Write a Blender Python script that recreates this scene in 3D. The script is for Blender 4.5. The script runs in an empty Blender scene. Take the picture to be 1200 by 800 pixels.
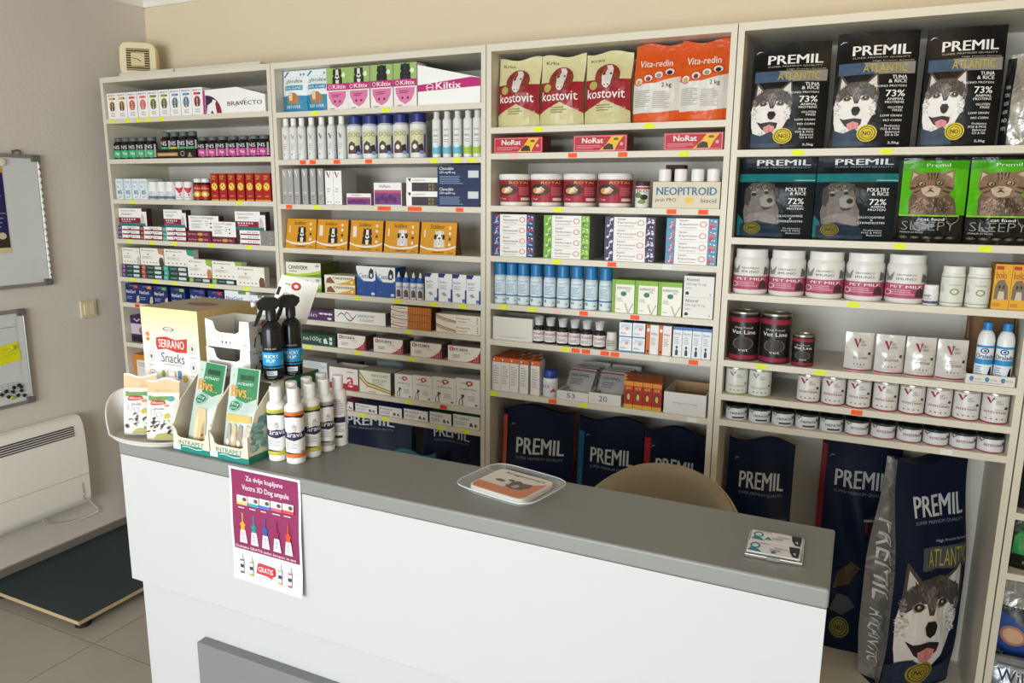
import bpy, math, random
from mathutils import Vector, Matrix
from mathutils.geometry import tessellate_polygon

random.seed(7)
SC = bpy.context.scene
COL = SC.collection

# ------------------------------------------------------------------ camera
FPX = 869.8369                      # focal length in pixels of a 1200 x 800 frame
YAW, PITCH, ROLL = -0.4359238, -0.1913858, 0.0097538
CAM = Vector((0.0, 0.0, 1.77))
_f = Vector((math.sin(YAW) * math.cos(PITCH), math.cos(YAW) * math.cos(PITCH), math.sin(PITCH)))
_r0 = Vector((math.cos(YAW), -math.sin(YAW), 0))
_u0 = _r0.cross(_f)
RT = _r0 * math.cos(ROLL) + _u0 * math.sin(ROLL)
UP = -_r0 * math.sin(ROLL) + _u0 * math.cos(ROLL)
FW = _f
cam_data = bpy.data.cameras.new('camera')
cam_data.sensor_width = 36
cam_data.lens = FPX / 1200 * 36
cam_data.clip_start = 0.05
camera = bpy.data.objects.new('camera', cam_data)
COL.objects.link(camera)
mx = Matrix((RT, UP, -FW)).transposed().to_4x4()
mx.translation = CAM
camera.matrix_world = mx
SC.camera = camera

# ------------------------------------------------------------------ light
SC.view_settings.view_transform = 'Standard'
SC.view_settings.look = 'None'
SC.view_settings.gamma = 1
SC.view_settings.use_curve_mapping = False
SC.view_settings.exposure = 0.33
world = bpy.data.worlds.new('world')
SC.world = world
world.use_nodes = True
wn = world.node_tree.nodes
wn['Background'].inputs[0].default_value = (0.86, 0.93, 1.0, 1)
wn['Background'].inputs[1].default_value = 1.0


def area(name, loc, target, sx, sy, power, col, shape='RECTANGLE', spread=180):
    d = bpy.data.lights.new(name, 'AREA')
    d.shape = shape
    d.size = sx
    d.size_y = sy
    d.energy = power
    d.color = col
    d.spread = math.radians(spread)
    o = bpy.data.objects.new(name, d)
    COL.objects.link(o)
    o.location = loc
    o.rotation_euler = (Vector(target) - Vector(loc)).to_track_quat('-Z', 'Y').to_euler()
    return o


# daylight entering through the shop window behind the camera
area('window_daylight', (-1.2, -2.48, 1.45), (-1.2, 2.5, 1.45), 2.9, 1.6, 135, (0.91, 0.97, 1.0))
# warm ceiling globe in front of the shelves, above the picture
LAMP = Vector((0.1, 1.9, 2.58))
ld = bpy.data.lights.new('ceiling_globe_light', 'POINT')
ld.energy = 2.0
ld.color = (1.0, 0.68, 0.30)
ld.shadow_soft_size = 0.09
lo_ = bpy.data.objects.new('ceiling_globe_light', ld)
COL.objects.link(lo_)
lo_.location = LAMP

# ------------------------------------------------------------------ photo pixel -> place helpers


def solve_x(px, y, z):
    dz = z - CAM.z
    k = px - 600
    a = k * FW.x - FPX * RT.x
    b = k * (y * FW.y + dz * FW.z) - FPX * (y * RT.y + dz * RT.z)
    return -b / a


def solve_z(py, x, y):
    k = 400 - py
    a = k * FW.z - FPX * UP.z
    b = k * (x * FW.x + y * FW.y) - FPX * (x * UP.x + y * UP.y)
    return CAM.z - b / a


def ray(px, py):
    return FW + RT * ((px - 600) / FPX) - UP * ((py - 400) / FPX)


def on_z(px, py, z):
    d = ray(px, py)
    return CAM + d * ((z - CAM.z) / d.z)


def on_y(px, py, y):
    d = ray(px, py)
    return CAM + d * (y / d.y)


def on_x(px, py, x):
    d = ray(px, py)
    return CAM + d * (x / d.x)


# ------------------------------------------------------------------ materials
MATS = {}


def lin(c):
    c = c / 255
    return c / 12.92 if c <= 0.04045 else ((c + 0.055) / 1.055) ** 2.4


def mat(spec):
    """'rrggbb|r0.4|m1|b0.2' : colour, roughness, metallic, crinkle bump; procedural nodes"""
    if spec in MATS:
        return MATS[spec]
    bits = spec.split('|')
    hx = bits[0]
    opt = {b[0]: float(b[1:]) for b in bits[1:]}
    rgb = [lin(int(hx[i:i + 2], 16)) for i in (0, 2, 4)]
    m = bpy.data.materials.new('mat_' + spec.replace('|', '_'))
    m.use_nodes = True
    nt = m.node_tree
    b = nt.nodes['Principled BSDF']
    tc = nt.nodes.new('ShaderNodeTexCoord')
    nz = nt.nodes.new('ShaderNodeTexNoise')
    nz.inputs['Scale'].default_value = opt.get('s', 9)
    nz.inputs['Detail'].default_value = 2
    nt.links.new(tc.outputs['Object'], nz.inputs['Vector'])
    mp = nt.nodes.new('ShaderNodeMapRange')
    v = opt.get('v', 0.035)
    mp.inputs['To Min'].default_value = 1 - v
    mp.inputs['To Max'].default_value = 1 + v
    nt.links.new(nz.outputs['Fac'], mp.inputs['Value'])
    mu = nt.nodes.new('ShaderNodeVectorMath')
    mu.operation = 'SCALE'
    mu.inputs[0].default_value = rgb
    nt.links.new(mp.outputs['Result'], mu.inputs['Scale'])
    nt.links.new(mu.outputs['Vector'], b.inputs['Base Color'])
    b.inputs['Roughness'].default_value = opt.get('r', 0.5)
    b.inputs['Metallic'].default_value = opt.get('m', 0)
    b.inputs['Specular IOR Level'].default_value = opt.get('i', 0.4)
    if 't' in opt:
        b.inputs['Transmission Weight'].default_value = opt['t']
        b.inputs['IOR'].default_value = 1.2
    if 'a' in opt:
        b.inputs['Alpha'].default_value = opt['a']
    if 'b' in opt:
        n2 = nt.nodes.new('ShaderNodeTexNoise')
        n2.inputs['Scale'].default_value = opt.get('k', 22)
        n2.inputs['Detail'].default_value = 3
        n2.inputs['Distortion'].default_value = 0.6
        nt.links.new(tc.outputs['Object'], n2.inputs['Vector'])
        bp = nt.nodes.new('ShaderNodeBump')
        bp.inputs['Strength'].default_value = opt['b']
        bp.inputs['Distance'].default_value = 0.02
        nt.links.new(n2.outputs['Fac'], bp.inputs['Height'])
        nt.links.new(bp.outputs['Normal'], b.inputs['Normal'])
    MATS[spec] = m
    return m


# ------------------------------------------------------------------ text cache (built-in font)
TXT = {}


def text2d(s, bold):
    key = (s, min(bold, 0))
    if key in TXT:
        return TXT[key]
    cu = bpy.data.curves.new('txt', 'FONT')
    cu.body = s
    cu.resolution_u = 2
    cu.offset = min(bold, 0)
    ob = bpy.data.objects.new('txt', cu)
    me = bpy.data.meshes.new_from_object(ob)
    vs = [(v.co.x, v.co.y) for v in me.vertices]
    tris = []
    for p in me.polygons:
        ids = list(p.vertices)
        for k in range(1, len(ids) - 1):
            tris.append((ids[0], ids[k], ids[k + 1]))
    bpy.data.objects.remove(ob)
    bpy.data.curves.remove(cu)
    bpy.data.meshes.remove(me)
    if not vs:
        TXT[key] = ([], [])
        return TXT[key]
    x0 = min(v[0] for v in vs)
    x1 = max(v[0] for v in vs)
    y0 = min(v[1] for v in vs)
    y1 = max(v[1] for v in vs)
    vs = [((a - x0) / (x1 - x0 + 1e-9), (b - y0) / (y1 - y0 + 1e-9)) for a, b in vs]
    TXT[key] = (vs, tris)
    return TXT[key]


# art operations, all in fractions of the printed face (u to the right, v up)
def R(u0, v0, u1, v1, c): return ('p', [(u0, v0), (u1, v0), (u1, v1), (u0, v1)], c)
def PG(pts, c): return ('p', pts, c)
def E(u, v, a, b, c, n=14): return ('p', [(u + a * math.cos(2 * math.pi * i / n), v + b * math.sin(2 * math.pi * i / n)) for i in range(n)], c)
def T(s, u0, v0, u1, v1, c, b=0.012): return ('t', s, u0, v0, u1, v1, c, b)


def L(u0, v0, u1, v1, n, c):
    """n lines of fine print"""
    out = []
    rnd = random.Random(n * 31 + int(u0 * 97) + int(v0 * 53))
    hh = (v1 - v0) / n
    for i in range(n):
        e = u0 + (u1 - u0) * rnd.uniform(0.65, 1)
        out.append(('q',) + R(u0, v1 - hh * (i + 0.7), e, v1 - hh * (i + 0.25), c)[1:])
    return out


def ART(*ops):
    out = []
    for o in ops:
        if isinstance(o, list):
            out += o
        else:
            out.append(o)
    return out


def sub(ops, u0, v0, u1, v1):
    """place a drawing inside a rectangle"""
    out = []
    for o in ops:
        if o[0] in 'pq':
            out.append((o[0], [(u0 + a * (u1 - u0), v0 + b * (v1 - v0)) for a, b in o[1]], o[2]))
        else:
            out.append(('t', o[1], u0 + o[2] * (u1 - u0), v0 + o[3] * (v1 - v0), u0 + o[4] * (u1 - u0), v0 + o[5] * (v1 - v0), o[6], o[7]))
    return out


def ring(u, v, a, b, c, w=0.2, n=16):
    o = []
    for i in range(n):
        t0, t1 = 2 * math.pi * i / n, 2 * math.pi * (i + 1) / n
        k = 1 - w
        o.append(PG([(u + a * math.cos(t0), v + b * math.sin(t0)), (u + a * math.cos(t1), v + b * math.sin(t1)),
                     (u + a * k * math.cos(t1), v + b * k * math.sin(t1)), (u + a * k * math.cos(t0), v + b * k * math.sin(t0))], c))
    return [('q',) + q[1:] for q in o]


def clip(poly, axis, lim, keep_less):
    out = []
    n = len(poly)
    for i in range(n):
        a, b = poly[i], poly[(i + 1) % n]
        ia = (a[axis] <= lim) if keep_less else (a[axis] >= lim)
        ib = (b[axis] <= lim) if keep_less else (b[axis] >= lim)
        if ia:
            out.append(a)
        if ia != ib:
            t = (lim - a[axis]) / (b[axis] - a[axis])
            out.append((a[0] + t * (b[0] - a[0]), a[1] + t * (b[1] - a[1])))
    return out


def slices(poly, axis, step):
    if not step:
        return [poly]
    lo = min(p[axis] for p in poly)
    hi = max(p[axis] for p in poly)
    k0 = math.floor(lo / step + 1e-6)
    k1 = math.ceil(hi / step - 1e-6)
    if k1 - k0 <= 1:
        return [poly]
    out = []
    for k in range(k0, k1):
        q = clip(poly, axis, k * step, False) if k > k0 else poly
        q = clip(q, axis, (k + 1) * step, True) if q and k < k1 - 1 else q
        if len(q) >= 3:
            out.append(q)
    return out


class MB:
    """collects geometry of one mesh object"""

    def __init__(s):
        s.v, s.f, s.m, s.sm, s.cols = [], [], [], [], []

    def ci(s, c):
        if c not in s.cols:
            s.cols.append(c)
        return s.cols.index(c)

    def add(s, vs, fs, c, smooth=False):
        b = len(s.v)
        s.v += [tuple(p) for p in vs]
        k = s.ci(c)
        for f in fs:
            s.f.append([i + b for i in f])
            s.m.append(k)
            s.sm.append(smooth)
        return s

    def box(s, x0, y0, z0, x1, y1, z1, c, side=None, top=None, back=None):
        vs = [(x0, y0, z0), (x1, y0, z0), (x1, y1, z0), (x0, y1, z0), (x0, y0, z1), (x1, y0, z1), (x1, y1, z1), (x0, y1, z1)]
        s.add(vs, [(0, 1, 5, 4)], c)
        s.add(vs, [(1, 2, 6, 5), (3, 0, 4, 7)], side or c)
        s.add(vs, [(4, 5, 6, 7)], top or c)
        s.add(vs, [(2, 3, 7, 6), (3, 2, 1, 0)], back or side or c)
        return s

    def bbox(s, x0, y0, z0, x1, y1, z1, c, r=0.004, n=2):
        """box with rounded edges"""
        lo, hi = (x0 + r, y0 + r, z0 + r), (x1 - r, y1 - r, z1 - r)
        import bmesh
        bm = bmesh.new()
        bmesh.ops.create_cube(bm, size=1)
        for v in bm.verts:
            v.co = Vector(((x0 + x1) / 2 + v.co.x * (x1 - x0), (y0 + y1) / 2 + v.co.y * (y1 - y0), (z0 + z1) / 2 + v.co.z * (z1 - z0)))
        bmesh.ops.bevel(bm, geom=bm.edges[:], offset=r, segments=n, affect='EDGES', profile=0.5)
        bm.verts.index_update()
        s.add([v.co[:] for v in bm.verts], [[v.index for v in f.verts] for f in bm.faces], c, False)
        bm.free()
        return s

    def lathe(s, prof, c, n=24, cx=0, cy=0, smooth=True, ang=35):
        """prof: list of (r, z) or (r, z, colour) ; colour applies to the segment that starts there"""
        runs = []
        cur = [prof[0]]
        ccol = prof[0][2] if len(prof[0]) > 2 else c
        for i in range(1, len(prof)):
            cur.append(prof[i])
            last = i == len(prof) - 1
            brk = last
            ncol = prof[i][2] if len(prof[i]) > 2 else ccol
            if not last:
                a = math.atan2(prof[i][1] - prof[i - 1][1], prof[i][0] - prof[i - 1][0])
                b = math.atan2(prof[i + 1][1] - prof[i][1], prof[i + 1][0] - prof[i][0])
                d = abs((b - a + math.pi) % (2 * math.pi) - math.pi)
                if d > math.radians(ang) or ncol != ccol:
                    brk = True
            if brk:
                runs.append((cur, ccol))
                cur = [prof[i]]
                ccol = ncol
        for pr, col in runs:
            vs, fs = [], []
            for p in pr:
                for k in range(n):
                    t = 2 * math.pi * k / n
                    vs.append((cx + p[0] * math.sin(t), cy - p[0] * math.cos(t), p[1]))
            for j in range(len(pr) - 1):
                for k in range(n):
                    k2 = (k + 1) % n
                    q = [j * n + k, j * n + k2, (j + 1) * n + k2, (j + 1) * n + k]
                    if pr[j][0] < 1e-6:
                        q = [q[0], q[2], q[3]]
                    elif pr[j + 1][0] < 1e-6:
                        q = [q[0], q[1], q[2]]
                    fs.append(q)
            s.add(vs, fs, col, smooth)
        return s

    def tube(s, pts, r, c, n=8, closed=False):
        pts = [Vector(p) for p in pts]
        vs, fs = [], []
        m = len(pts)
        up = Vector((0, 0, 1))
        for i, p in enumerate(pts):
            d = (pts[(i + 1) % m] - pts[i - 1]) if closed else (pts[min(i + 1, m - 1)] - pts[max(i - 1, 0)])
            d.normalize()
            a = d.cross(up)
            if a.length < 1e-3:
                a = d.cross(Vector((1, 0, 0)))
            a.normalize()
            b = a.cross(d)
            rr = r[i] if isinstance(r, (list, tuple)) else r
            for k in range(n):
                t = 2 * math.pi * k / n
                vs.append(p + (a * math.cos(t) + b * math.sin(t)) * rr)
        for i in range(m if closed else m - 1):
            j = (i + 1) % m
            for k in range(n):
                k2 = (k + 1) % n
                fs.append((i * n + k, i * n + k2, j * n + k2, j * n + k))
        if not closed:
            fs.append(tuple(range(n))[::-1])
            fs.append(tuple((m - 1) * n + k for k in range(n)))
        s.add(vs, fs, c, True)
        return s

    def prism(s, poly, fn, depth, c, side=None):
        """poly in 2D, fn(u, v, t) -> 3D, extruded for t in 0..depth"""
        n = len(poly)
        tris = tessellate_polygon([[Vector((a, b, 0)) for a, b in poly]])
        vs = [fn(a, b, 0) for a, b in poly] + [fn(a, b, depth) for a, b in poly]
        s.add(vs, [tuple(t) for t in tris], c)
        s.add(vs, [tuple(i + n for i in t)[::-1] for t in tris], c)
        s.add(vs, [(i, (i + 1) % n, (i + 1) % n + n, i + n) for i in range(n)], side or c)
        return s

    def sheet(s, fn, nu, nv, c, smooth=True, u0=0, u1=1, v0=0, v1=1):
        vs = [fn(u0 + (u1 - u0) * i / nu, v0 + (v1 - v0) * j / nv) for j in range(nv + 1) for i in range(nu + 1)]
        fs = []
        for j in range(nv):
            for i in range(nu):
                a, b, c_, d = j * (nu + 1) + i, j * (nu + 1) + i + 1, (j + 1) * (nu + 1) + i + 1, (j + 1) * (nu + 1) + i
                fs += [(a, b, c_), (a, c_, d)]
        s.add(vs, fs, c, smooth)
        return s

    def art(s, ops, fn, us=0, vs=0, eps=0.0004, step=0.00004):
        """fn(u, v, lift) -> 3D point"""
        was = 'p'
        for o in ops:
            if was == 'q' and o[0] != 'q':
                eps += step
            was = o[0]
            bold2 = 0
            if o[0] in 'pq':
                pts = o[1]
                if len(pts) == 4 or len(pts) > 9 and False:
                    polys = [pts]
                    if len(pts) == 4:
                        # convexity is not guaranteed: tessellate unless axis aligned
                        tr = tessellate_polygon([[Vector((a, b, 0)) for a, b in pts]])
                        polys = [[pts[i] for i in t] for t in tr] if not (pts[0][1] == pts[1][1] and pts[1][0] == pts[2][0]) else [pts]
                else:
                    tr = tessellate_polygon([[Vector((a, b, 0)) for a, b in pts]])
                    polys = [[pts[i] for i in t] for t in tr]
                c = o[2]
            else:
                tv, tt = text2d(o[1], o[7])
                w, h = o[4] - o[2], o[5] - o[3]
                P2 = [(o[2] + a * w, o[3] + b * h) for a, b in tv]
                polys = [[P2[i] for i in t] for t in tt]
                if o[7] > 0.004:
                    dl = w / max(1, len(o[1])) * min(o[7], .02) * 2.2
                    bold2 = len(polys)
                    polys = [[(a - dl, b) for a, b in q] for q in polys] + [[(a + dl, b) for a, b in q] for q in polys]
                c = o[6]
            for pn, pl in enumerate(polys):
                lift = eps + (step * .5 if bold2 and pn >= bold2 else 0)
                # make the winding face outwards
                ar = sum(pl[i][0] * pl[(i + 1) % len(pl)][1] - pl[(i + 1) % len(pl)][0] * pl[i][1] for i in range(len(pl)))
                if ar < 0:
                    pl = pl[::-1]
                for q in slices(pl, 0, us):
                    for q2 in slices(q, 1, vs):
                        if hasattr(fn, 'split'):
                            for pts3 in fn.split(q2, lift):
                                s.add(pts3, [tuple(range(len(pts3)))], c, True)
                        else:
                            s.add([fn(a, b, lift) for a, b in q2], [tuple(range(len(q2)))], c, bool(us))
            eps += step if o[0] != 'q' else step * .004
        return s

    def mesh(s, name):
        me = bpy.data.meshes.new(name)
        me.from_pydata(s.v, [], s.f)
        for c in s.cols:
            me.materials.append(mat(c) if isinstance(c, str) else c)
        me.polygons.foreach_set('material_index', s.m)
        me.polygons.foreach_set('use_smooth', s.sm)
        me.update()
        return me


# ------------------------------------------------------------------ objects
def link(name, data, parent=None, loc=(0, 0, 0)):
    o = bpy.data.objects.new(name, data)
    COL.objects.link(o)
    o.parent = parent
    o.location = loc
    return o


def tag(o, label, cat, group=None):
    o['label'] = label
    o['category'] = cat
    if group:
        o['group'] = group
    n = len(label.split())
    if n < 4 or n > 16:
        print('LABEL LENGTH', n, label)
    return o


def struct(name, mb, parent=None, loc=(0, 0, 0)):
    o = link(name, mb.mesh(name), parent, loc)
    if parent is None:
        o['kind'] = 'structure'
    return o


def part(name, mb, parent, loc=(0, 0, 0)):
    return link(name, mb.mesh(name) if isinstance(mb, MB) else mb, parent, loc)


def spawn(proto, loc, label, cat, group=None, rz=0, rx=0, ry=0):
    """proto: list of (name, mesh or None, parent index); index 0 is the thing"""
    obs = []
    for name, me, pi in proto:
        o = link(name, me, None if pi is None else obs[pi])
        obs.append(o)
    obs[0].location = loc
    obs[0].rotation_euler = (rx, ry, rz)
    tag(obs[0], label, cat, group)
    return obs[0]


ORD = ['first', 'second', 'third', 'fourth', 'fifth', 'sixth', 'seventh', 'eighth', 'ninth', 'tenth', 'eleventh']
NUM = ['zero', 'one', 'two', 'three', 'four', 'five', 'six', 'seven', 'eight', 'nine', 'ten', 'eleven']


def lab(i, n, plural, where=''):
    if n == 2:
        s = ('left', 'right')[i] + ' one of two ' + plural
    else:
        s = ORD[i] + ' from left of ' + NUM[n] + ' ' + plural
    return (s + ' ' + where).strip()

# ================================================================== room shell
XW, YB, XR, YF, ZC = -3.41, 2.85, 2.3, -2.5, 2.78     # left wall, back wall, right wall, shop front, ceiling
YS = 2.5                                              # front plane of the shelving


def plaster(name, hx, bump=0.05):
    return mat(hx + '|r0.85|v0.03|s3|b%g|k60|i0.2' % bump) and hx + '|r0.85|v0.03|s3|b%g|k60|i0.2' % bump


WALL_BACK = plaster('back', 'e4d4b8')
WALL_LEFT = plaster('left', 'dad2ca')
CEIL = plaster('ceil', 'bdb6aa')
struct('wall_back', MB().box(XW - 0.1, YB, 0, XR + 0.1, YB + 0.1, ZC, WALL_BACK))
struct('wall_left', MB().box(XW - 0.1, YF, 0, XW, YB, ZC, WALL_LEFT))
struct('wall_right', MB().box(XR, YF, 0, XR + 0.1, YB, ZC, WALL_BACK))
struct('ceiling', MB().box(XW - 0.1, YF - 0.1, ZC, XR + 0.1, YB + 0.1, ZC + 0.1, CEIL))
fw = MB()
WX0, WX1, WZ0, WZ1 = -2.7, 0.3, 0.6, 2.3
fw.box(XW - 0.1, YF - 0.12, 0, WX0, YF, ZC, WALL_BACK)
fw.box(WX1, YF - 0.12, 0, XR + 0.1, YF, ZC, WALL_BACK)
fw.box(WX0, YF - 0.12, 0, WX1, YF, WZ0, WALL_BACK)
fw.box(WX0, YF - 0.12, WZ1, WX1, YF, ZC, WALL_BACK)
struct('wall_front', fw)
win = MB()
for a in (WX0, WX0 + 0.98, WX0 + 1.97, WX1 - 0.05):
    win.box(a, YF - 0.09, WZ0, a + 0.05, YF - 0.03, WZ1, 'e6e6e4|r0.4')
win.box(WX0, YF - 0.09, WZ0, WX1, YF - 0.03, WZ0 + 0.05, 'e6e6e4|r0.4')
win.box(WX0, YF - 0.09, WZ1 - 0.05, WX1, YF - 0.03, WZ1, 'e6e6e4|r0.4')
struct('window_1', win)


# cornice along ceiling
def cornice(name, fn, length):
    prof = [(0, 0), (0, -0.085), (0.012, -0.085), (0.02, -0.06), (0.05, -0.03), (0.075, -0.012), (0.085, 0)]
    mb = MB()
    vs, fs = [], []
    for t in (0, length):
        for a, b in prof:
            vs.append(fn(a, t, ZC + b))
    n = len(prof)
    for i in range(n):
        fs.append((i, (i + 1) % n, (i + 1) % n + n, i + n))
    mb.add(vs, fs, 'f0ece4|r0.7')
    o = struct(name, mb)
    return o


cornice('trim_1', lambda a, t, z: (XW + t, YB - a, z), XR - XW)
cornice('trim_2', lambda a, t, z: (XW + a, YF + t, z), YB - YF)

# floor: grout bed and separate 60 cm tiles
fl = struct('floor', MB().box(XW - 0.1, YF - 0.1, -0.1, XR + 0.1, YB + 0.1, -0.004, '8c857a|r0.9'))
TS = 0.60
tile_m = mat('77736d|r0.42|v0.10|s4|i0.35')
tm = MB().box(-TS / 2 + 0.002, -TS / 2 + 0.002, -0.004, TS / 2 - 0.002, TS / 2 - 0.002, 0, 'a39d92|r0.42|v0.10|s4|i0.35').mesh('tile')
GX, GY = -2.643, 1.733
for i in range(-2, 10):
    for j in range(-8, 3):
        cx, cy = GX + (i + 0.5) * TS, GY + (j + 0.5) * TS
        x0, x1 = max(cx - TS / 2, XW), min(cx + TS / 2, XR)
        y0, y1 = max(cy - TS / 2, YF), min(cy + TS / 2, YB)
        if x1 - x0 < 0.03 or y1 - y0 < 0.03:
            continue
        if x1 - x0 > TS - 0.01 and y1 - y0 > TS - 0.01:
            link('tile', tm, fl, (cx, cy, 0))
        else:
            part('tile', MB().box(x0 + 0.002, y0 + 0.002, -0.004, x1 - 0.002, y1 - 0.002, 0, 'a39d92|r0.42|v0.10|s4|i0.35'), fl)

# tiled skirting on the left wall and the back wall
SKH = 0.092
sk = struct('baseboard_left', MB().box(XW, YF, 0, XW + 0.008, YB, SKH - 0.004, '8c857a|r0.9'))
y = YB - 0.45
ys = [YB]
while y > YF:
    ys.append(y)
    y -= 0.6
ys.append(YF)
for a, b in zip(ys[:-1], ys[1:]):
    part('tile', MB().box(XW + 0.0005, b + 0.0015, 0, XW + 0.013, a - 0.0015, SKH, '7d776e|r0.45|v0.08', top='b7ab9c|r0.5'), sk)
struct('baseboard_back', MB().box(XR - 0.9, YB - 0.012, 0, XR, YB, SKH, '7d776e|r0.45|v0.08'))

# ceiling lamp: canopy and lamp holder above the bulb
lamp = link('ceiling_lamp', None, None, (LAMP.x, LAMP.y, ZC))
tag(lamp, 'white ceiling lamp holder in front of the shelves', 'lamp')
part('canopy', MB().lathe([(0, 0), (0.06, 0), (0.055, -0.025), (0, -0.03)], 'f0f0ec|r0.4', 24), lamp)
part('holder', MB().lathe([(0.012, -0.025), (0.012, -0.06), (0.028, -0.07), (0.028, -0.11), (0, -0.11)], 'f0f0ec|r0.4', 20), lamp)

# ================================================================== shelving units
PT = 0.019      # panel thickness
WH = 'dad4c3|r0.42|v0.02'
STK = {'y': 'e6f01a|r0.6', 'o': 'ff5a1e|r0.6', 'r': 'f03228|r0.6', 'w': 'eceae4|r0.6', 'p': 'f0c4bc|r0.6'}
UX = [(-3.325, -2.283), (-2.280, -1.279), (-1.276, -0.405), (-0.402, 0.462), (0.466, 1.33)]
ZT = 2.305


def zz(k): return 1.77 + 2.5 * k


UZ = [
    [zz(.1385), zz(.0645), zz(-.0105), zz(-.0865), zz(-.161)] + [solve_z(p, -3.306, YS) for p in (353.8, 400.6, 443.8)],
    [zz(.1355), zz(.0585), zz(-.0145), zz(-.0885), zz(-.162), zz(-.2105), zz(-.255), zz(-.328), zz(-.3635)],
    [zz(.0995), zz(.063), zz(-.012), zz(-.086), zz(-.158), zz(-.2135), zz(-.2945)],
    [zz(.062), zz(-.048), zz(-.121), zz(-.2105), zz(-.257), zz(-.293)],
    [zz(.062), zz(-.06), zz(-.18), solve_z(601, .49, YS), solve_z(671, .485, YS)],
]
UZ[0] += [UZ[0][-1] - 0.19]
STICK = {
    (0, 0): 'y131.6 y149.4 y163 y174.3 y189.5', (0, 2): 'y155.5 y280.5', (0, 3): 'y152.6 y178 y204.7 y247.8 y292',
    (0, 4): 'y155.6 y182 y204.7 y247.8 y289', (0, 5): 'r161',
    (1, 0): 'y369 y452.4', (1, 1): 'o355 o366.5 o394.8 o432 y508.6 y536 y553', (1, 2): 'o338.8 y371.2 o446.4 o453.8 o482 o490 o538.6',
    (1, 4): 'y419 y466.5 y508 y542', (1, 5): 'y479', (1, 6): 'y362 y419.5 y482', (1, 7): 'y478.6 r519.7', (1, 8): 'y425 y452 y516.6 y546',
    (2, 0): 'y630.8 y760.6', (2, 1): 'p602 o671 o729.7 y801.4', (2, 2): 'y654 o787 o824', (2, 3): 'y652.4 o717 w782',
    (2, 4): 'y590 y624 p652.8 o684 o744', (2, 5): 'y662 o674.6 o686.6 o708.6 o720.6 w779 o812.5', (2, 6): 'y579 o647.6 y684 w811',
    (3, 0): 'y935 y1038.7', (3, 1): 'y1054.5 y1155', (3, 2): 'y1000', (3, 3): 'y892 y961', (3, 4): 'o1004', (3, 5): 'w1109',
}
UDESC = ['white shelving unit in the corner stocked with small medicine boxes',
         'white shelving unit stocked with shampoo bottles and yellow collar packs',
         'white shelving unit stocked with spray cans and feed supplement bags',
         'white shelving unit stocked with black pet food bags and cans',
         'white shelving unit cut by the right picture edge with dark bags']
ZB = 0.16
for ui, (ux0, ux1) in enumerate(UX):
    u = link('shelving_unit', None, None, ((ux0 + ux1) / 2, (YS + YB) / 2, 0))
    tag(u, UDESC[ui], 'shelf', 'white shelving units along the wall')
    ox, oy = u.location.x, u.location.y
    w2 = (ux1 - ux0) / 2
    f, b = YS - oy, YB - 0.004 - oy

    part('side_panel', MB().box(-w2, f, 0, -w2 + PT, b, ZT, WH), u)
    part('side_panel', MB().box(w2 - PT, f, 0, w2, b, ZT, WH), u)
    part('top_panel', MB().box(-w2 + PT, f, ZT - 0.024, w2 - PT, b, ZT, WH), u)
    part('back_panel', MB().box(-w2 + PT, b - 0.006, ZB, w2 - PT, b, ZT - 0.024, 'd5d1c8|r0.5|v0.02'), u)
    bs = part('bottom_panel', MB().box(-w2 + PT, f, ZB - 0.02, w2 - PT, b - 0.006, ZB, WH), u)
    part('plinth', MB().box(-w2 + PT, f + 0.03, 0, w2 - PT, f + 0.045, ZB - 0.02, WH), u)
    if ui == 3:
        part('price_sticker', MB().box(0.15, f - 0.0006, ZB - 0.016, 0.19, f, ZB - 0.004, STK['r']), bs)
    for si, z in enumerate(UZ[ui]):
        sh = part('shelf_board', MB().box(-w2 + PT, f, z - 0.021, w2 - PT, b - 0.006, z, WH), u)
        for wd in STICK.get((ui, si), '').split():
            px = float(wd[1:])
            X = solve_x(px, YS, z - 0.01) - ox
            part('price_sticker', MB().box(X - 0.016, f - 0.0008, z - 0.019, X + 0.016, f, z - 0.003, STK[wd[0]]), sh)

# boards lying on top of the corner unit
for k, (p0, p1, dy) in enumerate(((140, 203, 0.0), (204, 304, 0.004))):
    x0, x1 = solve_x(p0, YS + 0.03, ZT), solve_x(p1, YS + 0.03, ZT)
    o = link('spare_shelf_board', MB().bbox(-(x1 - x0) / 2, -0.14, 0, (x1 - x0) / 2, 0.14, 0.02, WH, 0.0015, 1).mesh('spare_shelf_board'), None, ((x0 + x1) / 2, YS + 0.17 + dy, ZT + 0.0005))
    tag(o, ('shorter spare white board under the clock on the corner shelving', 'longer spare white board lying on the corner shelving beside the clock')[k], 'board', 'spare boards on the corner unit')

# ================================================================== wall clock standing on the unit
def superq(a, b, p, n=36):
    pts = []
    for i in range(n):
        t = 2 * math.pi * i / n
        c, s_ = math.cos(t), math.sin(t)
        pts.append((a * math.copysign(abs(c) ** (2 / p), c), b * math.copysign(abs(s_) ** (2 / p), s_)))
    return pts


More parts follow.
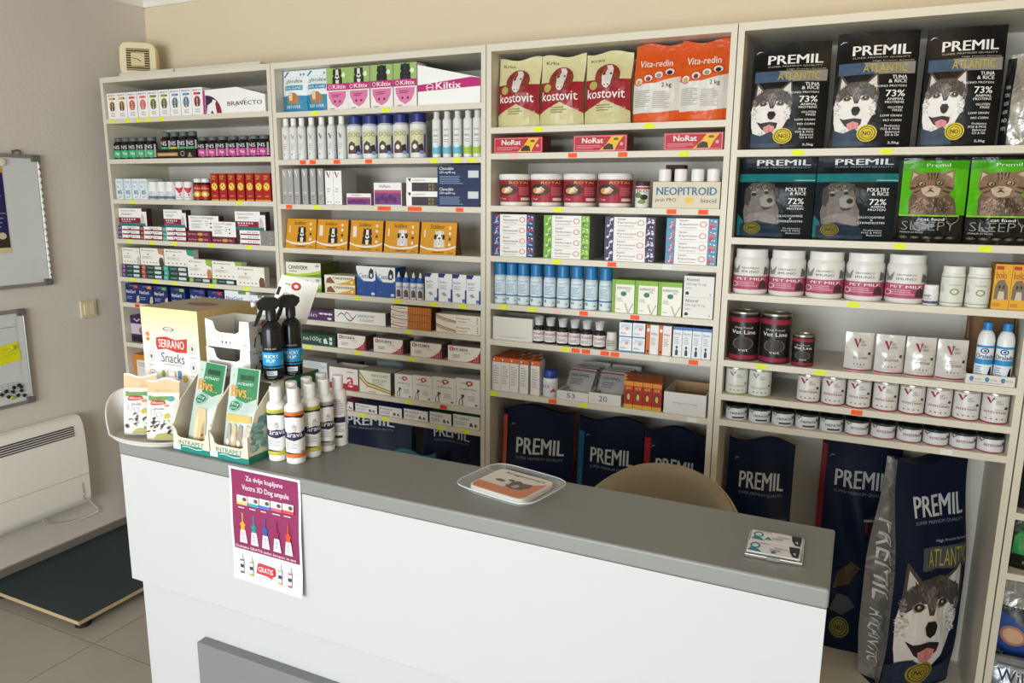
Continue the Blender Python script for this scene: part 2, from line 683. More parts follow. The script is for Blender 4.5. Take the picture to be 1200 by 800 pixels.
ck = link('desk_clock', None, None, (-3.292, 2.70, ZT + 0.021))
ck.rotation_euler = (math.radians(-7), 0, math.radians(38))
tag(ck, 'cream rounded square clock standing on top of the corner shelving', 'clock')
CW = 0.084
mb = MB()
pr = superq(CW, CW, 5)
mb.prism(pr, lambda a, b, t: (a, -0.028 + t, CW + b), 0.05, 'e8d9ae|r0.45')
pr2 = superq(CW * .96, CW * .96, 5)
mb.prism(pr2, lambda a, b, t: (a, -0.034 + t, CW + b), 0.006, 'efe2bc|r0.45')
part('case', mb, ck)
mb = MB()
d = CW * .62
mb.box(-d, -0.0355, CW - d, d, -0.0341, CW + d, '3a2418|r0.5')
part('dial', mb, ck)
for i in range(9):
    zc_ = CW - d + (i + 0.5) * 2 * d / 9
    part('slat', MB().box(-d, -0.037, zc_ - 0.0022, d, -0.0355, zc_ + 0.0022, 'cdb98a|r0.5'), ck)
mb = MB().box(-d * .58, -0.0385, CW - d * .58, d * .58, -0.037, CW + d * .58, 'e2d3a2|r0.5')
part('face', mb, ck)
mb = MB()
mb.tube([(0, -0.0395, CW), (-0.025, -0.0395, CW + 0.006)], 0.0014, '201a14|r0.5', 5)
mb.tube([(0, -0.0395, CW), (0.014, -0.0395, CW - 0.010)], 0.0018, '201a14|r0.5', 5)
part('clock_hands', mb, ck)

# ================================================================== counter
CT = 1.13          # top of counter
CY0, CY1 = 1.262, 1.52
CX0, CX1 = -1.736, 0.004
GREY = '848682|r0.45|v0.02|i0.5'
PANEL = 'c3c4c5|r0.30|v0.01|i0.5'
cn = link('reception_counter', None, None, ((CX0 + CX1) / 2, (CY0 + CY1) / 2, 0))
tag(cn, 'white shop counter with grey top in front of the shelves', 'counter')
ox, oy = cn.location.x, cn.location.y


def cbox(name, x0, y0, z0, x1, y1, z1, c, r=0.0):
    mb = MB()
    if r:
        mb.bbox(x0 - ox, y0 - oy, z0, x1 - ox, y1 - oy, z1, c, r, 3)
    else:
        mb.box(x0 - ox, y0 - oy, z0, x1 - ox, y1 - oy, z1, c)
    return part(name, mb, cn)


cbox('countertop', CX0, CY0, CT - 0.037, CX1, CY1, CT, GREY, 0.005)
ZP = 1.77 - 0.822 * CY0
cbox('upper_front_panel', CX0 + 0.001, CY0 + 0.003, ZP, CX1 - 0.002, CY0 + 0.021, CT - 0.0385, PANEL, 0.001)
cbox('lower_front_panel', CX0 + 0.001, CY0 + 0.034, 0.0, CX1 - 0.002, CY0 + 0.052, ZP + 0.03, PANEL, 0.001)
cbox('side_panel', CX0 + 0.001, CY0 + 0.053, 0, CX0 + 0.019, CY1 - 0.005, CT - 0.0385, PANEL)
cbox('side_panel', CX1 - 0.02, CY0 + 0.053, 0, CX1 - 0.002, CY1 - 0.005, CT - 0.0385, PANEL)
cbox('back_panel', CX0 + 0.02, CY1 - 0.03, 0, CX1 - 0.021, CY1 - 0.012, CT - 0.0385, PANEL)
p = on_y(230.5, 752, CY0 + 0.004)
cbox('grey_kick_panel', p.x, CY0 + 0.004, 0.05, CX1 - 0.28, CY0 + 0.033, p.z, '7e7f81|r0.42|v0.02', 0.002)

# ================================================================== weighing platform on the floor
PZ = 0.055
a, b = on_z(92, 728, PZ), on_z(160, 690, PZ)
pf = link('weighing_platform', None, None, ((a.x + XW) / 2 + 0.01, 2.13, 0))
tag(pf, 'low dark board platform on rubber feet beside the heater', 'platform')
px1 = a.x - pf.location.x
px0 = XW + 0.016 - pf.location.x
py0, py1 = a.y - pf.location.y, 2.49 - pf.location.y
part('board', MB().box(px0, py0, PZ - 0.018, px1, py1, PZ - 0.002, 'c2ac84|r0.8|v0.25|s160'), pf)
part('rubber_top', MB().box(px0, py0 + 0.001, PZ - 0.002, px1 - 0.001, py1, PZ, '26343a|r0.55|b0.05|k300'), pf)
for fx in (px0 + 0.06, px1 - 0.05):
    for fy in (py0 + 0.05, py1 - 0.06):
        part('foot', MB().lathe([(0, 0), (0.03, 0), (0.03, 0.012), (0.024, PZ - 0.018), (0, PZ - 0.018)], '181818|r0.7', 16, fx, fy), pf)

# ================================================================== panel heater on the left wall
HX = XW + 0.085
pt, pb = on_x(98, 487, HX), on_x(108, 589, HX)
hy1 = (pt.y + pb.y) / 2
hy0 = hy1 - 0.88
hz0, hz1 = pb.z, pt.z
ht = link('panel_heater', None, None, (XW, hy0, 0))
tag(ht, 'white electric panel heater on the left wall', 'heater')


def hfn(a, b, t): return (b, a - hy0, t)


# curved front: profile in x/z swept along y
prof = [(0.01, hz0 + 0.004), (0.055, hz0), (0.076, hz0 + 0.01), (0.082, hz0 + 0.05), (0.085, hz0 + 0.2), (0.083, hz1 - 0.1), (0.074, hz1 - 0.04), (0.06, hz1 - 0.008), (0.045, hz1), (0.01, hz1)]
mb = MB()
n = len(prof)
vs = [(px_, 0, pz_) for px_, pz_ in prof] + [(px_, hy1 - hy0, pz_) for px_, pz_ in prof]
HC = 'f7f2e8|r0.38|v0.01'
mb.add(vs, [(i, i + 1, i + 1 + n, i + n) for i in range(n - 1)], HC, True)
mb.add(vs, [tuple(range(n)), tuple(range(2 * n - 1, n - 1, -1)), (n - 1, 0, n, 2 * n - 1)], HC)
part('casing', mb, ht)
sl = 0.0
hl = hy1 - hy0
gz = hz1 - 0.065
for k in range(5):
    z_ = hz1 - 0.045 - k * 0.0105
    xx = 0.0765 + 0.0035 * min(1, k / 3)
    part('grille_slot', MB().box(xx - 0.004, 0.10, z_, xx + 0.0025, hl - 0.05, z_ + 0.005, '35302a|r0.8'), ht)
part('seam', MB().box(0.08, 0.0, hz0 + 0.155, 0.0852, hl, hz0 + 0.157, 'b5ad9e|r0.6'), ht)
mb = MB()
mb.art(ART(T('ATLANTIC', 0, 0, 1, 1, '8b857a|r0.5')), lambda u, v, e: (0.0845 + e, hl - 0.03 - v * 0.012, hz0 + 0.03 + u * 0.09))
part('brand_lettering', mb, ht)
# cable
p0 = on_x(50, 612, XW + 0.012)
cb = MB()
cpts = []
for px_, py_, off in ((50, 606, .05), (51, 611, .03), (60, 614, .012), (80, 612, .012), (100, 606, .012), (113, 600, .012), (115, 596, .012), (110, 591, .012), (104, 586, .02)):
    q = on_x(px_, py_, XW + off)
    cpts.append((q.x - XW, q.y - hy0, q.z))
sm = []
for i in range(len(cpts) - 1):
    for t in (0, .33, .66):
        P_ = [Vector(cpts[max(0, min(len(cpts) - 1, i + d))]) for d in (-1, 0, 1, 2)]
        sm.append(0.5 * ((2 * P_[1]) + (-P_[0] + P_[2]) * t + (2 * P_[0] - 5 * P_[1] + 4 * P_[2] - P_[3]) * t * t + (-P_[0] + 3 * P_[1] - 3 * P_[2] + P_[3]) * t ** 3))
cb.tube(sm, 0.0035, 'efeae0|r0.4', 8)
part('power_cord', cb, ht)

# ================================================================== light switch
p = on_x(102.5, 361.5, XW)
sw = link('light_switch', None, None, (XW, p.y, p.z))
tag(sw, 'cream double rocker light switch on the left wall', 'switch')
part('plate', MB().bbox(0, -0.042, -0.042, 0.012, 0.042, 0.042, 'ddd0ae|r0.4', 0.004, 2), sw)
for k in (-1, 1):
    part('rocker', MB().bbox(0.011, -0.013 + k * 0.0138, -0.028, 0.017, 0.013 + k * 0.0138, 0.028, 'e4d8b8|r0.35', 0.002, 2), sw)


# ================================================================== whiteboards on the left wall
def whiteboard(y0, y1, z0, z1, label, ribbon):
    o = link('whiteboard', None, None, (XW, (y0 + y1) / 2, z0))
    tag(o, label, 'whiteboard', 'whiteboards on the left wall')
    w = (y1 - y0) / 2
    h = z1 - z0
    fr = 0.016
    part('surface', MB().box(0.004, -w + fr, fr, 0.010, w - fr, h - fr, 'dce0df|r0.22|v0.02|i0.5'), o)
    AL = 'a5a29c|r0.35|m0.7'
    part('frame_rail', MB().bbox(0, -w + fr, 0, 0.018, w - fr, fr, AL, 0.002, 1), o)
    part('frame_rail', MB().bbox(0, -w + fr, h - fr, 0.018, w - fr, h, AL, 0.002, 1), o)
    part('frame_rail', MB().bbox(0, -w, fr, 0.018, -w + fr, h - fr, AL, 0.002, 1), o)
    part('frame_rail', MB().bbox(0, w - fr, fr, 0.018, w, h - fr, AL, 0.002, 1), o)
    for sy in (-1, 1):
        for zc in (0, 1):
            y_ = sy * w
            part('corner_cap', MB().bbox(-0.0, min(y_, y_ - sy * 0.04), (h - 0.03) * zc, 0.020, max(y_, y_ - sy * 0.04), 0.03 + (h - 0.03) * zc, '6b6862|r0.5', 0.004, 2), o)
    if ribbon:
        pts = []
        for i in range(60):
            t = i / 59
            pts.append((0.020 + 0.003 * math.sin(t * 110), w - 0.012 + 0.004 * math.cos(t * 110), 0.03 + t * (h - 0.065)))
        part('twisted_ribbon', MB().tube(pts, 0.004, 'f2efe8|r0.3', 6), o)
        part('hanging_hook', MB().tube([(0.006, w - 0.11, h), (0.006, w - 0.115, h + 0.012), (0.008, w - 0.09, h + 0.018), (0.008, w - 0.08, h + 0.01), (0.008, w - 0.08, h)], 0.004, '5a564f|r0.5', 6), o)
    return o


q0, q1 = on_x(61, 333, XW), on_x(43, 182, XW)
wy1 = (q0.y + q1.y) / 2
wb1 = whiteboard(wy1 - 0.85, wy1, q0.z, q1.z, 'upper whiteboard with a hanging navy poster and twisted white ribbon', True)
r0, r1 = on_x(39, 470, XW), on_x(28, 361, XW)
vy1 = (r0.y + r1.y) / 2
wb2 = whiteboard(vy1 - 0.7, vy1, r0.z, r1.z, 'lower whiteboard with a yellow sticky note and round magnets', False)

# poster and magnet on the upper board
a, b = on_x(13, 296, XW + 0.012), on_x(2, 195, XW + 0.012)
pw, ph = 0.297, b.z - a.z
po = link('navy_poster', None, None, (XW + 0.0108, (a.y + b.y) / 2 - pw / 2, a.z))
tag(po, 'navy and orange poster hanging on the upper whiteboard', 'poster')
part('sheet', MB().box(0, -pw / 2, 0, 0.0008, pw / 2, ph, '1f1a5c|r0.4'), po)
mb = MB()
mb.art(ART(R(0, .93, 1, 1, 'd9a531'), R(.2, .0, 1, .2, '3a2a22'), E(.9, .2, .06, .04, 'd8c8a8'), R(.1, .66, .95, .665, 'c8c4dc'), R(.1, .46, .98, .465, 'c8c4dc'), *[R(.3, .3 + .05 * k, .9 + .02 * k, .31 + .05 * k, 'a9a4cc') for k in range(3)], R(.6, 0, 1, .06, 'e0cda0')),
       lambda u, v, e: (0.0009 + e, (u - .5) * pw, v * ph))
part('printed_front', mb, po)
p = on_x(3, 190, XW + 0.013)
mg = link('magnet', MB().lathe([(0, 0), (0.016, 0), (0.016, 0.006), (0.012, 0.009), (0, 0.009)], 'e9e2cc|r0.4', 18).mesh('magnet'), None, (XW + 0.0118, p.y - 0.005, p.z))
mg.rotation_euler = (0, math.pi / 2, 0)
tag(mg, 'large round cream magnet holding the navy poster', 'magnet')

# paper sheet, sticky note and magnets on the lower board
c0, c1 = on_x(31, 466, XW + 0.011), on_x(21, 366, XW + 0.011)
sy1 = (c0.y + c1.y) / 2
sh_w, sh_h = 0.42, r1.z - r0.z - 0.076
ps = link('planning_sheet', None, None, (XW + 0.0105, vy1 - 0.046 - sh_w / 2, r0.z + 0.036))
tag(ps, 'white printed planning sheet stuck on the lower whiteboard', 'paper')
part('sheet', MB().box(0, -sh_w / 2, 0, 0.0006, sh_w / 2, sh_h, 'd9dadb|r0.4'), ps)
mb = MB()
mb.art(ART(R(.0, .9, 1, .905, '444444'), *[R(.7, .2 - .03 * k, .96, .205 - .03 * k, '8a8a8a') for k in range(6)], *[R(.72 + .06 * k, .05, .723 + .06 * k, .2, '8a8a8a') for k in range(4)]), lambda u, v, e: (0.0007 + e, (u - .5) * sh_w, v * sh_h))
part('printed_lines', mb, ps)
n0 = on_x(11, 414, XW + 0.0125)
nt_ = link('sticky_note', None, None, (XW + 0.0118, n0.y, n0.z))
nt_.rotation_euler = (math.radians(8), 0, 0)
tag(nt_, 'yellow handwritten sticky note on the lower whiteboard', 'note')
part('sheet', MB().box(0, -0.05, -0.042, 0.0008, 0.046, 0.042, 'e8e61a|r0.6'), nt_)
mb = MB()
mb.art(ART(*[R(.2, .74 - .16 * k, .8 - .1 * (k % 2), .755 - .16 * k, '8a8420') for k in range(3)]), lambda u, v, e: (0.0009 + e, (u - .5) * .09, (v - .5) * .084))
part('handwriting', mb, nt_)
dm = MB().lathe([(0, 0), (0.008, 0), (0.008, 0.005), (0.006, 0.007), (0, 0.007)], '17171a|r0.4', 14).mesh('magnet')
dy_ = MB().lathe([(0, 0), (0.009, 0), (0.009, 0.005), (0.006, 0.008), (0, 0.008)], 'c8bd3a|r0.4', 14).mesh('magnet')
mgs = [(22, 451), (24.5, 453), (16, 454), (25, 457.5), (7, 458.5), (15, 459), (2, 462.5), (21, 463), (10, 465), (28.5, 463)]
for k, (px_, py_) in enumerate(mgs):
    p = on_x(px_, py_, XW + 0.013)
    o = link('magnet', dm, None, (XW + 0.012, p.y, p.z))
    o.rotation_euler = (0, math.pi / 2, 0)
    rk = sorted(range(len(mgs)), key=lambda q: mgs[q][0]).index(k)
    tag(o, ('first', 'second', 'third', 'fourth', 'fifth', 'sixth', 'seventh', 'eighth', 'ninth', 'tenth')[rk] + ' from left of ten small black magnets on the lower whiteboard', 'magnet', 'black magnets on the lower whiteboard')
for px_, py_, lb in ((14, 466, 'yellow round magnet among the black ones on the lower whiteboard'), (15.5, 407.5, 'yellow round magnet pinning the sticky note on the lower whiteboard')):
    p = on_x(px_, py_, XW + 0.014)
    o = link('magnet', dy_, None, (XW + (0.0128 if py_ < 420 else 0.012), p.y, p.z))
    o.rotation_euler = (0, math.pi / 2, 0)
    tag(o, lb, 'magnet')

# ================================================================== chair behind the counter
CHX = solve_x(783, 2.0, 1.13)
CHY = 1.80
ch = link('tub_chair', None, None, (CHX, CHY, 0))
tag(ch, 'beige upholstered chair with rounded back behind the counter', 'chair')
ztop = solve_z(546, CHX, 2.06)
LE = 'a09278|r0.6|v0.03|b0.08|k120'


def backfn(th, u, v):
    # u across -1..1, v up 0..1; backrest curves round the seat
    ang = u * math.radians(78)
    wtop = 1 - 0.10 * v
    rr = 0.235 + th
    zt = ztop - 0.02 - 0.17 * abs(u) ** 2.4
    z0_ = 0.47
    return (rr * math.sin(ang) * wtop * 1.02, (rr * math.cos(ang)) * (1 + 0.12 * v) - 0.02, z0_ + (zt - z0_) * v)


mb = MB()
N1, N2 = 28, 10
def shell(t, flip):
    g = [[backfn(t, -1 + 2 * i / N1, j / N2) for i in range(N1 + 1)] for j in range(N2 + 1)]
    return g
gi, go = shell(0.0, 0), shell(0.05, 1)
loops = []
for j in range(N2 + 1):
    loops.append(gi[j])
# rounded rim between inner and outer sheets
for k in range(1, 5):
    t = k / 5
    lift = 0.022 * math.sin(math.pi * t)
    loops.append([(gi[N2][i][0] * (1 - t) + go[N2][i][0] * t, gi[N2][i][1] * (1 - t) + go[N2][i][1] * t, gi[N2][i][2] + lift) for i in range(N1 + 1)])
for j in range(N2, -1, -1):
    loops.append(go[j])
vs = [p_ for lp in loops for p_ in lp]
W = N1 + 1
fs = [(j * W + i, j * W + i + 1, (j + 1) * W + i + 1, (j + 1) * W + i) for j in range(len(loops) - 1) for i in range(N1)]
fs += [tuple(j * W for j in range(len(loops)))[::-1], tuple(j * W + N1 for j in range(len(loops)))]
mb.add(vs, fs, LE, True)
part('backrest', mb, ch)
rim = [(q_[0] * 1.0, q_[1] + 0.002, q_[2] + 0.004) for q_ in go[N2]]
part('piping', MB().tube(rim, 0.0045, 'b7a386|r0.5', 6), ch)
mb = MB().lathe([(0, .40), (.2, .40), (.235, .42), (.24, .45), (.22, .475), (0, .48)], LE, 32)
part('seat', mb, ch)
for sx in (-1, 1):
    for sy in (-1, 1):
        part('leg', MB().tube([(sx * .15, sy * .15, .405), (sx * .22, sy * .22, 0)], [.016, .010], '2b2724|r0.4', 10), ch)

# ================================================================== makers of goods
INK = '2a2a2e|r0.5'
CREAM = 'f1ede4|r0.42|v0.02'
WHT = 'f3f2ef|r0.40|v0.015'


def flat_front(w, d, h): return lambda u, v, e: ((u - .5) * w, -d / 2 - e, v * h)
def flat_right(w, d, h): return lambda u, v, e: (w / 2 + e, (u - .5) * d, v * h)
def flat_top(w, d, h): return lambda u, v, e: ((u - .5) * w, (v - .5) * d, h + e)


def carton(name, w, d, h, col, art=(), side=None, top=None, sart=None, tart=None, lid=True):
    out = [(name, MB().box(-w / 2, -d / 2, 0, w / 2, d / 2, h, col, side, top).mesh(name), None)]
    if art:
        out.append(('printed_front', MB().art(art, flat_front(w, d, h)).mesh('printed_front'), 0))
    if sart:
        out.append(('printed_side', MB().art(sart, flat_right(w, d, h)).mesh('printed_side'), 0))
    if tart:
        out.append(('printed_top', MB().art(tart, flat_top(w, d, h)).mesh('printed_top'), 0))
    return out


def tray(name, w, d, h, col, art=(), hb=None, inner=None, t=0.003, base=None):
    """open-topped cardboard box; front height h, back height hb"""
    hb = hb or h
    mb = MB()
    inner = inner or col
    mb.box(-w / 2, -d / 2, 0, w / 2, d / 2, t, col)
    mb.box(-w / 2, -d / 2, t, w / 2, -d / 2 + t, h, col, back=inner)
    mb.box(-w / 2, d / 2 - t, t, w / 2, d / 2, hb, inner, back=col)
    for s in (-1, 1):
        x0 = w / 2 if s > 0 else -w / 2 + t
        mb.prism([(-d / 2 + t, t), (d / 2 - t, t), (d / 2 - t, hb), (-d / 2 + t, h)], lambda a, b, q, x0=x0: (x0 - q, a, b), t, col)
    out = [(name, mb.mesh(name), None)]
    if art:
        out.append(('printed_front', MB().art(art, flat_front(w, d, h)).mesh('printed_front'), 0))
    return out


def cyl(r, ang, z0, z1, tap=0.0):
    """front of a cylinder, u spans ang degrees"""
    a = math.radians(ang)
    return lambda u, v, e: ((r + e - tap * (1 - v)) * math.sin((u - .5) * a), -(r + e - tap * (1 - v)) * math.cos((u - .5) * a), z0 + v * (z1 - z0))


def bottle(name, r, h, body, cap, capr=None, caph=None, shoulder=0.12, art=(), z0=0.06, z1=0.72, ang=170, label=None, neck=None, n=22, capname='cap', oval=1.0, capprof=None):
    """round bottle: body, cap, wrapped label"""
    capr = capr or r * .5
    caph = caph or h * .16
    hb = h - caph
    sh = shoulder * h
    nk = neck or capr * .9
    bp = [(0, 0), (r * .92, 0), (r, r * .1), (r, hb - sh), (r * .93, hb - sh * .62), (r * .75, hb - sh * .25), (nk, hb - sh * .02), (nk, hb + .001)]
    cp = capprof or [(0, hb - .0005), (capr, hb - .0005), (capr, h - capr * .12), (capr * .88, h), (0, h)]
    out = [(name, None, None), ('bottle_body', MB().lathe(bp, body, n).mesh('bottle_body'), 0), (capname, MB().lathe(cp, cap, max(14, n - 6)).mesh(capname), 0)]
    lb = MB()
    if label:
        lb.lathe([(r + .0004, h * z0), (r + .0004, h * z1)], label, n)
    if art:
        lb.art(art, cyl(r, ang, h * z0, h * z1), us=1 / 12, eps=0.0011)
    if lb.v:
        out.append(('label_print', lb.mesh('label_print'), 1))
    return out


def can(name, r, h, col, art=(), lid='b9b7b0|r0.3|m0.8', ang=170, n=28, base=None, z0=0.0, z1=1.0, bands=()):
    bp = [(0, 0), (r * .95, 0), (r, .002), (r, h - .003), (r * .97, h - .001), (r * .95, h)]
    out = [(name, MB().lathe(bp, col, n).mesh(name), None),
           ('lid', MB().lathe([(r * 1.01, h - .005), (r * 1.015, h - .002), (r * 1.0, h + .001), (r * .93, h + .001), (r * .91, h - .003), (0, h - .003)], lid, n).mesh('lid'), 0)]
    lb = MB()
    for b0, b1, bc in bands:
        lb.lathe([(r + .0006, h * b0), (r + .0006, h * b1)], bc, n)
    if art:
        lb.art(art, cyl(r, ang, h * z0, h * z1), us=1 / 12, eps=0.0012)
    if lb.v:
        out.append(('label_print', lb.mesh('label_print'), 0))
    return out


def jar(name, r, h, body, lidc, lidh=0.14, lidr=1.0, art=(), label=None, z0=.1, z1=.8, ang=170, n=26, bands=(), neck=.93):
    """wide jar: body with soft shoulders, screw lid"""
    hl = h * (1 - lidh)
    bp = [(0, 0), (r * .94, 0), (r, r * .1), (r, hl - r * .28), (r * .97, hl - r * .13), (r * neck, hl - r * .02), (r * neck, hl)]
    lp = [(0, hl), (r * lidr * .97, hl), (r * lidr * .97, h - .002), (r * lidr * .93, h), (0, h)]
    out = [(name, None, None), ('jar_body', MB().lathe(bp, body, n).mesh('jar_body'), 0), ('lid', MB().lathe(lp, lidc, n).mesh('lid'), 0)]
    lb = MB()
    if label:
        lb.lathe([(r + .0005, h * z0), (r + .0005, h * z1)], label, n)
    for b0, b1, bc in bands:
        lb.lathe([(r + .0008, h * b0), (r + .0008, h * b1)], bc, n)
    if art:
        lb.art(art, cyl(r, ang, h * z0, h * z1), us=1 / 12, eps=0.0013)
    if lb.v:
        out.append(('label_print', lb.mesh('label_print'), 1))
    return out


class bil:
    """the triangulated surface of sheet(fn, nu, nv), liftable along n"""

    def __init__(s, fn, nu, nv, n):
        s.nu, s.nv, s.n = nu, nv, n
        s.g = [[Vector(fn(i / nu, j / nv)) for i in range(nu + 1)] for j in range(nv + 1)]

    def split(s, poly, e):
        """pieces of one cell's polygon, each lying on one facet"""
        nu, nv, g = s.nu, s.nv, s.g
        cu = sum(p[0] for p in poly) / len(poly)
        cv = sum(p[1] for p in poly) / len(poly)
        i, j = min(max(int(cu * nu), 0), nu - 1), min(max(int(cv * nv), 0), nv - 1)
        loc = [(p[0] * nu - i, p[1] * nv - j) for p in poly]
        loc = [(a, b, a - b) for a, b in loc]
        for low in (True, False):
            q = []
            m = len(loc)
            for k in range(m):
                a, b = loc[k], loc[(k + 1) % m]
                ia = a[2] >= 0 if low else a[2] <= 0
                ib = b[2] >= 0 if low else b[2] <= 0
                if ia:
                    q.append(a)
                if ia != ib:
                    t = a[2] / (a[2] - b[2])
                    q.append((a[0] + t * (b[0] - a[0]), a[1] + t * (b[1] - a[1]), 0))
            if len(q) < 3 or max(abs(p[2]) for p in q) < 1e-6:
                continue
            g00, g10, g01, g11 = g[j][i], g[j][i + 1], g[j + 1][i], g[j + 1][i + 1]
            out = []
            for a, b, _ in q:
                p = g00 + (g10 - g00) * a + (g11 - g10) * b if low else g00 + (g11 - g01) * a + (g01 - g00) * b
                out.append((p.x + s.n[0] * e, p.y + s.n[1] * e, p.z + s.n[2] * e))
            yield out


def fur(n, u, v, ru, rv, cols, ln=.05, wd=.012, seed=1, c=(.5, .45)):
    """short hair strokes inside an ellipse, pointing away from c"""
    rn = random.Random(seed)
    out = []
    for _ in range(n):
        t, q = rn.uniform(0, 6.283), math.sqrt(rn.random())
        x, y = u + ru * q * math.cos(t), v + rv * q * math.sin(t)
        dx, dy = x - c[0], y - c[1]
        m = math.hypot(dx, dy) + 1e-6
        dx, dy = dx / m, dy / m
        s_ = rn.uniform(.5, 1) * ln
        out.append(('q', [(x - dy * wd, y + dx * wd), (x + dy * wd, y - dx * wd), (x + dx * s_, y + dy * s_)], rn.choice(cols)))
    return out


def sstep(a, b, x):
    t = max(0, min(1, (x - a) / (b - a)))
    return t * t * (3 - 2 * t)


def bag(name, w, t, h, col, art=(), gus=0.45, seal=0.9, sealed=0.06, gcol=None, back=None, seed=1, wob=0.004, bot=0.75, gart=None, gw=0.0, pinch=0.0, nu=12, nv=16, eps=0.0008, topcut=0.0, lean=0.0):
    """filled bag: bulging front/back sheets, side gussets, flattened sealed top"""
    rn = random.Random(seed)
    ph = [rn.uniform(0, 6.28) for _ in range(8)]
    gcol = gcol or col

    def vp(v):
        a = bot + (1 - bot) * sstep(0, .22, v)
        b = 1 - (1 - sealed) * sstep(.5, seal, v)
        return a * b

    def wx(v): return 1 - pinch * math.sin(math.pi * v) ** 2

    def wobz(u, v):
        return wob * (math.sin(u * 9 + ph[0] + v * 4) + math.sin(v * 13 + ph[1] + u * 3) + .7 * math.sin((u + v) * 17 + ph[2])) * (0.25 + math.sin(math.pi * min(1, max(0, v))) * .75)

    def front(u, v, e=0.0):
        b = t / 2 * vp(v) * (gus + (1 - gus) * (1 - abs(2 * u - 1) ** 2.4))
        zt = h * v + (topcut * math.sin(u * 7 + ph[3]) * sstep(.8, 1, v))
        return ((u - .5) * w * wx(v), -b - wobz(u, v) * (1 - abs(2 * u - 1) ** 4) - e + lean * v, zt)

    def rear(u, v, e=0.0):
        b = t / 2 * vp(v) * (gus + (1 - gus) * (1 - abs(2 * u - 1) ** 2.4))
        zt = h * v + (topcut * math.sin(u * 7 + ph[3]) * sstep(.8, 1, v))
        return ((u - .5) * w * wx(v), b + lean * v, zt)

    def gusset(sd):
        def g(q, v, e=0.0):
            u = 0 if sd < 0 else 1
            a, b = Vector(front(u, v)), Vector(rear(u, v))
            p = a.lerp(b, q)
            dip = 0.22 * (b - a).length * (1 - abs(2 * q - 1))
            p.x += -sd * dip + sd * gw * (math.sin(v * 61 + q * 7 + ph[4]) + math.sin(v * 97 - q * 11 + ph[5])) * math.sin(math.pi * q)
            return p[:]
        return g
    mb = MB()
    mb.sheet(front, nu, nv, col)
    mb.sheet(lambda u, v: rear(1 - u, v), nu, nv, back or col)
    gl, gr = gusset(-1), gusset(1)
    gn = 6 if gw else 2
    gv = nv * 3 if gw else nv
    mb.sheet(lambda q, v: gl(1 - q, v), gn, gv, gcol)
    mb.sheet(lambda q, v: gr(q, v), 2, nv, gcol)
    # bottom and top closing strips
    mb.sheet(lambda u, q: Vector(front(u, 0)).lerp(Vector(rear(u, 0)), 1 - q)[:], nu, 1, col)
    mb.sheet(lambda u, q: Vector(front(u, 1)).lerp(Vector(rear(u, 1)), q)[:], nu, 1, col)
    out = [(name, mb.mesh(name), None)]
    if art:
        out.append(('printed_front', MB().art(art, bil(front, nu, nv, (0, -1, 0)), us=1 / nu, vs=1 / nv, eps=eps, step=0.00012).mesh('printed_front'), 0))
    if gart:
        out.append(('printed_side', MB().art(gart, bil(lambda u, v, e=0: gl(1 - u, v), gn, gv, (-1, 0, 0)), us=1 / gn, vs=1 / gv, eps=eps, step=0.00012).mesh('printed_side'), 0))
    return out


# ------------------------------------------------------------------ drawings
def husky():
    W_, D_, G_ = 'e9e6e2', '4a4440', '8d857e'
    return ART(
        PG([(.10, 0), (.02, .22), (.0, .48), (.05, .66), (.2, .78), (.8, .80), (.97, .62), (.96, .42), (.84, .26), (.74, .12), (.62, 0)], W_),
        PG([(.04, .62), (.1, .99), (.34, .80)], D_), PG([(.10, .68), (.13, .92), (.28, .79)], 'cfc9c2'),
        PG([(.64, .82), (.94, 1.0), (1.0, .64)], D_), PG([(.72, .82), (.92, .95), (.95, .68)], 'd6d0c8'),
        PG([(.03, .60), (.10, .74), (.34, .85), (.64, .86), (.92, .76), (.99, .58), (.95, .46), (.88, .56), (.74, .64), (.60, .64), (.54, .52), (.46, .52), (.40, .63), (.28, .63), (.12, .56), (.06, .48)], D_),
        PG([(.30, .72), (.46, .78), (.62, .73), (.52, .58), (.46, .58)], '6d6560'),
        fur(90, .5, .74, .38, .08, ['5d5650', '3a3532', '756c64', '4a4440'], .06, .014, 1), fur(40, .5, .66, .10, .10, ['8a8078', '5d5650', 'a39a90'], .05, .010, 2), fur(45, .10, .44, .07, .12, ['d2cdc6', 'c2bbb3', 'f4f2ee'], .07, .014, 3), fur(45, .86, .44, .07, .12, ['d2cdc6', 'b9b2aa', 'f4f2ee'], .07, .014, 4), fur(60, .36, .07, .22, .06, ['d8d3cc', 'f2efea', 'c4beb6'], .06, .016, 5), fur(24, .08, .62, .05, .06, ['5d5650', '8d857e'], .06, .012, 6), fur(24, .93, .60, .04, .06, ['5d5650', '8d857e'], .06, .012, 7),
        PG([(.18, .61), (.30, .655), (.40, .60), (.32, .56), (.22, .56)], G_), PG([(.58, .60), (.70, .655), (.82, .61), (.76, .56), (.64, .56)], G_),
        E(.29, .60, .075, .034, '1c1815'), E(.71, .605, .075, .034, '1c1815'), E(.29, .602, .035, .022, '7a5a34'), E(.71, .607, .035, .022, '7a5a34'), E(.28, .607, .012, .009, 'f0f0f0'), E(.70, .612, .012, .009, 'f0f0f0'),
        PG([(.40, .42), (.44, .47), (.56, .47), (.61, .42), (.57, .35), (.50, .32), (.43, .35)], '120f0e'),
        PG([(.14, .30), (.24, .27), (.48, .29), (.66, .27), (.64, .19), (.54, .13), (.40, .12), (.28, .17)], '241513'),
        PG([(.32, .20), (.46, .24), (.60, .21), (.58, .13), (.52, .09), (.42, .09), (.35, .13)], 'd98a8c'),
        PG([(.45, .21), (.47, .21), (.475, .11), (.465, .11)], 'b86a70'),
    )


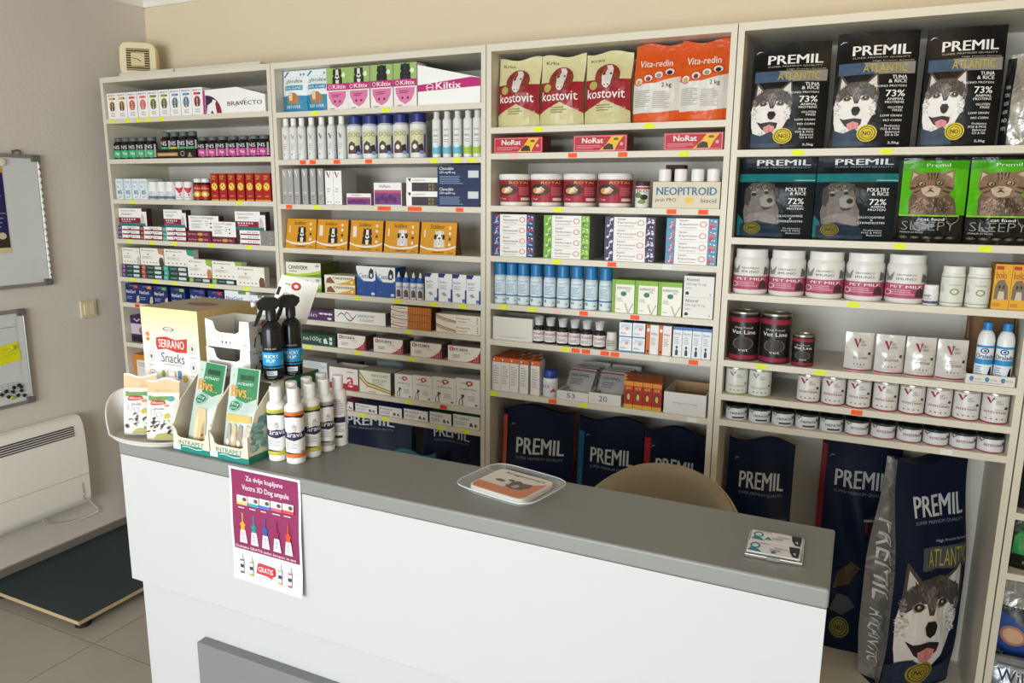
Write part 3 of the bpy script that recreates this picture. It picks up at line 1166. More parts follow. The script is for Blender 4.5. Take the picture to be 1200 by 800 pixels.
def seal_badge(c='d9c21e'):
    return ART(E(.5, .5, .5, .5, c, 20), *ring(.5, .5, .43, .43, '1a1608', .1), *ring(.5, .5, .30, .30, '1a1608', .1), T('NO', .3, .38, .7, .62, '1a1608', .02))


def premil_black():
    return ART(
        R(.04, .63, .97, .735, '8b8984'), PG([(.04, .63), (.04, .735), (.34, .735), (.5, .63)], '3d5570'),
        T('PREMIL', .20, .80, .90, .885, 'e8e8e6', .02), T('SUPER PREMIUM QUALITY', .20, .768, .90, .785, 'b9b5a8', 0), T('High Protein formula', .45, .74, .95, .752, 'd8d0b8', 0),
        T('ATLANTIC', .34, .648, .88, .72, 'c6b41c', -.004), PG([(.04, .905), (.07, .92), (.13, .925), (.07, .93), (.035, .91)], 'c0c0c0'),
        sub(husky(), .02, .10, .56, .65), PG([(.04, .02), (.03, .16), (.16, .13), (.3, .17), (.40, .10), (.44, .02)], '25384c'),
        sub(seal_badge(), .33, .055, .58, .20),
        T('TUNA', .70, .585, .88, .615, 'f0f0ee'), T('& RICE', .66, .55, .88, .58, 'f0f0ee'), T('MONO PROTEIN', .50, .515, .88, .533, 'e4e4e0', .005),
        T('73%', .64, .435, .87, .49, 'f4f4f2'), T('ANIMAL', .66, .405, .87, .425, 'e4e4e0'), T('PROTEINS', .64, .378, .87, .398, 'e4e4e0'),
        T('GLUTEN', .68, .335, .86, .353, 'e4e4e0'), T('FREE', .74, .31, .86, .328, 'e4e4e0'), T('LOW GRAIN', .60, .265, .86, .283, 'e4e4e0'), T('NO CORN', .64, .225, .86, .243, 'e4e4e0'),
        T('Probiotics', .66, .178, .85, .196, 'e4e4e0'), T('FOS & MOS', .62, .152, .85, .17, 'e4e4e0'), T('Balanced', .68, .127, .85, .145, 'e4e4e0'), T('Ω3 & Ω6', .68, .102, .85, .12, 'e4e4e0'),
        T('2,5kg', .72, .03, .86, .055, 'f0f0ee'))


def grey_dog():
    return ART(
        PG([(.05, 0), (.0, .3), (.06, .55), (.06, .8), (.2, .97), (.55, 1), (.8, .95), (.88, .75), (.86, .55), (.97, .35), (1, 0)], '6e6864'),
        PG([(.06, .8), (.2, .97), (.55, 1), (.8, .95), (.84, .82), (.6, .78), (.4, .82), (.2, .76)], '4b4643'),
        PG([(.05, .45), (.02, .85), (.18, .9), (.2, .6)], '3b3735'),
        fur(90, .42, .80, .32, .13, ['7d7671', '4b4643', '5c5652', '938b85'], .06, .012, 21, (.7, .55)), fur(80, .5, .16, .38, .13, ['938b85', '6e6864', 'b0a8a1', '5c5652'], .08, .014, 22, (.7, .7)),
        E(.28, .70, .07, .04, '1a1817'), E(.62, .74, .06, .035, '1a1817'), E(.28, .76, .06, .02, 'aaa39c'), E(.6, .80, .06, .018, 'aaa39c'),
        PG([(.45, .62), (.6, .7), (.8, .66), (.86, .5), (.74, .4), (.5, .42)], '8f8883'), E(.72, .56, .085, .06, '191716'),
        PG([(.46, .44), (.6, .40), (.80, .42), (.72, .35), (.56, .34)], '2a2624'), PG([(.14, .86), (.02, .74), (.03, .48), (.12, .42), (.2, .6)], '3b3735'), PG([(.74, .93), (.92, .84), (.95, .62), (.88, .58), (.80, .78)], '3b3735'),
        PG([(.1, .0), (.2, .25), (.6, .28), (.9, .2), (.95, 0)], '857d77'))


def premil_teal():
    return ART(
        R(.0, .70, 1, .80, '0f7378'), PG([(0, .02), (.0, .30), (.08, .22), (.12, .02)], '0f6a70'),
        R(0.06, .88, .94, 1.0, '10151f'),
        T('PREMIL', .22, .905, .92, .975, 'dfe3e4', .02), T('SUPER PREMIUM QUALITY', .22, .868, .92, .888, '9aa6a8', 0),
        R(.74, .715, 1, .725, '9fd0d0'),
        sub(grey_dog(), .08, .18, .58, .70), PG([(.04, .02), (.04, .17), (.3, .22), (.6, .16), (.64, .02)], '14283a'),
        sub(seal_badge('7d7224'), .10, .05, .34, .20),
        T('POULTRY', .64, .585, .90, .63, 'eef0f0'), T('& RICE', .70, .54, .90, .58, 'eef0f0'), T('72%', .68, .43, .88, .50, 'f2f2f2'), T('ANIMAL', .70, .395, .88, .42, 'dddde0'), T('PROTEIN', .67, .36, .88, .385, 'dddde0'),
        T('GLUCOSAMINE', .56, .27, .88, .295, 'dddde0'), T('&', .71, .24, .74, .26, 'dddde0'), T('CHONDROITIN', .56, .205, .88, .23, 'dddde0'), T('Probiotics', .64, .12, .86, .14, 'c9c9cc'), T('FOS & MOS', .62, .09, .86, .11, 'c9c9cc'), T('Balanced', .68, .06, .86, .08, 'c9c9cc'))


def kitten():
    B_, D_, C_ = '8a6f58', '47362b', 'cdbba6'
    return ART(
        PG([(.06, 0), (.04, .35), (.10, .5), (.3, .55), (.75, .5), (.95, .35), (1, .15), (1, 0)], '6b5646'),
        PG([(.1, .0), (.12, .3), (.3, .42), (.42, .3), (.4, 0)], '937b66'),
        *[PG([(.55 + .09 * k, .42 - .06 * k), (.63 + .09 * k, .38 - .06 * k), (.60 + .06 * k, .12 - .03 * k), (.55 + .06 * k, .16 - .03 * k)], D_) for k in range(4)],
        PG([(.02, .66), (.07, 1.0), (.28, .90)], B_), PG([(.06, .72), (.09, .94), (.2, .88)], 'd3b9a4'),
        PG([(.62, .92), (.90, 1.0), (.92, .66)], B_), PG([(.74, .90), (.88, .96), (.88, .74)], 'c9ab94'),
        PG([(.02, .62), (.1, .84), (.3, .94), (.6, .95), (.86, .84), (.94, .62), (.84, .46), (.62, .38), (.3, .38), (.1, .46)], B_),
        *[PG([(.36 + .07 * k, .93), (.40 + .07 * k, .93), (.42 + .05 * k, .78), (.40 + .05 * k, .78)], D_) for k in range(4)],
        PG([(.04, .60), (.2, .64), (.22, .61), (.06, .55)], D_), PG([(.92, .60), (.74, .64), (.72, .61), (.9, .55)], D_), PG([(.1, .5), (.24, .55), (.24, .52), (.14, .47)], D_), PG([(.86, .5), (.7, .55), (.7, .52), (.82, .47)], D_),
        fur(80, .46, .70, .38, .16, ['9c8069', '76593f', 'ab907a', '5d4636'], .05, .009, 11, (.45, .56)), fur(110, .5, .22, .42, .18, ['8f7660', '5a4636', 'a8907a', '47362b', 'bfa994'], .07, .012, 12, (.45, .6)),
        PG([(.26, .58), (.40, .64), (.52, .64), (.66, .58), (.62, .44), (.5, .40), (.4, .40), (.3, .46)], C_),
        E(.27, .68, .085, .06, '2a211a'), E(.62, .70, .085, .06, '2a211a'), E(.27, .685, .062, .045, 'a8a27a'), E(.62, .705, .062, .045, 'a8a27a'), E(.275, .685, .028, .034, '15110e'), E(.625, .705, .028, .034, '15110e'), E(.265, .70, .012, .01, 'ffffff'), E(.615, .72, .012, .01, 'ffffff'),
        PG([(.39, .60), (.51, .60), (.45, .55)], '9c6a5c'), PG([(.44, .56), (.46, .56), (.54, .49), (.45, .52), (.36, .49)], '4a3529'))


def kitten_bag():
    return ART(R(.0, .33, 1, .97, '55b412|r0.3'), PG([(.0, .97), (.0, .86), (.5, .9), (1, .86), (1, .97)], '3f9a0c|r0.3'),
               T('Premil', .36, .895, .72, .935, 'cfe8b8'), sub(kitten(), .10, .335, .86, .86),
               R(.0, .315, .92, .33, '9bcb4a'), T('cat food', .34, .265, .70, .30, 'e8e8e8', .015), T('SLEEPY', .06, .15, .88, .255, '8a8a88', -.012), T('PREMIUM ZA MACKE', .05, .115, .40, .133, 'c8c8c8', 0),
               *ring(.82, .30, .10, .07, '7d7040', .12), *[E(.1 + .18 * k, .065, .07, .018, '3c3c2a') for k in range(5)], *[T('no', .07 + .18 * k, .055, .13 + .18 * k, .075, '9a9470', 0) for k in range(5)])


def cow():
    return ART(E(.5, .5, .5, .5, '8a3a2c', 20), PG([(.3, .78), (.42, .95), (.62, .95), (.72, .78), (.70, .45), (.66, .18), (.55, .05), (.42, .08), (.34, .2), (.32, .45)], 'ded6d0'),
               PG([(.1, .75), (.3, .82), (.32, .68), (.18, .62)], '7a2f22'), PG([(.9, .78), (.72, .84), (.7, .7), (.82, .66)], '7a2f22'), PG([(.3, .78), (.42, .95), (.48, .8), (.4, .55), (.33, .55)], '9c4634'),
               E(.40, .60, .04, .04, '201814'), E(.64, .61, .04, .04, '201814'), E(.44, .18, .03, .03, '8a5a58'), E(.58, .18, .03, .03, '8a5a58'))


def dogblob(c1='4a3c30', c2='e8e2da'):
    return ART(PG([(.1, 0), (.12, .45), (.3, .6), (.7, .6), (.88, .42), (.9, 0)], c1), E(.5, .66, .33, .32, c1), PG([(.12, .55), (.2, .98), (.4, .85)], c1), PG([(.88, .55), (.8, .98), (.6, .85)], c1),
               PG([(.4, .9), (.6, .9), (.62, .55), (.68, .42), (.5, .34), (.32, .42), (.38, .55)], c2), E(.34, .7, .05, .05, '141210'), E(.66, .7, .05, .05, '141210'), E(.5, .52, .09, .06, '141210'), PG([(.4, 0), (.36, .28), (.64, .28), (.6, 0)], c2))


# ------------------------------------------------------------------ shelf rows
FILLED = {}


def ceil_of(u, s):
    """underside of the board above shelf s"""
    return ZT - 0.024 if s == 0 else UZ[u][s - 1] - 0.021


def row(mk, u, s, xs, top, plural, where, cat, group=None, back=0.012, d=0.10, gap=0.0012, rnd=False, var=None, rz=0, label=None, share=True, on=0.0, hgt=None, rx=0):
    """things in a row on shelf s of unit u. xs: pixel spans [(x0, x1), ...] along the base; top: pixel y of the tops (left, right)"""
    z = UZ[u][s] + 0.0004 + on
    n = len(xs)
    if not isinstance(top, tuple):
        top = (top, top)
    info = []
    for i, (a, b) in enumerate(xs):
        t = top[0] + (top[1] - top[0]) * (i / (n - 1) if n > 1 else 0)
        y = YS + back
        X0, X1 = solve_x(a, y, z), solve_x(b, y, z)
        if rnd:
            r = (X1 - X0) / 2
            for _ in range(3):
                X0, X1 = solve_x(a, y + r, z), solve_x(b, y + r, z)
                r = (X1 - X0) / 2
            h = solve_z(t, (X0 + X1) / 2, y + r) - z
        else:
            h = solve_z(t, (X0 + X1) / 2, y) - z
        lo, hi = UX[u][0] + PT + .002, UX[u][1] - PT - .002
        X0, X1 = max(X0, lo), min(X1, hi)
        h = min(h, ceil_of(u, s) - z - .002)
        info.append([(X0 + X1) / 2, X1 - X0, h])
    if share:
        w = sum(q[1] for q in info) / n
        h = hgt or sum(q[2] for q in info) / n
        # keep neighbours from touching
        cs = sorted(q[0] for q in info)
        if n > 1:
            w = min(w, min(b - a for a, b in zip(cs, cs[1:])))
        for q in info:
            q[1], q[2] = w, h
    cache = {}
    out = []
    ex = abs(math.sin(math.radians(rz))) * d / 2
    LO, HI = UX[u][0] + PT + .003 + ex, UX[u][1] - PT - .003 - ex
    if share and n > 1:
        w_ = info[0][1] * (1.02 if rnd else 1.0)
        w_ = min(w_, (HI - LO) / n)
        for i in range(n):
            info[i][0] = max(info[i][0], LO + w_ / 2 if i == 0 else info[i - 1][0] + w_)
        for i in range(n - 1, -1, -1):
            info[i][0] = min(info[i][0], HI - w_ / 2 if i == n - 1 else info[i + 1][0] - w_)
    for i, (X, w, h) in enumerate(info):
        X = max(UX[u][0] + PT + .003 + w / 2 * 1.02 + ex, min(UX[u][1] - PT - .003 - w / 2 * 1.02 - ex, X))
        v = var[i] if var else None
        key = (v if not isinstance(v, list) else str(v), round(w, 4), round(h, 4))
        if key not in cache:
            cache[key] = mk(w - gap, h, v) if var else mk(w - gap, h)
        dd = (w - gap) if rnd else d
        lb = label[i] if label else (lab(i, n, plural, where) if n > 1 else (plural + ' ' + where).strip())
        ob = spawn(cache[key], (X, YS + back + dd / 2, z), lb, cat, group, rz=math.radians(rz) + (0.6 * math.atan2(-X, YS) if rnd else 0), rx=math.radians(rx))
        out.append((X, w, h, ob))
    return out


def edges(*e): return list(zip(e[:-1], e[1:]))
def cents(w, *c): return [(x - w / 2, x + w / 2) for x in c]


POS = {2: ('top', 'bottom'), 3: ('top', 'middle', 'bottom'), 4: ('top', 'second from top', 'third from top', 'bottom')}


def stack(mk, u, s, x0, x1, pys, desc, cat, group, back=0.012, d=0.1, on=0.0):
    """boxes piled up; pys: pixel y of the top of the pile; number of boxes n = pys[1]"""
    ytop, n = pys
    z = UZ[u][s] + 0.0004 + on
    y = YS + back
    X0, X1 = solve_x(x0, y, z), solve_x(x1, y, z)
    X0, X1 = max(X0, UX[u][0] + PT + .002), min(X1, UX[u][1] - PT - .002)
    H = min(solve_z(ytop, (X0 + X1) / 2, y), ceil_of(u, s) - .003) - z
    h = H / n
    pr = mk(X1 - X0 - .001, h - .0005)
    for k in range(n):
        lb = desc if n == 1 else POS[n][n - 1 - k] + ' one of ' + NUM[n] + ' ' + desc
        spawn(pr, ((X0 + X1) / 2, y + d / 2 + random.uniform(-.002, .002), z + k * h), lb, cat, group)
    return H

# ================================================================== corner unit (0)
G0 = 'small goods on the corner unit'


def m_chew(w, h, v):
    dog, bar = v
    return carton('medicine_box', w, .09, h, WHT, ART(T('BRAVECTO', .12, .88, .88, .94, INK, .005), R(.2, .74, .72, .83, bar), E(.75, .785, .09, .035, dog), E(.5, .50, .30, .20, bar, 16), sub(dogblob(dog, 'cabfb2'), .24, .32, .76, .66), T('40mg', .28, .09, .72, .15, '8a3038', 0), L(.25, .17, .8, .24, 2, 'b8a8a4')))


row(m_chew, 0, 0, edges(125.4, 138.1, 149.8, 162.9, 174.7, 187.3, 200, 212.8, 225.9, 238.6), (108, 104), 'white chew boxes with dog pictures', 'on the top corner shelf', 'box', G0, d=.09,
    var=[('2a1d14', 'e0a860'), ('2a1d14', 'e0b060'), ('c8605c', 'e0544c'), ('d0706c', 'e86a5c'), ('5a5228', '8a9430'), ('4e4a24', '96a038'), ('5c6068', '7aa6c8'), ('686c70', '5aa8d8'), ('4a2c2c', 'd04848')])


def display_wedge(w, h, art, strip):
    d = .10
    mb = MB()
    pl = [(-w / 2, 0), (w / 2, 0), (w / 2, h * .66), (w / 2 - w * .44, h), (-w / 2, h * .95)] if strip == 'a' else [(-w / 2, 0), (w / 2, 0), (w / 2, h * .6), (-w / 2, h)]
    mb.prism(pl, lambda a, b, t: (a, -d / 2 + t, b), d, WHT)
    return [('display_box', mb.mesh('display_box'), None), ('printed_front', MB().art(art, flat_front(w, d, h)).mesh('printed_front'), 0)]


def m_wedge1(w, h):
    q = [(.02 + .28 * math.cos(math.radians(a)) if a else .30, .06 + .70 * math.sin(math.radians(a))) for a in range(0, 91, 15)]
    return display_wedge(w, h, ART(R(0, .0, .035, .94, 'c02a86'), PG([(.04, .03)] + [(.04 + .26 * math.cos(math.radians(a)), .03 + .72 * math.sin(math.radians(a))) for a in range(0, 91, 10)], '8e1f33'),
                                   PG([(.04, .03)] + [(.04 + .26 * math.cos(math.radians(a)), .03 + .72 * math.sin(math.radians(a))) for a in range(45, 91, 9)], '3a2350'),
                                   PG([(.05, .03), (.07, .35), (.15, .48), (.16, .58), (.22, .52), (.20, .40), (.22, .03)], 'f0eeea'), PG([(.12, .03), (.14, .16), (.17, .03)], '2a1d30'),
                                   T('BRAVECTO', .40, .30, .95, .46, '2a2022', .008), PG([(.52, .26), (.535, .26), (.72, .58), (.71, .58)], 'a8283a')), 'a')


row(m_wedge1, 0, 0, [(239, 311.6)], 102, 'white display box with sloping top and dog emblem', 'on the top corner shelf', 'box', G0, d=.10)


def m_supp(w, h, v):
    return bottle('supplement_bottle', w / 2, h, '17151a|r0.25', '5f6468|r0.5', w * .40, h * .18, .12, ART(R(.0, .02, 1, .52, v), R(.72, .04, .84, .9, 'e8e4e4'), T('NS', .2, .60, .62, .84, 'd8d4d8'), T('Vet', .3, .2, .6, .4, 'f0f0f0')), .06, .74, 160)


GR, PK, YE = '3fae72', 'c93a94', 'c8c02a'
row(m_supp, 0, 1, cents(10.6, 136.6, 148.6, 160, 169.9, 180.6), (161, 161.5), 'black supplement bottles with green labels', 'on the second corner shelf', 'bottle', G0, rnd=True, var=[GR] * 5)
zt = UZ[0][1]


def m_blacktray(w, h):
    return tray('display_tray', w, .075, h, '1d1714|r0.5', ART(R(.03, .25, .55, .62, 'b08a56'), R(.05, .35, .5, .5, 'd2b080'), *ring(.67, .5, .05, .28, 'c8c0b8', .2), PG([(.8, .15), (.82, .5), (.86, .65), (.88, .4), (.92, .15)], 'b08a56')))


row(m_blacktray, 0, 1, [(183.6, 230)], 174.5, 'black display tray holding four supplement bottles', 'on the second corner shelf', 'tray', G0, d=.075)
row(m_supp, 0, 1, cents(9.6, 197.2, 207.6, 218, 228), (154.5, 154), 'dark supplement bottles standing in the black tray', '', 'bottle', G0, rnd=True, var=[GR, YE, GR, GR], back=.019, on=.0035, gap=.005)
row(m_supp, 0, 1, cents(11.2, 240.7, 252, 263.8, 276, 287.8, 300, 311), (160.5, 158), 'black supplement bottles with pink labels', 'on the second corner shelf', 'bottle', G0, rnd=True, var=[PK] * 7, gap=.002)


def m_slim(w, h):
    return carton('medicine_box', w, .09, h, 'e6ebee|r0.42', ART(R(0, 0, .12, 1, 'c9d8e2'), R(.62, .1, .9, .9, 'cfe2ec'), T('cat', .2, .80, .75, .9, '6a9cc0', 0), PG([(.2, .7), (.45, .62), (.3, .55)], '9cb8c8'), T('85', .28, .25, .8, .44, '2d5a70', .02), L(.3, .06, .8, .16, 2, '90a0a8')))


row(m_slim, 0, 2, edges(136.3, 146, 155.4, 164.6, 173.2), (209.4, 209.5), 'slim pale blue and white boxes', 'on the third corner shelf', 'box', G0, d=.09)


def m_wjar(w, h, v=None):
    return jar('pill_jar', w / 2, h, 'ecebe8|r0.4', 'f2f1ee|r0.4', .17, .92, ART(R(.1, .0, .95, .22, '5d7590'), T('caps', .2, .45, .6, .56, '7a8698', 0), L(.2, .3, .7, .42, 2, '9aa0a8')), None, .06, .76, 170)


row(m_wjar, 0, 2, cents(9.6, 182.6, 192.6, 202.6), (213, 213), 'small white jars with slate blue bands', '', 'jar', G0, rnd=True)


def m_rjar(w, h, v=None):
    return jar('pill_jar', w / 2, h, 'efecea|r0.4', 'f4f2f0|r0.4', .17, .92, ART(PG([(.2, .9), (.5, .4), (.62, .5), (.75, .95), (.55, .85)], 'c8283a'), PG([(.45, .3), (.6, .4), (.58, .2)], 'c8283a'), L(.3, .05, .7, .15, 1, '9a8a8a')), None, .08, .76, 170)


row(m_rjar, 0, 2, cents(9.2, 213, 223), (213, 213), 'small white jars with red wing print', '', 'jar', G0, rnd=True)


def m_redb(w, h, v=None):
    return bottle('tonic_bottle', w / 2, h, '5a130f|r0.25', 'f0eeea|r0.4', w * .42, h * .17, .1, ART(R(0, 0, 1, 1, 'a8201c'), E(.5, .35, .28, .2, 'e8b838'), E(.5, .35, .12, .1, 'f2ead0'), T('Vita', .25, .7, .75, .85, 'f0d080')), .06, .70, 170)


row(m_redb, 0, 2, cents(9.4, 234.2, 243), (209.5, 209), 'dark red bottles with white caps', 'on the third corner shelf', 'bottle', G0, rnd=True)


def m_redbox(w, h):
    return carton('vitamin_box', w, .09, h, 'a8221c|r0.42', ART(T('Vita', .15, .86, .7, .93, 'e8c050'), T('tabs', .15, .78, .6, .84, 'e8c050'), E(.5, .52, .4, .14, 'f0c62e', 18), PG([(.3, .5), (.55, .6), (.7, .52), (.5, .44)], 'f4ead0'), E(.45, .56, .08, .04, '8a4a1c'), E(.6, .5, .08, .03, '8a4a1c'), R(.25, .16, .75, .19, 'e09080'), R(0, 0, 1, .05, 'e0a41e')))


row(m_redbox, 0, 2, edges(247.6, 257.2, 267.1, 277.8, 288.1, 299, 309.4, 317.2), (203.4, 202.6), 'red boxes with yellow oval', 'on the third corner shelf', 'box', G0, d=.09)

# parasite tablet boxes, fourth and fifth shelf
G1 = 'tablet boxes on the corner unit'


def m_flat(end, bar, base=WHT):
    def f(w, h):
        return carton('tablet_box', w, .10, h, base, ART(R(0, 0, .17, 1, end), T('12', .03, .3, .13, .7, 'f0e8f0'), R(.2, .0, 1, .3, bar), PG([(.45, .3), (.6, .55), (.6, .3)], bar), T('trio', .42, .55, .85, .85, INK, 0)), side=bar, top='e9e6e2')
    return f


MAR = '8a1d3c'
TEAL = '2d7d78'
stack(m_flat('5a2a6a', MAR), 0, 3, 139.6, 164.6, (264.6, 3), 'purple ended boxes in leftmost pile, fourth corner shelf', 'box', G1)
stack(m_flat('8a2a28', MAR), 0, 3, 165.4, 190.8, (265.4, 3), 'red ended boxes in second pile, fourth corner shelf', 'box', G1)
stack(m_flat('2f9a90', MAR), 0, 3, 191.6, 218.6, (266.4, 3), 'teal ended boxes in third pile, fourth corner shelf', 'box', G1)


def m_maroon(w, h):
    return carton('tablet_box', w, .10, h, '7d2038|r0.42', ART(E(.57, .5, .12, .28, 'b8a848'), T('trio', .06, .35, .4, .65, 'e0c8cc', 0), L(.72, .3, .92, .7, 2, 'c89aa4')), top='b8707c')


stack(m_maroon, 0, 3, 219.8, 247.6, (271, 2), 'plain maroon boxes piled, fourth corner shelf', 'box', G1)
stack(m_maroon, 0, 3, 248.8, 276.4, (278, 1), 'single maroon box lying under a white box, fourth corner shelf', 'box', G1)


def m_greyend(w, h):
    return carton('tablet_box', w, .10, h, WHT, ART(R(.66, 0, 1, 1, '8a8784'), T('2', .9, .3, .95, .6, 'd0d0d0', 0), R(0, 0, .1, 1, '3a2a2c'), R(.12, 0, .64, .28, MAR), T('trio', .3, .5, .6, .8, INK, 0)), top='c9c6c2')


stack(m_greyend, 0, 3, 277.6, 320.6, (270, 3), 'grey ended boxes in rightmost pile, fourth corner shelf', 'box', G1)


def m_trio(tall):
    def f(w, h):
        a = ART(T('SimparicaTRIO', .08, .80, .62, .90, INK, 0), L(.1, .58, .55, .72, 2, '9a9a9a'))
        if tall:
            a += ART(R(0, .14, .78, .46, MAR), R(0, 0, .95, .14, TEAL), *[E(.12 + .09 * k, .36, .03, .05, 'f0e0e4', 8) for k in range(6)], R(.84, .82, 1, 1, '2a2028'), PG([(.78, .14), (.80, .5), (.86, .7), (.92, .5), (.94, .14)], 'cfc4bc'), L(.1, .18, .6, .28, 1, 'd8a8b4'))
        else:
            a += ART(E(.72, .84, .13, .07, 'c8c2a4'), E(.74, .5, .035, .05, '3a3438'), E(.74, .25, .035, .05, '3a3438'), L(.1, .15, .5, .5, 4, 'b0aeac'), L(.56, .3, .68, .7, 3, 'c0bebc'))
        return carton('tablet_box', w, .03, h, WHT, a, side='4a2434')
    return f


def upright(mk, u, s, x0, x1, ytop, ybase, label, d=.03, back=.02, group=G1, cat='box'):
    """a box standing on top of a lower pile whose top is at pixel ybase"""
    y = YS + back
    z0 = solve_z(ybase, solve_x((x0 + x1) / 2, y, UZ[u][s]), y)
    X0, X1 = solve_x(x0, y, z0), solve_x(x1, y, z0)
    X0, X1 = max(X0, UX[u][0] + PT + .003), min(X1, UX[u][1] - PT - .003)
    h = solve_z(ytop, (X0 + X1) / 2, y) - z0
    spawn(mk(X1 - X0 - .001, h), ((X0 + X1) / 2, y + d / 2, z0), label, cat, group)


upright(m_trio(True), 0, 3, 138.8, 172.6, 244, 264.0, 'maroon and white box standing on the purple ended pile')
upright(m_trio(True), 0, 3, 192.6, 218.8, 245.6, 265.8, 'maroon and white box standing on the teal ended pile')
upright(m_trio(False), 0, 3, 221.6, 257, 252.8, 270.4, 'white box standing on the two maroon boxes')
upright(m_trio(False), 0, 3, 248.8, 277, 259.8, 277.4, 'white box standing on the single maroon box', back=.014)
upright(m_trio(True), 0, 3, 276, 311.6, 247.8, 269.4, 'maroon and white box standing on the grey ended pile')


def m_dark(end):
    def f(w, h):
        return carton('tablet_box', w, .10, h, '24403e|r0.42', ART(R(0, 0, .2, 1, end), T('12', .05, .25, .15, .75, 'e8e8e8', 0), R(.62, .2, .92, .8, 'cfd8d6'), L(.28, .3, .56, .7, 2, '8aa8a4')), top='9ab0ac')
    return f


stack(m_dark('6a2f80'), 0, 4, 143.4, 165.8, (309.6, 3), 'dark boxes with purple ends, fifth corner shelf', 'box', G1)
stack(m_dark('b8483a'), 0, 4, 166.6, 191.8, (311.0, 3), 'dark boxes with red ends, fifth corner shelf', 'box', G1)
stack(m_dark('35a898'), 0, 4, 192.6, 221.4, (312.4, 3), 'dark boxes with teal ends, fifth corner shelf', 'box', G1)
stack(m_dark('7fae3a'), 0, 4, 222.4, 248.2, (325.6, 1), 'dark box with green end lying under the fourth white box', 'box', G1)
stack(m_dark('86b43a'), 0, 4, 249.2, 276.6, (327.6, 1), 'dark box with green end lying under the fifth white box', 'box', G1)


def m_simp(corner, dog):
    def f(w, h):
        return carton('tablet_box', w, .03, h, CREAM, ART(PG([(.06, .84), (.1, .92), (.14, .84)], '3a3a3a'), T('Simparica', .17, .80, .62, .91, '3a3a3e', 0), T('9', .3, .58, .38, .68, INK), L(.08, .36, .55, .52, 3, 'b0aca6'), *[E(.14 + .14 * k, .16, .03, .045, '9a968f', 8) for k in range(5)],
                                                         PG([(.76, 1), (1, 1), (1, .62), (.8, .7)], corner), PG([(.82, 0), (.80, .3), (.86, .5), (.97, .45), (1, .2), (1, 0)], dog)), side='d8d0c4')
    return f


upright(m_simp('e6e0d8', 'cfc4b6'), 0, 4, 142.4, 164.8, 290.2, 309.2, 'first cream box on the fifth corner shelf, above purple ends')
upright(m_simp('c9866a', '5a4030'), 0, 4, 165.4, 192.4, 290.8, 310.6, 'second cream box on the fifth corner shelf, above red ends')
upright(m_simp('2d9a80', 'd8a880'), 0, 4, 193.2, 227.6, 292.4, 312, 'third cream box with teal corner on the fifth corner shelf')
upright(m_simp('9cb83c', 'c87a50'), 0, 4, 220.8, 248.6, 303.8, 325.2, 'fourth cream box standing on a green ended box', back=.012)
upright(m_simp('8fb832', 'c8906a'), 0, 4, 249.2, 284.6, 306.4, 327.2, 'fifth cream box with lime corner standing on a green ended box', back=.012)
row(lambda w, h: m_simp('efe6da', '6a4c38')(w, h), 0, 4, [(277.4, 310.8)], 312.6, 'sixth cream box standing directly on the fifth corner shelf', '', 'box', G1, d=.03, back=.008)


def m_navy(w, h, v):
    return carton('tablet_box', w, .09, h, '1d2c66|r0.42', ART(T('NexGard', .05, .50, .72, .68, 'e8ecf4', .012), R(.62, .80, .92, .95, v), L(.06, .15, .5, .35, 2, '8a98c0'), PG([(.74, .02), (.82, .35), (.98, .42), (1, .1), (.9, 0)], 'c2bca0'), T('spectra', .3, .86, .6, .94, '9ab0d8', 0)))


row(m_navy, 0, 5, edges(146.9, 163.6, 179.8, 198.8, 220.8, 244.2, 263.6), (332.4, 340.5), 'navy tablet boxes', 'half hidden behind the yellow snack box', 'box', G1, d=.09, var=['d0543c', 'e0902a', '6ab03a', '9ac83a', '6a4a9a', 'd02840'], back=.02)


def m_navyw(w, h, v=None):
    return carton('tablet_box', w, .09, h, 'e9edf2|r0.42', ART(T('NexGard', .05, .55, .7, .74, '24488c', .01), T('COMBO', .08, .34, .6, .46, '6a86b4', 0), R(.55, .86, .85, 1, '6a9a4a'), L(.08, .1, .5, .25, 2, 'a0aabc')))


row(m_navyw, 0, 5, edges(264.4, 294, 311), (341, 346), 'white and blue tablet boxes', 'beside the navy tablet boxes', 'box', G1, d=.09, back=.02, share=False)


def m_purple(w, h):
    return carton('medicine_box', w, .09, h, '40204e|r0.42', ART(R(0, .3, .7, .7, 'cfc0c8'), E(.5, .45, .25, .22, '8a6a70'), T('Vet', .1, .78, .6, .9, 'd8c8e0'), R(0, 0, 1, .2, '241a28')), side='7fae3a')


row(m_purple, 0, 6, [(150.8, 192)], 371, 'purple box seen left of the yellow snack box', '', 'box', G1, d=.09, back=.03)


def m_orangeb(w, h):
    return carton('medicine_box', w, .09, h, 'e8e2dc|r0.42', ART(R(0, .78, 1, 1, 'd8842a'), R(.0, .0, .12, .78, 'd8842a'), PG([(.5, .02), (.5, .3), (.62, .4), (.7, .02)], '2a2426'), L(.2, .5, .8, .7, 3, 'b0a8a0')), top='d8842a')


row(m_orangeb, 0, 7, [(154.4, 186)], 416, 'orange and white box below the purple box', '', 'box', G1, d=.09, back=.03)

# ================================================================== shampoo and collar unit (1)
G2 = 'goods on the shampoo unit'


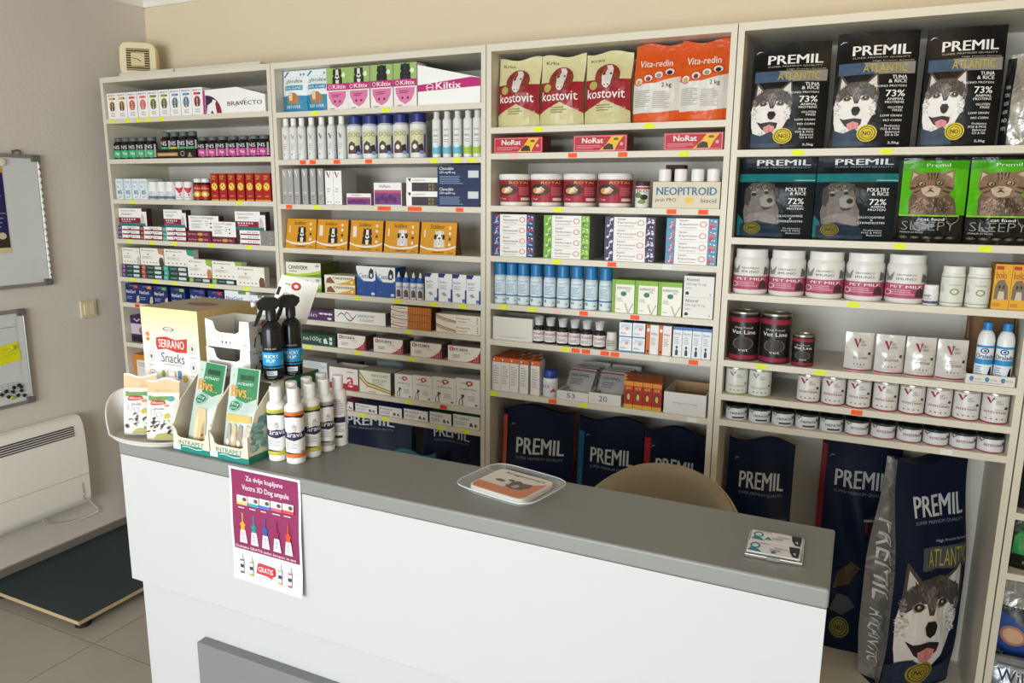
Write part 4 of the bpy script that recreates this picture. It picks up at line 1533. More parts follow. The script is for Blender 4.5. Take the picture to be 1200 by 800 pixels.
def m_glandex(w, h):
    a = ART(R(0, 0, 1, .40, '1f86ae'), R(0, .40, 1, .97, 'e6ebec'), T('glandex', .14, .68, .86, .80, '22242a', .004), R(.12, .53, .88, .64, '2a8cb4'), T('ANAL GLAND', .16, .555, .84, .615, 'e8f2f6', .005), PG([(.28, .2), (.26, .38), (.4, .48), (.62, .46), (.78, .34), (.72, .2)], 'b07a48'), PG([(.34, .38), (.36, .5), (.5, .46), (.5, .28), (.38, .28)], 'e2cdb2'), T('BEEF LIVER', .2, .1, .8, .17, 'd8ecf4'), PG([(.02, .86), (.16, .97), (.26, .97), (.06, .84)], '2a8cb4'), E(.75, .9, .04, .03, '7a8a90'), E(.88, .9, .04, .03, '7a8a90'))
    return bag('chew_pouch', w, .045, h, 'dfe5e6|r0.3|b0.15', a, gus=.2, seed=3, wob=.001, nu=8, nv=8, eps=.0008)


row(m_glandex, 1, 0, [(321.6, 353), (353.4, 385)], (82, 80), 'white and blue chew pouches', 'on the shampoo unit top shelf', 'pouch', G2, d=.045, back=.03)


def m_kiltix(w, h, v):
    sh_ = [(.08, .44), (.92, .44), (.9, .3), (.75, .14), (.5, .05), (.25, .14), (.1, .3)]
    return carton('collar_box', w, .07, h, 'ece8e4|r0.4', ART(R(0, .62, 1, 1, '9ab86a'), sub(dogblob(*v), .22, .60, .82, 1.0), E(.82, .82, .08, .06, 'e0ecd0'), R(0, .47, 1, .63, 'b8206e'), *ring(.16, .55, .08, .05, 'f4e0ec', .25), T('Kiltix', .30, .50, .92, .60, 'f6eef2', .015), PG(sh_, 'd878a4'), L(.25, .30, .75, .38, 2, '7a3050'), E(.38, .2, .05, .03, '5a2038', 8), E(.62, .2, .05, .03, '5a2038', 8), E(.25, .03, .14, .015, 'a8a48a')))


row(m_kiltix, 1, 0, edges(384.4, 407.6, 434.4, 461.2, 489.2), (79.3, 73.8), 'dog collar boxes with magenta band', 'on the shampoo unit', 'box', G2, d=.07, var=[('2a2624', 'e4ded6'), ('2a2624', 'e4ded6'), ('16161a', '2a2a30'), ('18181c', '2e2e34')])


def m_kwedge(w, h):
    return display_wedge(w, h, ART(PG([(0, .34), (1, .40), (1, .595), (.86, .63), (0, .50)], 'b8206e'), *ring(.20, .43, .06, .10, 'f4e0ec', .2), R(.15, .42, .25, .44, 'f4e0ec'), T('Kiltix', .30, .38, .70, .545, 'f6eef2', .02)), 'b')


row(m_kwedge, 1, 0, [(489.8, 563)], 73.2, 'white display box with sloping top and magenta band', '', 'box', G2, d=.10)


def m_vbottle(w, h, v):
    return bottle('shampoo_bottle', w / 2, h, 'dfe0de|r0.35', 'f2f1ee|r0.4', w * .31, h * .17, .10, ART(PG([(.28, .92), (.38, .92), (.50, .76), (.48, .70)], v), PG([(.48, .70), (.56, .86), (.52, .88)], '5a5a58'), L(.3, .3, .6, .55, 4, 'b4b4b0'), R(.3, .12, .4, .16, '6a6a68')), .05, .66, 150)


row(m_vbottle, 1, 1, cents(11.4, 333.8, 345.3, 356.8, 368, 379.8, 391, 402.7), (136, 134.5), 'white shampoo bottles with letter V print', 'on the shampoo unit', 'bottle', G2, rnd=True, var=['d8a030', 'd8a030', 'e0782a', 'd8a030', '3a3a36', '3a4a36', '3a5a36'])


def m_bluecap(w, h, v=None):
    r = w / 2
    a = ART(E(.5, .62, .42, .26, 'cfd0a8'), PG([(.2, .1), (.22, .4), (.4, .52), (.55, .45), (.6, .1)], '5a3a2c'), PG([(.5, .1), (.55, .35), (.75, .4), (.8, .1)], '2a2a30'), E(.4, .3, .1, .08, 'e8e2da'), T('DOG', .25, .66, .75, .80, '7a7a5a', 0), R(.8, .1, .9, .7, '6a5a8a'), E(.7, .12, .1, .06, '8a90c0'))
    return bottle('shampoo_bottle', r, h, 'dfe0e2|r0.35', '1f2e78|r0.35', r * .86, h * .2, .05, a, .05, .74, 150, neck=r * .8)


row(m_bluecap, 1, 1, cents(17, 418, 435.6, 453.6, 471.3, 491), (132, 131.5), 'white bottles with big navy caps', 'on the shampoo unit', 'bottle', G2, rnd=True)


def m_pump(w, h, v):
    return bottle('spray_bottle', w / 2, h, 'e9e9e5|r0.35', 'd5d6d4|r0.35', w * .33, h * .15, .03, ART(R(0, .05, 1, .30, v), E(.45, .3, .3, .06, 'd4e6e8'), T('SPRAY', .25, .56, .7, .62, '6a6a6a', 0), L(.25, .38, .7, .5, 2, 'b0b0b0'), T('Beaphar', .25, .72, .7, .8, 'a0a0a0', 0)), .04, .78, 150, neck=w * .36)


row(m_pump, 1, 1, cents(11.8, 513, 525.2, 537.3, 549.4, 560), (131, 128), 'white bottles with clear overcaps', 'on the shampoo shelf', 'bottle', G2, rnd=True, var=['6fb6cf', '6fb6cf', '6fb6cf', 'a9c24a', 'a9c24a'], gap=.004)


def m_greyv(w, h):
    return carton('medicine_box', w, .10, h, 'a9a7a5|r0.42', ART(PG([(.2, .95), (.4, .95), (.55, .8), (.5, .76)], 'f0f0ee'), PG([(.5, .76), (.72, .92), (.66, .94)], 'f0f0ee'), R(.15, .3, .8, .34, 'c9c7c5'), L(.2, .1, .7, .25, 2, '8a8886')), top='c4c2c0')


row(m_greyv, 1, 2, edges(327.4, 335.4, 344.4, 353.4, 363, 372.3, 381), (197.4, 198), 'grey upright boxes with white V', '', 'box', G2, d=.10)


def m_whitev(w, h):
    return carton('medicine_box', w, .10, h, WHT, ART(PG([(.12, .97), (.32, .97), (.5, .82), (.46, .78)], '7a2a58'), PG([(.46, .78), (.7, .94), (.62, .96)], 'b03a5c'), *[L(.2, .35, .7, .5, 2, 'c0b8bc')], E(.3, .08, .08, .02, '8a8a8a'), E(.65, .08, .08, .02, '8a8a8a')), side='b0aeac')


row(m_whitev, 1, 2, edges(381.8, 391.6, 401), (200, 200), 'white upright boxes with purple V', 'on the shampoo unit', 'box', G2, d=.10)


def m_purp(w, h):
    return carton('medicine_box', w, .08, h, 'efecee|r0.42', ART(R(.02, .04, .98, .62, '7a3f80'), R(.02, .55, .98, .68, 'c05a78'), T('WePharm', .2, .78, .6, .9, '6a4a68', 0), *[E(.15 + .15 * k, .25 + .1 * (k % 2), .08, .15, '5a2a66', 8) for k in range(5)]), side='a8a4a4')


row(m_purp, 1, 2, [(406.4, 435)], 226.6, 'small purple and white box', 'beside the white V boxes', 'box', G2, d=.08)
row(m_purp, 1, 2, [(438.4, 471)], 214, 'taller purple and white box', 'in the middle of the shampoo unit', 'box', G2, d=.08)


def m_darkw(w, h):
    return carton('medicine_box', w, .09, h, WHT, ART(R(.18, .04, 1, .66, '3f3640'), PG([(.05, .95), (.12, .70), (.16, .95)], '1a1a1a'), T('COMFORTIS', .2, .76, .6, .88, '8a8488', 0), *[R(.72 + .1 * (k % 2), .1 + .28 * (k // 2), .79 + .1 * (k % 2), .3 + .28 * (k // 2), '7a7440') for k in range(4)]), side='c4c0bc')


stack(m_darkw, 1, 2, 475.4, 512, (208, 2), 'white and dark brown boxes piled beside the navy boxes', 'box', G2)


def m_clav(w, h):
    return carton('medicine_box', w, .11, h, '14284f|r0.42', ART(T('Clavudale', .05, .78, .38, .93, 'e6eaf0', .01), T('250 mg/80 mg', .05, .58, .42, .72, 'e6eaf0', .006), L(.05, .08, .62, .5, 5, '7a90b8'), R(.72, .40, .96, .74, 'cfd4dc')), top='24386a')


stack(m_clav, 1, 2, 512.8, 563, (193.4, 2), 'large navy medicine boxes piled at the right', 'box', G2, d=.11)


def m_scali(w, h, v):
    g = '8a8a5a'
    mb = MB()
    d = .05
    pl = [(-w / 2, 0), (w / 2, 0), (w * .485, h), (-w * .485, h)]
    C = 'd8961e|r0.4'
    vs = [(-w / 2, -d / 2, 0), (w / 2, -d / 2, 0), (w / 2, d / 2, 0), (-w / 2, d / 2, 0), (-w * .49, -.006, h), (w * .49, -.006, h), (w * .49, .006, h), (-w * .49, .006, h)]
    mb.add(vs, [(0, 1, 5, 4), (2, 3, 7, 6), (4, 5, 6, 7), (3, 2, 1, 0)], C)
    mb.add(vs, [(1, 2, 6, 5), (3, 0, 4, 7)], '7a4a1a|r0.5')
    art = ART(T('Scalibor', .26, .80, .66, .93, '3a2c1c', .008), R(.1, .52, .13, .76, 'f2ead8') if v[2] else R(.08, .45, .19, .80, 'e8e4dc'), sub(v[0], .34, .22, .72, .76),
              *[E(.82, .83 - .17 * k, .035, .05, 'f0e4c8' if k != 2 else '4a3a28', 10) for k in range(4)],
              PG([(0, .27), (.2, .2), (.5, .17), (.8, .21), (1, .29), (1, .24), (.8, .15), (.5, .11), (.2, .14), (0, .22)], 'efe9df'), L(.35, .03, .75, .1, 1, '6a4a1c'), T('65cm', .8, .04, .93, .09, '5a3a18', 0))
    fn = lambda u, v_, e: ((u - .5) * w * (1 - .02 * v_), -d / 2 + v_ * (d / 2 - .006) - e, v_ * h)
    return [('collar_pack', mb.mesh('collar_pack'), None), ('printed_front', MB().art(art, fn).mesh('printed_front'), 0)]


bt = dogblob('1f1c1c', 'e8e4dc')
dal = dogblob('d9d4cc', 'f0ece6') + [E(.2, .6, .1, .16, '1c1a1a'), E(.8, .6, .1, .16, '1c1a1a'), E(.45, .82, .03, .03, '1c1a1a', 8), E(.55, .4, .03, .03, '1c1a1a', 8), E(.5, .2, .05, .04, '1c1a1a', 8)]
V1, V2 = (bt, 1, 1), (dal, 2, 1)
cache_s = {}
row(lambda w, h, v: m_scali(w, h, {'a': (bt, 0, 1), 'b': (bt, 0, 0), 'c': (dal, 0, 1)}[v]), 1, 3, [(332, 367.4), (369.6, 407.4), (408.8, 448), (449.6, 489.6), (491.2, 534)], (255, 262), 'golden yellow collar packs', 'on the shampoo unit', 'pack', G2, d=.05, var=['a', 'b', 'b', 'c', 'c'])


def m_cani(c1, c2):
    def f(w, h):
        return carton('wormer_box', w, .13, h, 'eeecdf|r0.42', ART(PG([(0, 0), (1, 0), (1, .5), (.7, .3), (.3, .15), (0, .22)], c1), PG([(.4, 0), (1, .28), (1, 0)], c2), T('CANIVERM', .07, .50, .62, .78, '2a2a22', .012), L(.08, .3, .35, .42, 1, '7a7a6a'), E(.9, .8, .06, .1, '9ab0b8')), side='4c5418', top='9a9c80')
    return f


stack(m_cani('b8cc3c', '6a9a2a'), 1, 4, 332, 377, (307.4, 2), 'white and lime wormer boxes piled at the left', 'box', G2, d=.13)


def m_cani2(w, h):
    return carton('wormer_box', w, .09, h, 'f0ead8|r0.42', ART(PG([(.35, 0), (1, 0), (1, .8), (.75, .35)], 'e0a32a'), T('CANIVERM', .28, .55, .92, .82, '2a2a22', .01), PG([(.05, .1), (.08, .6), (.2, .8), (.3, .4), (.35, .1)], '8a5a3c'), E(.9, .3, .05, .14, 'f0e0b0')), side='b87a1c')


stack(m_cani2, 1, 4, 381, 416.6, (322.6, 2), 'white and orange wormer boxes piled', 'box', G2, d=.09)


def m_cestal(w, h):
    return carton('wormer_box', w, .08, h, '1d4f9a|r0.42', ART(PG([(0, 1), (1, 1), (1, .55), (.85, .5), (.4, .5), (.12, .66), (0, .9)], 'eef0f2'), PG([(0, .9), (.12, .66), (.4, .5), (.40, .46), (.10, .6), (0, .8)], '3a94c8'), T('Cestal', .14, .60, .66, .76, '1d3f80', .008), PG([(.66, .6), (.66, .82), (.76, .95), (.9, .88), (.92, .66), (.8, .58)], '2a2c30'), E(.78, .7, .06, .07, 'e8e4de'), E(.85, .08, .1, .05, 'cfdcec'), T('chew', .12, .14, .3, .18, '9ab4d8', 0)), top='c8ccd0')


row(m_cestal, 1, 4, edges(418.2, 440.8, 463.6), (312, 313), 'blue wormer boxes with black dog', 'on the shampoo unit', 'box', G2, d=.08)


def m_drop(w, h, v=None):
    r = w / 2
    hb = h * .70
    return [('dropper_bottle', None, None), ('bottle_body', MB().lathe([(0, 0), (r, 0), (r, hb * .9), (r * .7, hb)], 'e4e6ea|r0.35', 18).mesh('b'), 0),
            ('collar_ring', MB().lathe([(r * .98, hb * .86), (r * 1.02, hb * .88), (r * 1.02, hb * 1.12), (r * .8, hb * 1.15), (0, hb * 1.15)], '2a62b4|r0.35', 18).mesh('c'), 0),
            ('nozzle_cap', MB().lathe([(r * .45, hb * 1.14), (r * .38, hb * 1.25), (r * .16, h), (0, h)], 'eceef0|r0.35', 14).mesh('n'), 0),
            ('label_print', MB().art(ART(R(.1, .1, .9, .8, 'd8dce6'), PG([(.3, .1), (.3, .5), (.5, .6), (.7, .5), (.75, .1)], '6a4a48'), T('CLN', .3, .68, .8, .8, '2a3a78')), cyl(r, 150, 0, hb * .85), us=1 / 8, eps=.0008).mesh('l'), 1)]


row(m_drop, 1, 4, cents(8.6, 468.4, 477, 485.6, 493.4), (319, 319), 'dropper bottles with blue collars', 'on the shampoo unit', 'bottle', G2, rnd=True, gap=.002)


def m_wnavy(w, h):
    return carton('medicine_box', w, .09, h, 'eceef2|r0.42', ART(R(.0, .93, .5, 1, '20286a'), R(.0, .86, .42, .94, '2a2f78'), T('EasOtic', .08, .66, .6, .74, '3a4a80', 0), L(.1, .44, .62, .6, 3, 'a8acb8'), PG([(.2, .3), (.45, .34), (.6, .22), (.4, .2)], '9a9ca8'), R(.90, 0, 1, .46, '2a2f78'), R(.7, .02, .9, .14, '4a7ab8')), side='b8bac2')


row(m_wnavy, 1, 4, edges(498.4, 513.8, 530.2, 546.8, 563), (320, 322.5), 'white boxes with navy corner marks', 'on the shampoo unit', 'box', G2, d=.09)


def m_pbox(w, h):
    return carton('medicine_box', w, .07, h, '53305e|r0.42', ART(T('silin', .3, .3, .62, .75, 'd8c8e0', 0), E(.72, .7, .05, .1, 'e8e0ec'), E(.82, .7, .05, .1, 'e8e0ec'), E(.92, .7, .05, .1, 'e8e0ec'), E(.9, .22, .05, .12, 'e8e0ec')), top='8a7090')


row(m_pbox, 1, 5, [(340, 391.6)], 363, 'purple box left of the wave printed white box', '', 'box', G2, d=.07)


def wave(u0, u1, v0, a, c, th):
    up, dn = [], []
    for i in range(13):
        t = i / 12
        y_ = v0 + a * math.sin(t * 6.8)
        up.append((u0 + (u1 - u0) * t, y_ + th))
        dn.append((u0 + (u1 - u0) * t, y_ - th))
    return [PG([up[i], up[i + 1], dn[i + 1], dn[i]], c) for i in range(12)]


def m_gastro(w, h):
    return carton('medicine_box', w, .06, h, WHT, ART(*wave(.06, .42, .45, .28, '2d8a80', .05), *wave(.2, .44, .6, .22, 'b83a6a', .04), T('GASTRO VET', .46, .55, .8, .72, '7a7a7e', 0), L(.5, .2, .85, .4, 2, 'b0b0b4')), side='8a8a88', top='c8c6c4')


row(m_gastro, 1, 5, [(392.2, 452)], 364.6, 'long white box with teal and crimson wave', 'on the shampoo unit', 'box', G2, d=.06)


def m_orst(w, h):
    return carton('medicine_box', w, .08, h, 'b8641e|r0.42', ART(R(0, 0, .42, 1, 'ece6dc'), PG([(0, .55), (.2, .3), (.42, .25), (.42, .15), (.2, .18), (0, .4)], 'c03a2a'), T('Ronaxan', .05, .62, .36, .86, '3a5a4a', 0), *[R(.44 + .06 * k, .1, .47 + .06 * k, .9, 'd0842e') for k in range(9)]), side='5a3a1c', top='9a6a34')


stack(m_orst, 1, 5, 458.4, 505.6, (359.4, 3), 'orange and white boxes piled beside the wave box', 'box', G2, d=.08)


def m_stripe(w, h):
    return carton('medicine_box', w, .08, h, 'ece6d8|r0.42', ART(*[PG([(0, .95 - k * .16), (.18, .62 - k * .16), (.46, .32 - k * .1), (.46, .24 - k * .1), (.18, .52 - k * .16), (0, .84 - k * .16)], c) for k, c in enumerate(('b83a2a', '6a9a4a', 'd8a070'))], T('Floxyvet', .46, .5, .78, .74, '4a4a40', 0), L(.5, .2, .8, .36, 1, '9a9488'), *[E(.94, .2 + .2 * k, .02, .06, '8a8a80', 8) for k in range(4)]))


stack(m_stripe, 1, 5, 511, 563, (368.8, 2), 'white boxes with red and green stripes piled', 'box', G2, d=.08)
row(lambda w, h: carton('medicine_box', w, .05, h, '3a4424|r0.5', ART(R(.5, .1, .95, .9, '6a7a2a'), T('plus', .08, .3, .42, .7, '8a9a6a', 0))), 1, 5, [(535, 562)], 363, 'dark green box lying behind the striped boxes', '', 'box', G2, d=.05, back=.12)


def m_tube(w, h):
    return carton('medicine_box', w, .07, h, '1f4a3a|r0.42', ART(T('ne100g', .30, .25, .70, .8, 'cfe0d4', 0), PG([(.75, .2), (.74, .6), (.8, .75), (.84, .2)], 'dfe8e0'), R(.87, .15, .93, .45, 'e0e8e2'), R(.87, .55, .93, .85, 'e0e8e2')), top='5a7a6c')


row(m_tube, 1, 6, [(334, 392.6)], 391, 'dark green ointment box', 'beside the boxes with red curves', 'box', G2, d=.07)


def m_ryc(w, h):
    cv = [(1, .98), (.98, .7), (.9, .4), (.72, .12), (.58, 0), (1, 0)]
    cv2 = [(1, .98), (.98, .72), (.9, .42), (.74, .14), (.62, 0), (.5, 0), (.7, .2), (.84, .5), (.9, .98)]
    return carton('medicine_box', w, .08, h, 'f0ebe2|r0.42', ART(PG(cv, 'a8283c'), *[E(.8 + .06 * (k % 3), .1 + .14 * (k // 3), .02, .04, 'e0a0a8', 6) for k in range(9)], R(.06, .68, .16, .92, 'c0283c'), R(.1, .72, .12, .88, 'f4ecec'), R(.08, .78, .14, .82, 'f4ecec'), T('RYCARFA', .18, .68, .62, .88, '3a3034', .01), T('50mg', .52, .52, .7, .62, 'b84a58', 0), L(.14, .2, .4, .45, 3, 'a8a098')), side='6a5a58', top='a89c98')


row(m_ryc, 1, 6, [(394.6, 430), (438, 472.6), (481.4, 517.6), (526, 562)], (393, 405.6), 'white boxes with crimson corner curves', 'on the shampoo unit', 'box', G2, d=.08)


# eighth shelf
def m_leaf(w, h):
    return carton('sachet_box', w, .07, h, 'd5d8d8|r0.45', ART(*[L(.04, .1, .96, .9, 4, '9aa4a4')]))


stack(m_leaf, 1, 7, 352, 384, (423, 3), 'pale printed sachet boxes piled behind the spray bottles', 'box', G2, back=.05, d=.07)
row(lambda w, h: carton('medicine_box', w, .06, h, '20284c|r0.45', ART(R(.3, .1, .5, .9, '8a90a8'), T('vet', .6, .3, .9, .7, '9aa0c0', 0))), 1, 7, [(385, 418)], 424, 'navy box behind the red banded white box', '', 'box', G2, d=.06, back=.12)


def m_redband(w, h):
    return tray('open_carton', w, .09, h, 'ece6e0|r0.45', ART(R(0, 0, 1, .28, 'b0202e'), *ring(.74, .32, .12, .18, 'f4f0ec', .4), T('a', .62, .2, .86, .6, 'c83a48', .03), T('vitaest', .6, .8, .85, .88, '6a6460', 0)), inner='c4beb8')


row(m_redband, 1, 7, [(386.6, 420)], 431, 'open white carton with red base band', 'on the shampoo unit', 'box', G2, d=.09)


def m_ygs(w, h):
    return carton('medicine_box', w, .09, h, 'e6e4d2|r0.45', ART(*[PG([(0, .95 - k * .22), (.25, .5 - k * .14), (1, .22 - k * .1), (1, .12 - k * .1 + .04), (.25, .42 - k * .14), (0, .85 - k * .22)], c) for k, c in enumerate(('8a9c2c', 'd07a3c'))], T('HEPATOVET', .4, .76, .92, .88, '6a6a54', 0), L(.42, .4, .9, .68, 4, 'a8a894'), L(.3, .03, .6, .1, 1, '9a9a80')), side='8a8672', top='c9c6b0')


row(m_ygs, 1, 7, [(421.4, 458)], 435.4, 'cream box with olive and orange curves', 'on the shampoo unit', 'box', G2, d=.09)


def m_comma(w, h):
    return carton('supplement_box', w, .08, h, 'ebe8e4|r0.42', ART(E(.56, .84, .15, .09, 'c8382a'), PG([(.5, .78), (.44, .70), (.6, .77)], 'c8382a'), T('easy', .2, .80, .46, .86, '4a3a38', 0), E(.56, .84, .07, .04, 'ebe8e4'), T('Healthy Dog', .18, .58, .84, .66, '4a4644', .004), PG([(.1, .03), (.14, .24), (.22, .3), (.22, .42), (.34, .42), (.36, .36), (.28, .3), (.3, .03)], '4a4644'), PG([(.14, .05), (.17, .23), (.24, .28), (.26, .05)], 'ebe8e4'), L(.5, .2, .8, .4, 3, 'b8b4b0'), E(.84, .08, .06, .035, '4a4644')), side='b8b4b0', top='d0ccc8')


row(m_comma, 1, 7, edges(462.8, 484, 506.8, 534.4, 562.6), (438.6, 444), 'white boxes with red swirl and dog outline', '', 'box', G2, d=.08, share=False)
row(lambda w, h: bag('blue_pouch', w, .03, h, '8fa2b4|r0.3|b0.3', ART(T('pure', .2, .5, .7, .7, '5a6c80', 0)), gus=.1, nu=6, nv=6), 1, 7, [(440, 470)], 425, 'pale blue pouch lying behind the cream box', '', 'pouch', G2, d=.03, back=.16)


def m_low(w, h, v):
    return carton('tablet_box', w, .08, h, 'e6e4e2|r0.42', ART(T('Prazitel', .05, .62, .6, .85, v, 0), L(.05, .15, .5, .5, 3, 'a0a4a4'), PG([(.62, .15), (.62, .4), (.7, .5), (.76, .15)], '5a5658'), PG([(.8, .15), (.8, .35), (.86, .45), (.92, .15)], '5a5658')), top=v, side='8a8a88')


row(m_low, 1, 8, [(401, 414), (416.4, 442), (444.2, 471), (473.4, 501.4), (503.6, 529), (531, 562.4)], (470.4, 487), 'flat tablet boxes on the lowest shampoo shelf', '', 'box', G2, d=.08, share=False, var=['b03a6a', '2a3f78', '26387a', '2a4080', '2c6a48', '2f7a4c'])

# ================================================================== supplement unit (2)
G3 = 'goods on the supplement unit'


def m_kosto(w, h, v):
    a = ART(R(.0, .18, 1, .62, '9a1f2c|r0.35'), PG([(0, .62), (.0, .56), (.5, .62)], '9a1f2c|r0.35'), PG([(.0, .04), (.0, .18), (.5, .34), (1, .18), (1, .04)], 'cdc594|r0.35'), sub(cow(), .22, .48, .78, .84), E(.2, .54, .10, .06, 'b0a85a'), T('kostovit', .06, .36, .90, .49, 'f4eee8', .012), L(.3, .18, .7, .28, 3, '8a8250'), T('2kg', .78, .2, .92, .25, 'd8c0b8', 0), T('Krka', .1, .88, .4, .92, '6a6438', 0))
    return bag('feed_bag', w, .09, h, 'd3cc9c|r0.32|b0.35', a, gus=.4, seal=.93, sealed=.1, seed=v, wob=.003, topcut=.006, nu=10, nv=12, pinch=.05)


row(m_kosto, 2, 0, [(579.6, 629), (629.6, 680), (680.6, 736.6)], (66, 60), 'cream and crimson cow feed bags', 'on the supplement unit', 'bag', G3, d=.09, back=.02, var=[1, 2, 3])


def m_vita(w, h, v):
    a = ART(R(0, .13, 1, .58, 'dcd8d2|r0.35'), PG([(0, .5), (.0, .68), (1, .78), (1, .58), (.5, .5)], 'd85a1e|r0.35'), PG([(.12, .02), (.3, .10), (.6, .13), (1, .16), (1, .02)], 'd85a1e|r0.35'), T('Vita-redin', .12, .71, .82, .80, 'f4ece6', .012),
            *[o for k in range(4) for o in (E(.13 + .22 * k, .53 + .035 * k, .11, .055, 'c03a24', 14), E(.13 + .22 * k, .53 + .035 * k, .09, .043, 'e8e0d8', 14), E(.13 + .22 * k, .52 + .035 * k, .055, .03, ('c8a860', '7a2a1c', '9a9688', '2a2624')[k], 10))], T('2 kg', .64, .43, .84, .50, '2a2624', .005), *L(.04, .2, .42, .42, 9, 'b0aca4'), *L(.46, .18, .86, .40, 9, 'b0aca4'))
    return bag('feed_bag', w, .10, h, 'd4551c|r0.32|b0.35', a, gus=.42, seal=.95, sealed=.12, seed=v, wob=.003, topcut=.006, nu=10, nv=12)


row(m_vita, 2, 0, [(737.6, 794.4), (795.6, 852)], (50, 44), 'orange and white mineral feed bags', 'on the supplement unit', 'bag', G3, d=.10, back=.02, var=[5, 6])


def m_norat(w, h):
    return carton('bait_box', w, .08, h, 'b81f2c|r0.4', ART(R(.02, .06, .98, .94, 'e0a0a0'), R(.03, .09, .97, .91, 'b81f2c'), T('NoRat', .17, .52, .56, .84, 'f4ecec', .02), L(.06, .16, .55, .42, 3, 'd88890'), PG([(.50, .09), (.62, .45), (.72, .91), (.93, .91), (.84, .5), (.78, .09)], 'e8b81e'), PG([(.56, .12), (.58, .32), (.66, .5), (.74, .42), (.76, .12)], '2a2420'), E(.80, .75, .05, .08, '6a5a24'), E(.90, .45, .03, .1, 'e0a0a0')), side='7a1a22', top='c85a60')


row(m_norat, 2, 1, [(577.4, 635), (671, 735), (779, 850)], (160, 156), 'red bait boxes', 'on the second supplement shelf', 'box', G3, d=.08)


def m_bucket(w, h, v=None):
    r = w / 2
    rb = r * .9
    bp = [(0, 0), (rb, 0), (rb + .001, .004), (r * .97, h * .86)]
    lp = [(r * .97, h * .85), (r, h * .86), (r, h * .97), (r * .97, h), (r * .9, h), (r * .88, h * .975), (0, h * .975)]
    a = ART(R(0, .0, 1, 1, 'a3283a'), R(.0, .80, 1, .92, '8a1f30'), T('ROTAL', .42, .82, .86, .92, 'd8b040', .01), E(.36, .55, .24, .26, '4a2a22', 16), E(.34, .52, .14, .14, 'd0a060'), PG([(.3, .4), (.5, .55), (.42, .7), (.32, .6)], 'e8dccc'), L(.62, .3, .9, .68, 5, 'c87a80'), R(.66, .08, .9, .2, 'e0d8d0'), T('2 kg', .1, .1, .34, .2, 'e0c0c0', 0))
    return [('feed_bucket', None, None), ('bucket_body', MB().lathe(bp, 'e8e4de|r0.35', 30).mesh('b'), 0), ('lid', MB().lathe(lp, 'eceae4|r0.35', 30).mesh('l'), 0),
            ('label_print', MB().art(a, lambda u, v_, e: cyl(rb + (r * .97 - rb) * (.12 + .72 * v_) / .86, 175, h * .12, h * .82)(u, v_, e), us=1 / 12, eps=.0013).mesh('p'), 1)]


row(m_bucket, 2, 2, [(580.6, 619), (619.6, 657.6), (658.4, 698.6), (700, 742.6)], (204.4, 204), 'white buckets with crimson labels', 'on the supplement unit', 'bucket', G3, rnd=True)


def m_dkjar(w, h, v=None):
    return jar('supplement_jar', w / 2, h, 'e8e8e2|r0.35', '3a2f2c|r0.4', .18, 1.0, ART(E(.3, .6, .2, .15, '6a8a4a'), E(.6, .5, .2, .15, '2a2a28'), E(.5, .25, .2, .12, '7a9a5a'), T('EKO', .25, .75, .75, .9, '4a6a3a')), None, .05, .75, 160, bands=((.70, .78, 'c83a3a'),))


row(m_dkjar, 2, 2, cents(16.6, 752.4), 212.5, 'white jar with dark brown lid', 'beside the four buckets', 'jar', G3, rnd=True)


def m_neo(w, h):
    return tray('display_carton', w, .08, h, 'd6cdb6|r0.5', ART(T('NEOPITROID', .06, .50, .95, .80, '1d6a96', .022), T('prah PRO', .05, .22, .36, .38, '4a4a46', .005), R(.50, .22, .61, .40, 'eac01e'), T('biocid', .73, .22, .95, .38, '4a4a46', .005)), hb=h * 1.0)


nb = row(m_neo, 2, 2, [(765, 845)], 213, 'beige display carton with blue lettering', 'holding four white bottles', 'box', G3, d=.08)


def m_wcap(w, h, v=None):
    return bottle('powder_bottle', w / 2, h, 'e9e7e2|r0.4', 'efeee9|r0.4', w * .48, h * .32, .06)


row(m_wcap, 2, 2, cents(17.0, 778, 796.4, 816, 834.4), (198, 198), 'white capped bottles standing in the beige carton', '', 'bottle', G3, rnd=True, back=.02, on=.0035, gap=.004)
row(lambda w, h: carton('brown_box', w, .05, h, '4a3426|r0.7'), 2, 2, [(778, 800)], 193, 'dark brown box behind the beige display carton', '', 'box', G3, d=.05, back=.12)


def m_swirl(endc, dots, nm):
    def f(w, h):
        rn = random.Random(4)
        dd = []
        for k in range(6):
            for e0 in (0.0, .82):
                dd.append(E(e0 + rn.uniform(.03, .15), rn.uniform(.1, .9), .03, .12, dots[k % len(dots)], 8))
                dd.append(E(e0 + rn.uniform(.03, .15), rn.uniform(.1, .9), .015, .06, 'f0ece6', 6))
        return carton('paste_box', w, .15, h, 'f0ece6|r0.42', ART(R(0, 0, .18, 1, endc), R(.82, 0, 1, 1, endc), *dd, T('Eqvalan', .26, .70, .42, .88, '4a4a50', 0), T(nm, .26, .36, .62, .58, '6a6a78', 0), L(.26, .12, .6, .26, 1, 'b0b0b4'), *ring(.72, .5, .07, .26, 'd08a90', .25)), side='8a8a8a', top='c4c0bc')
    return f


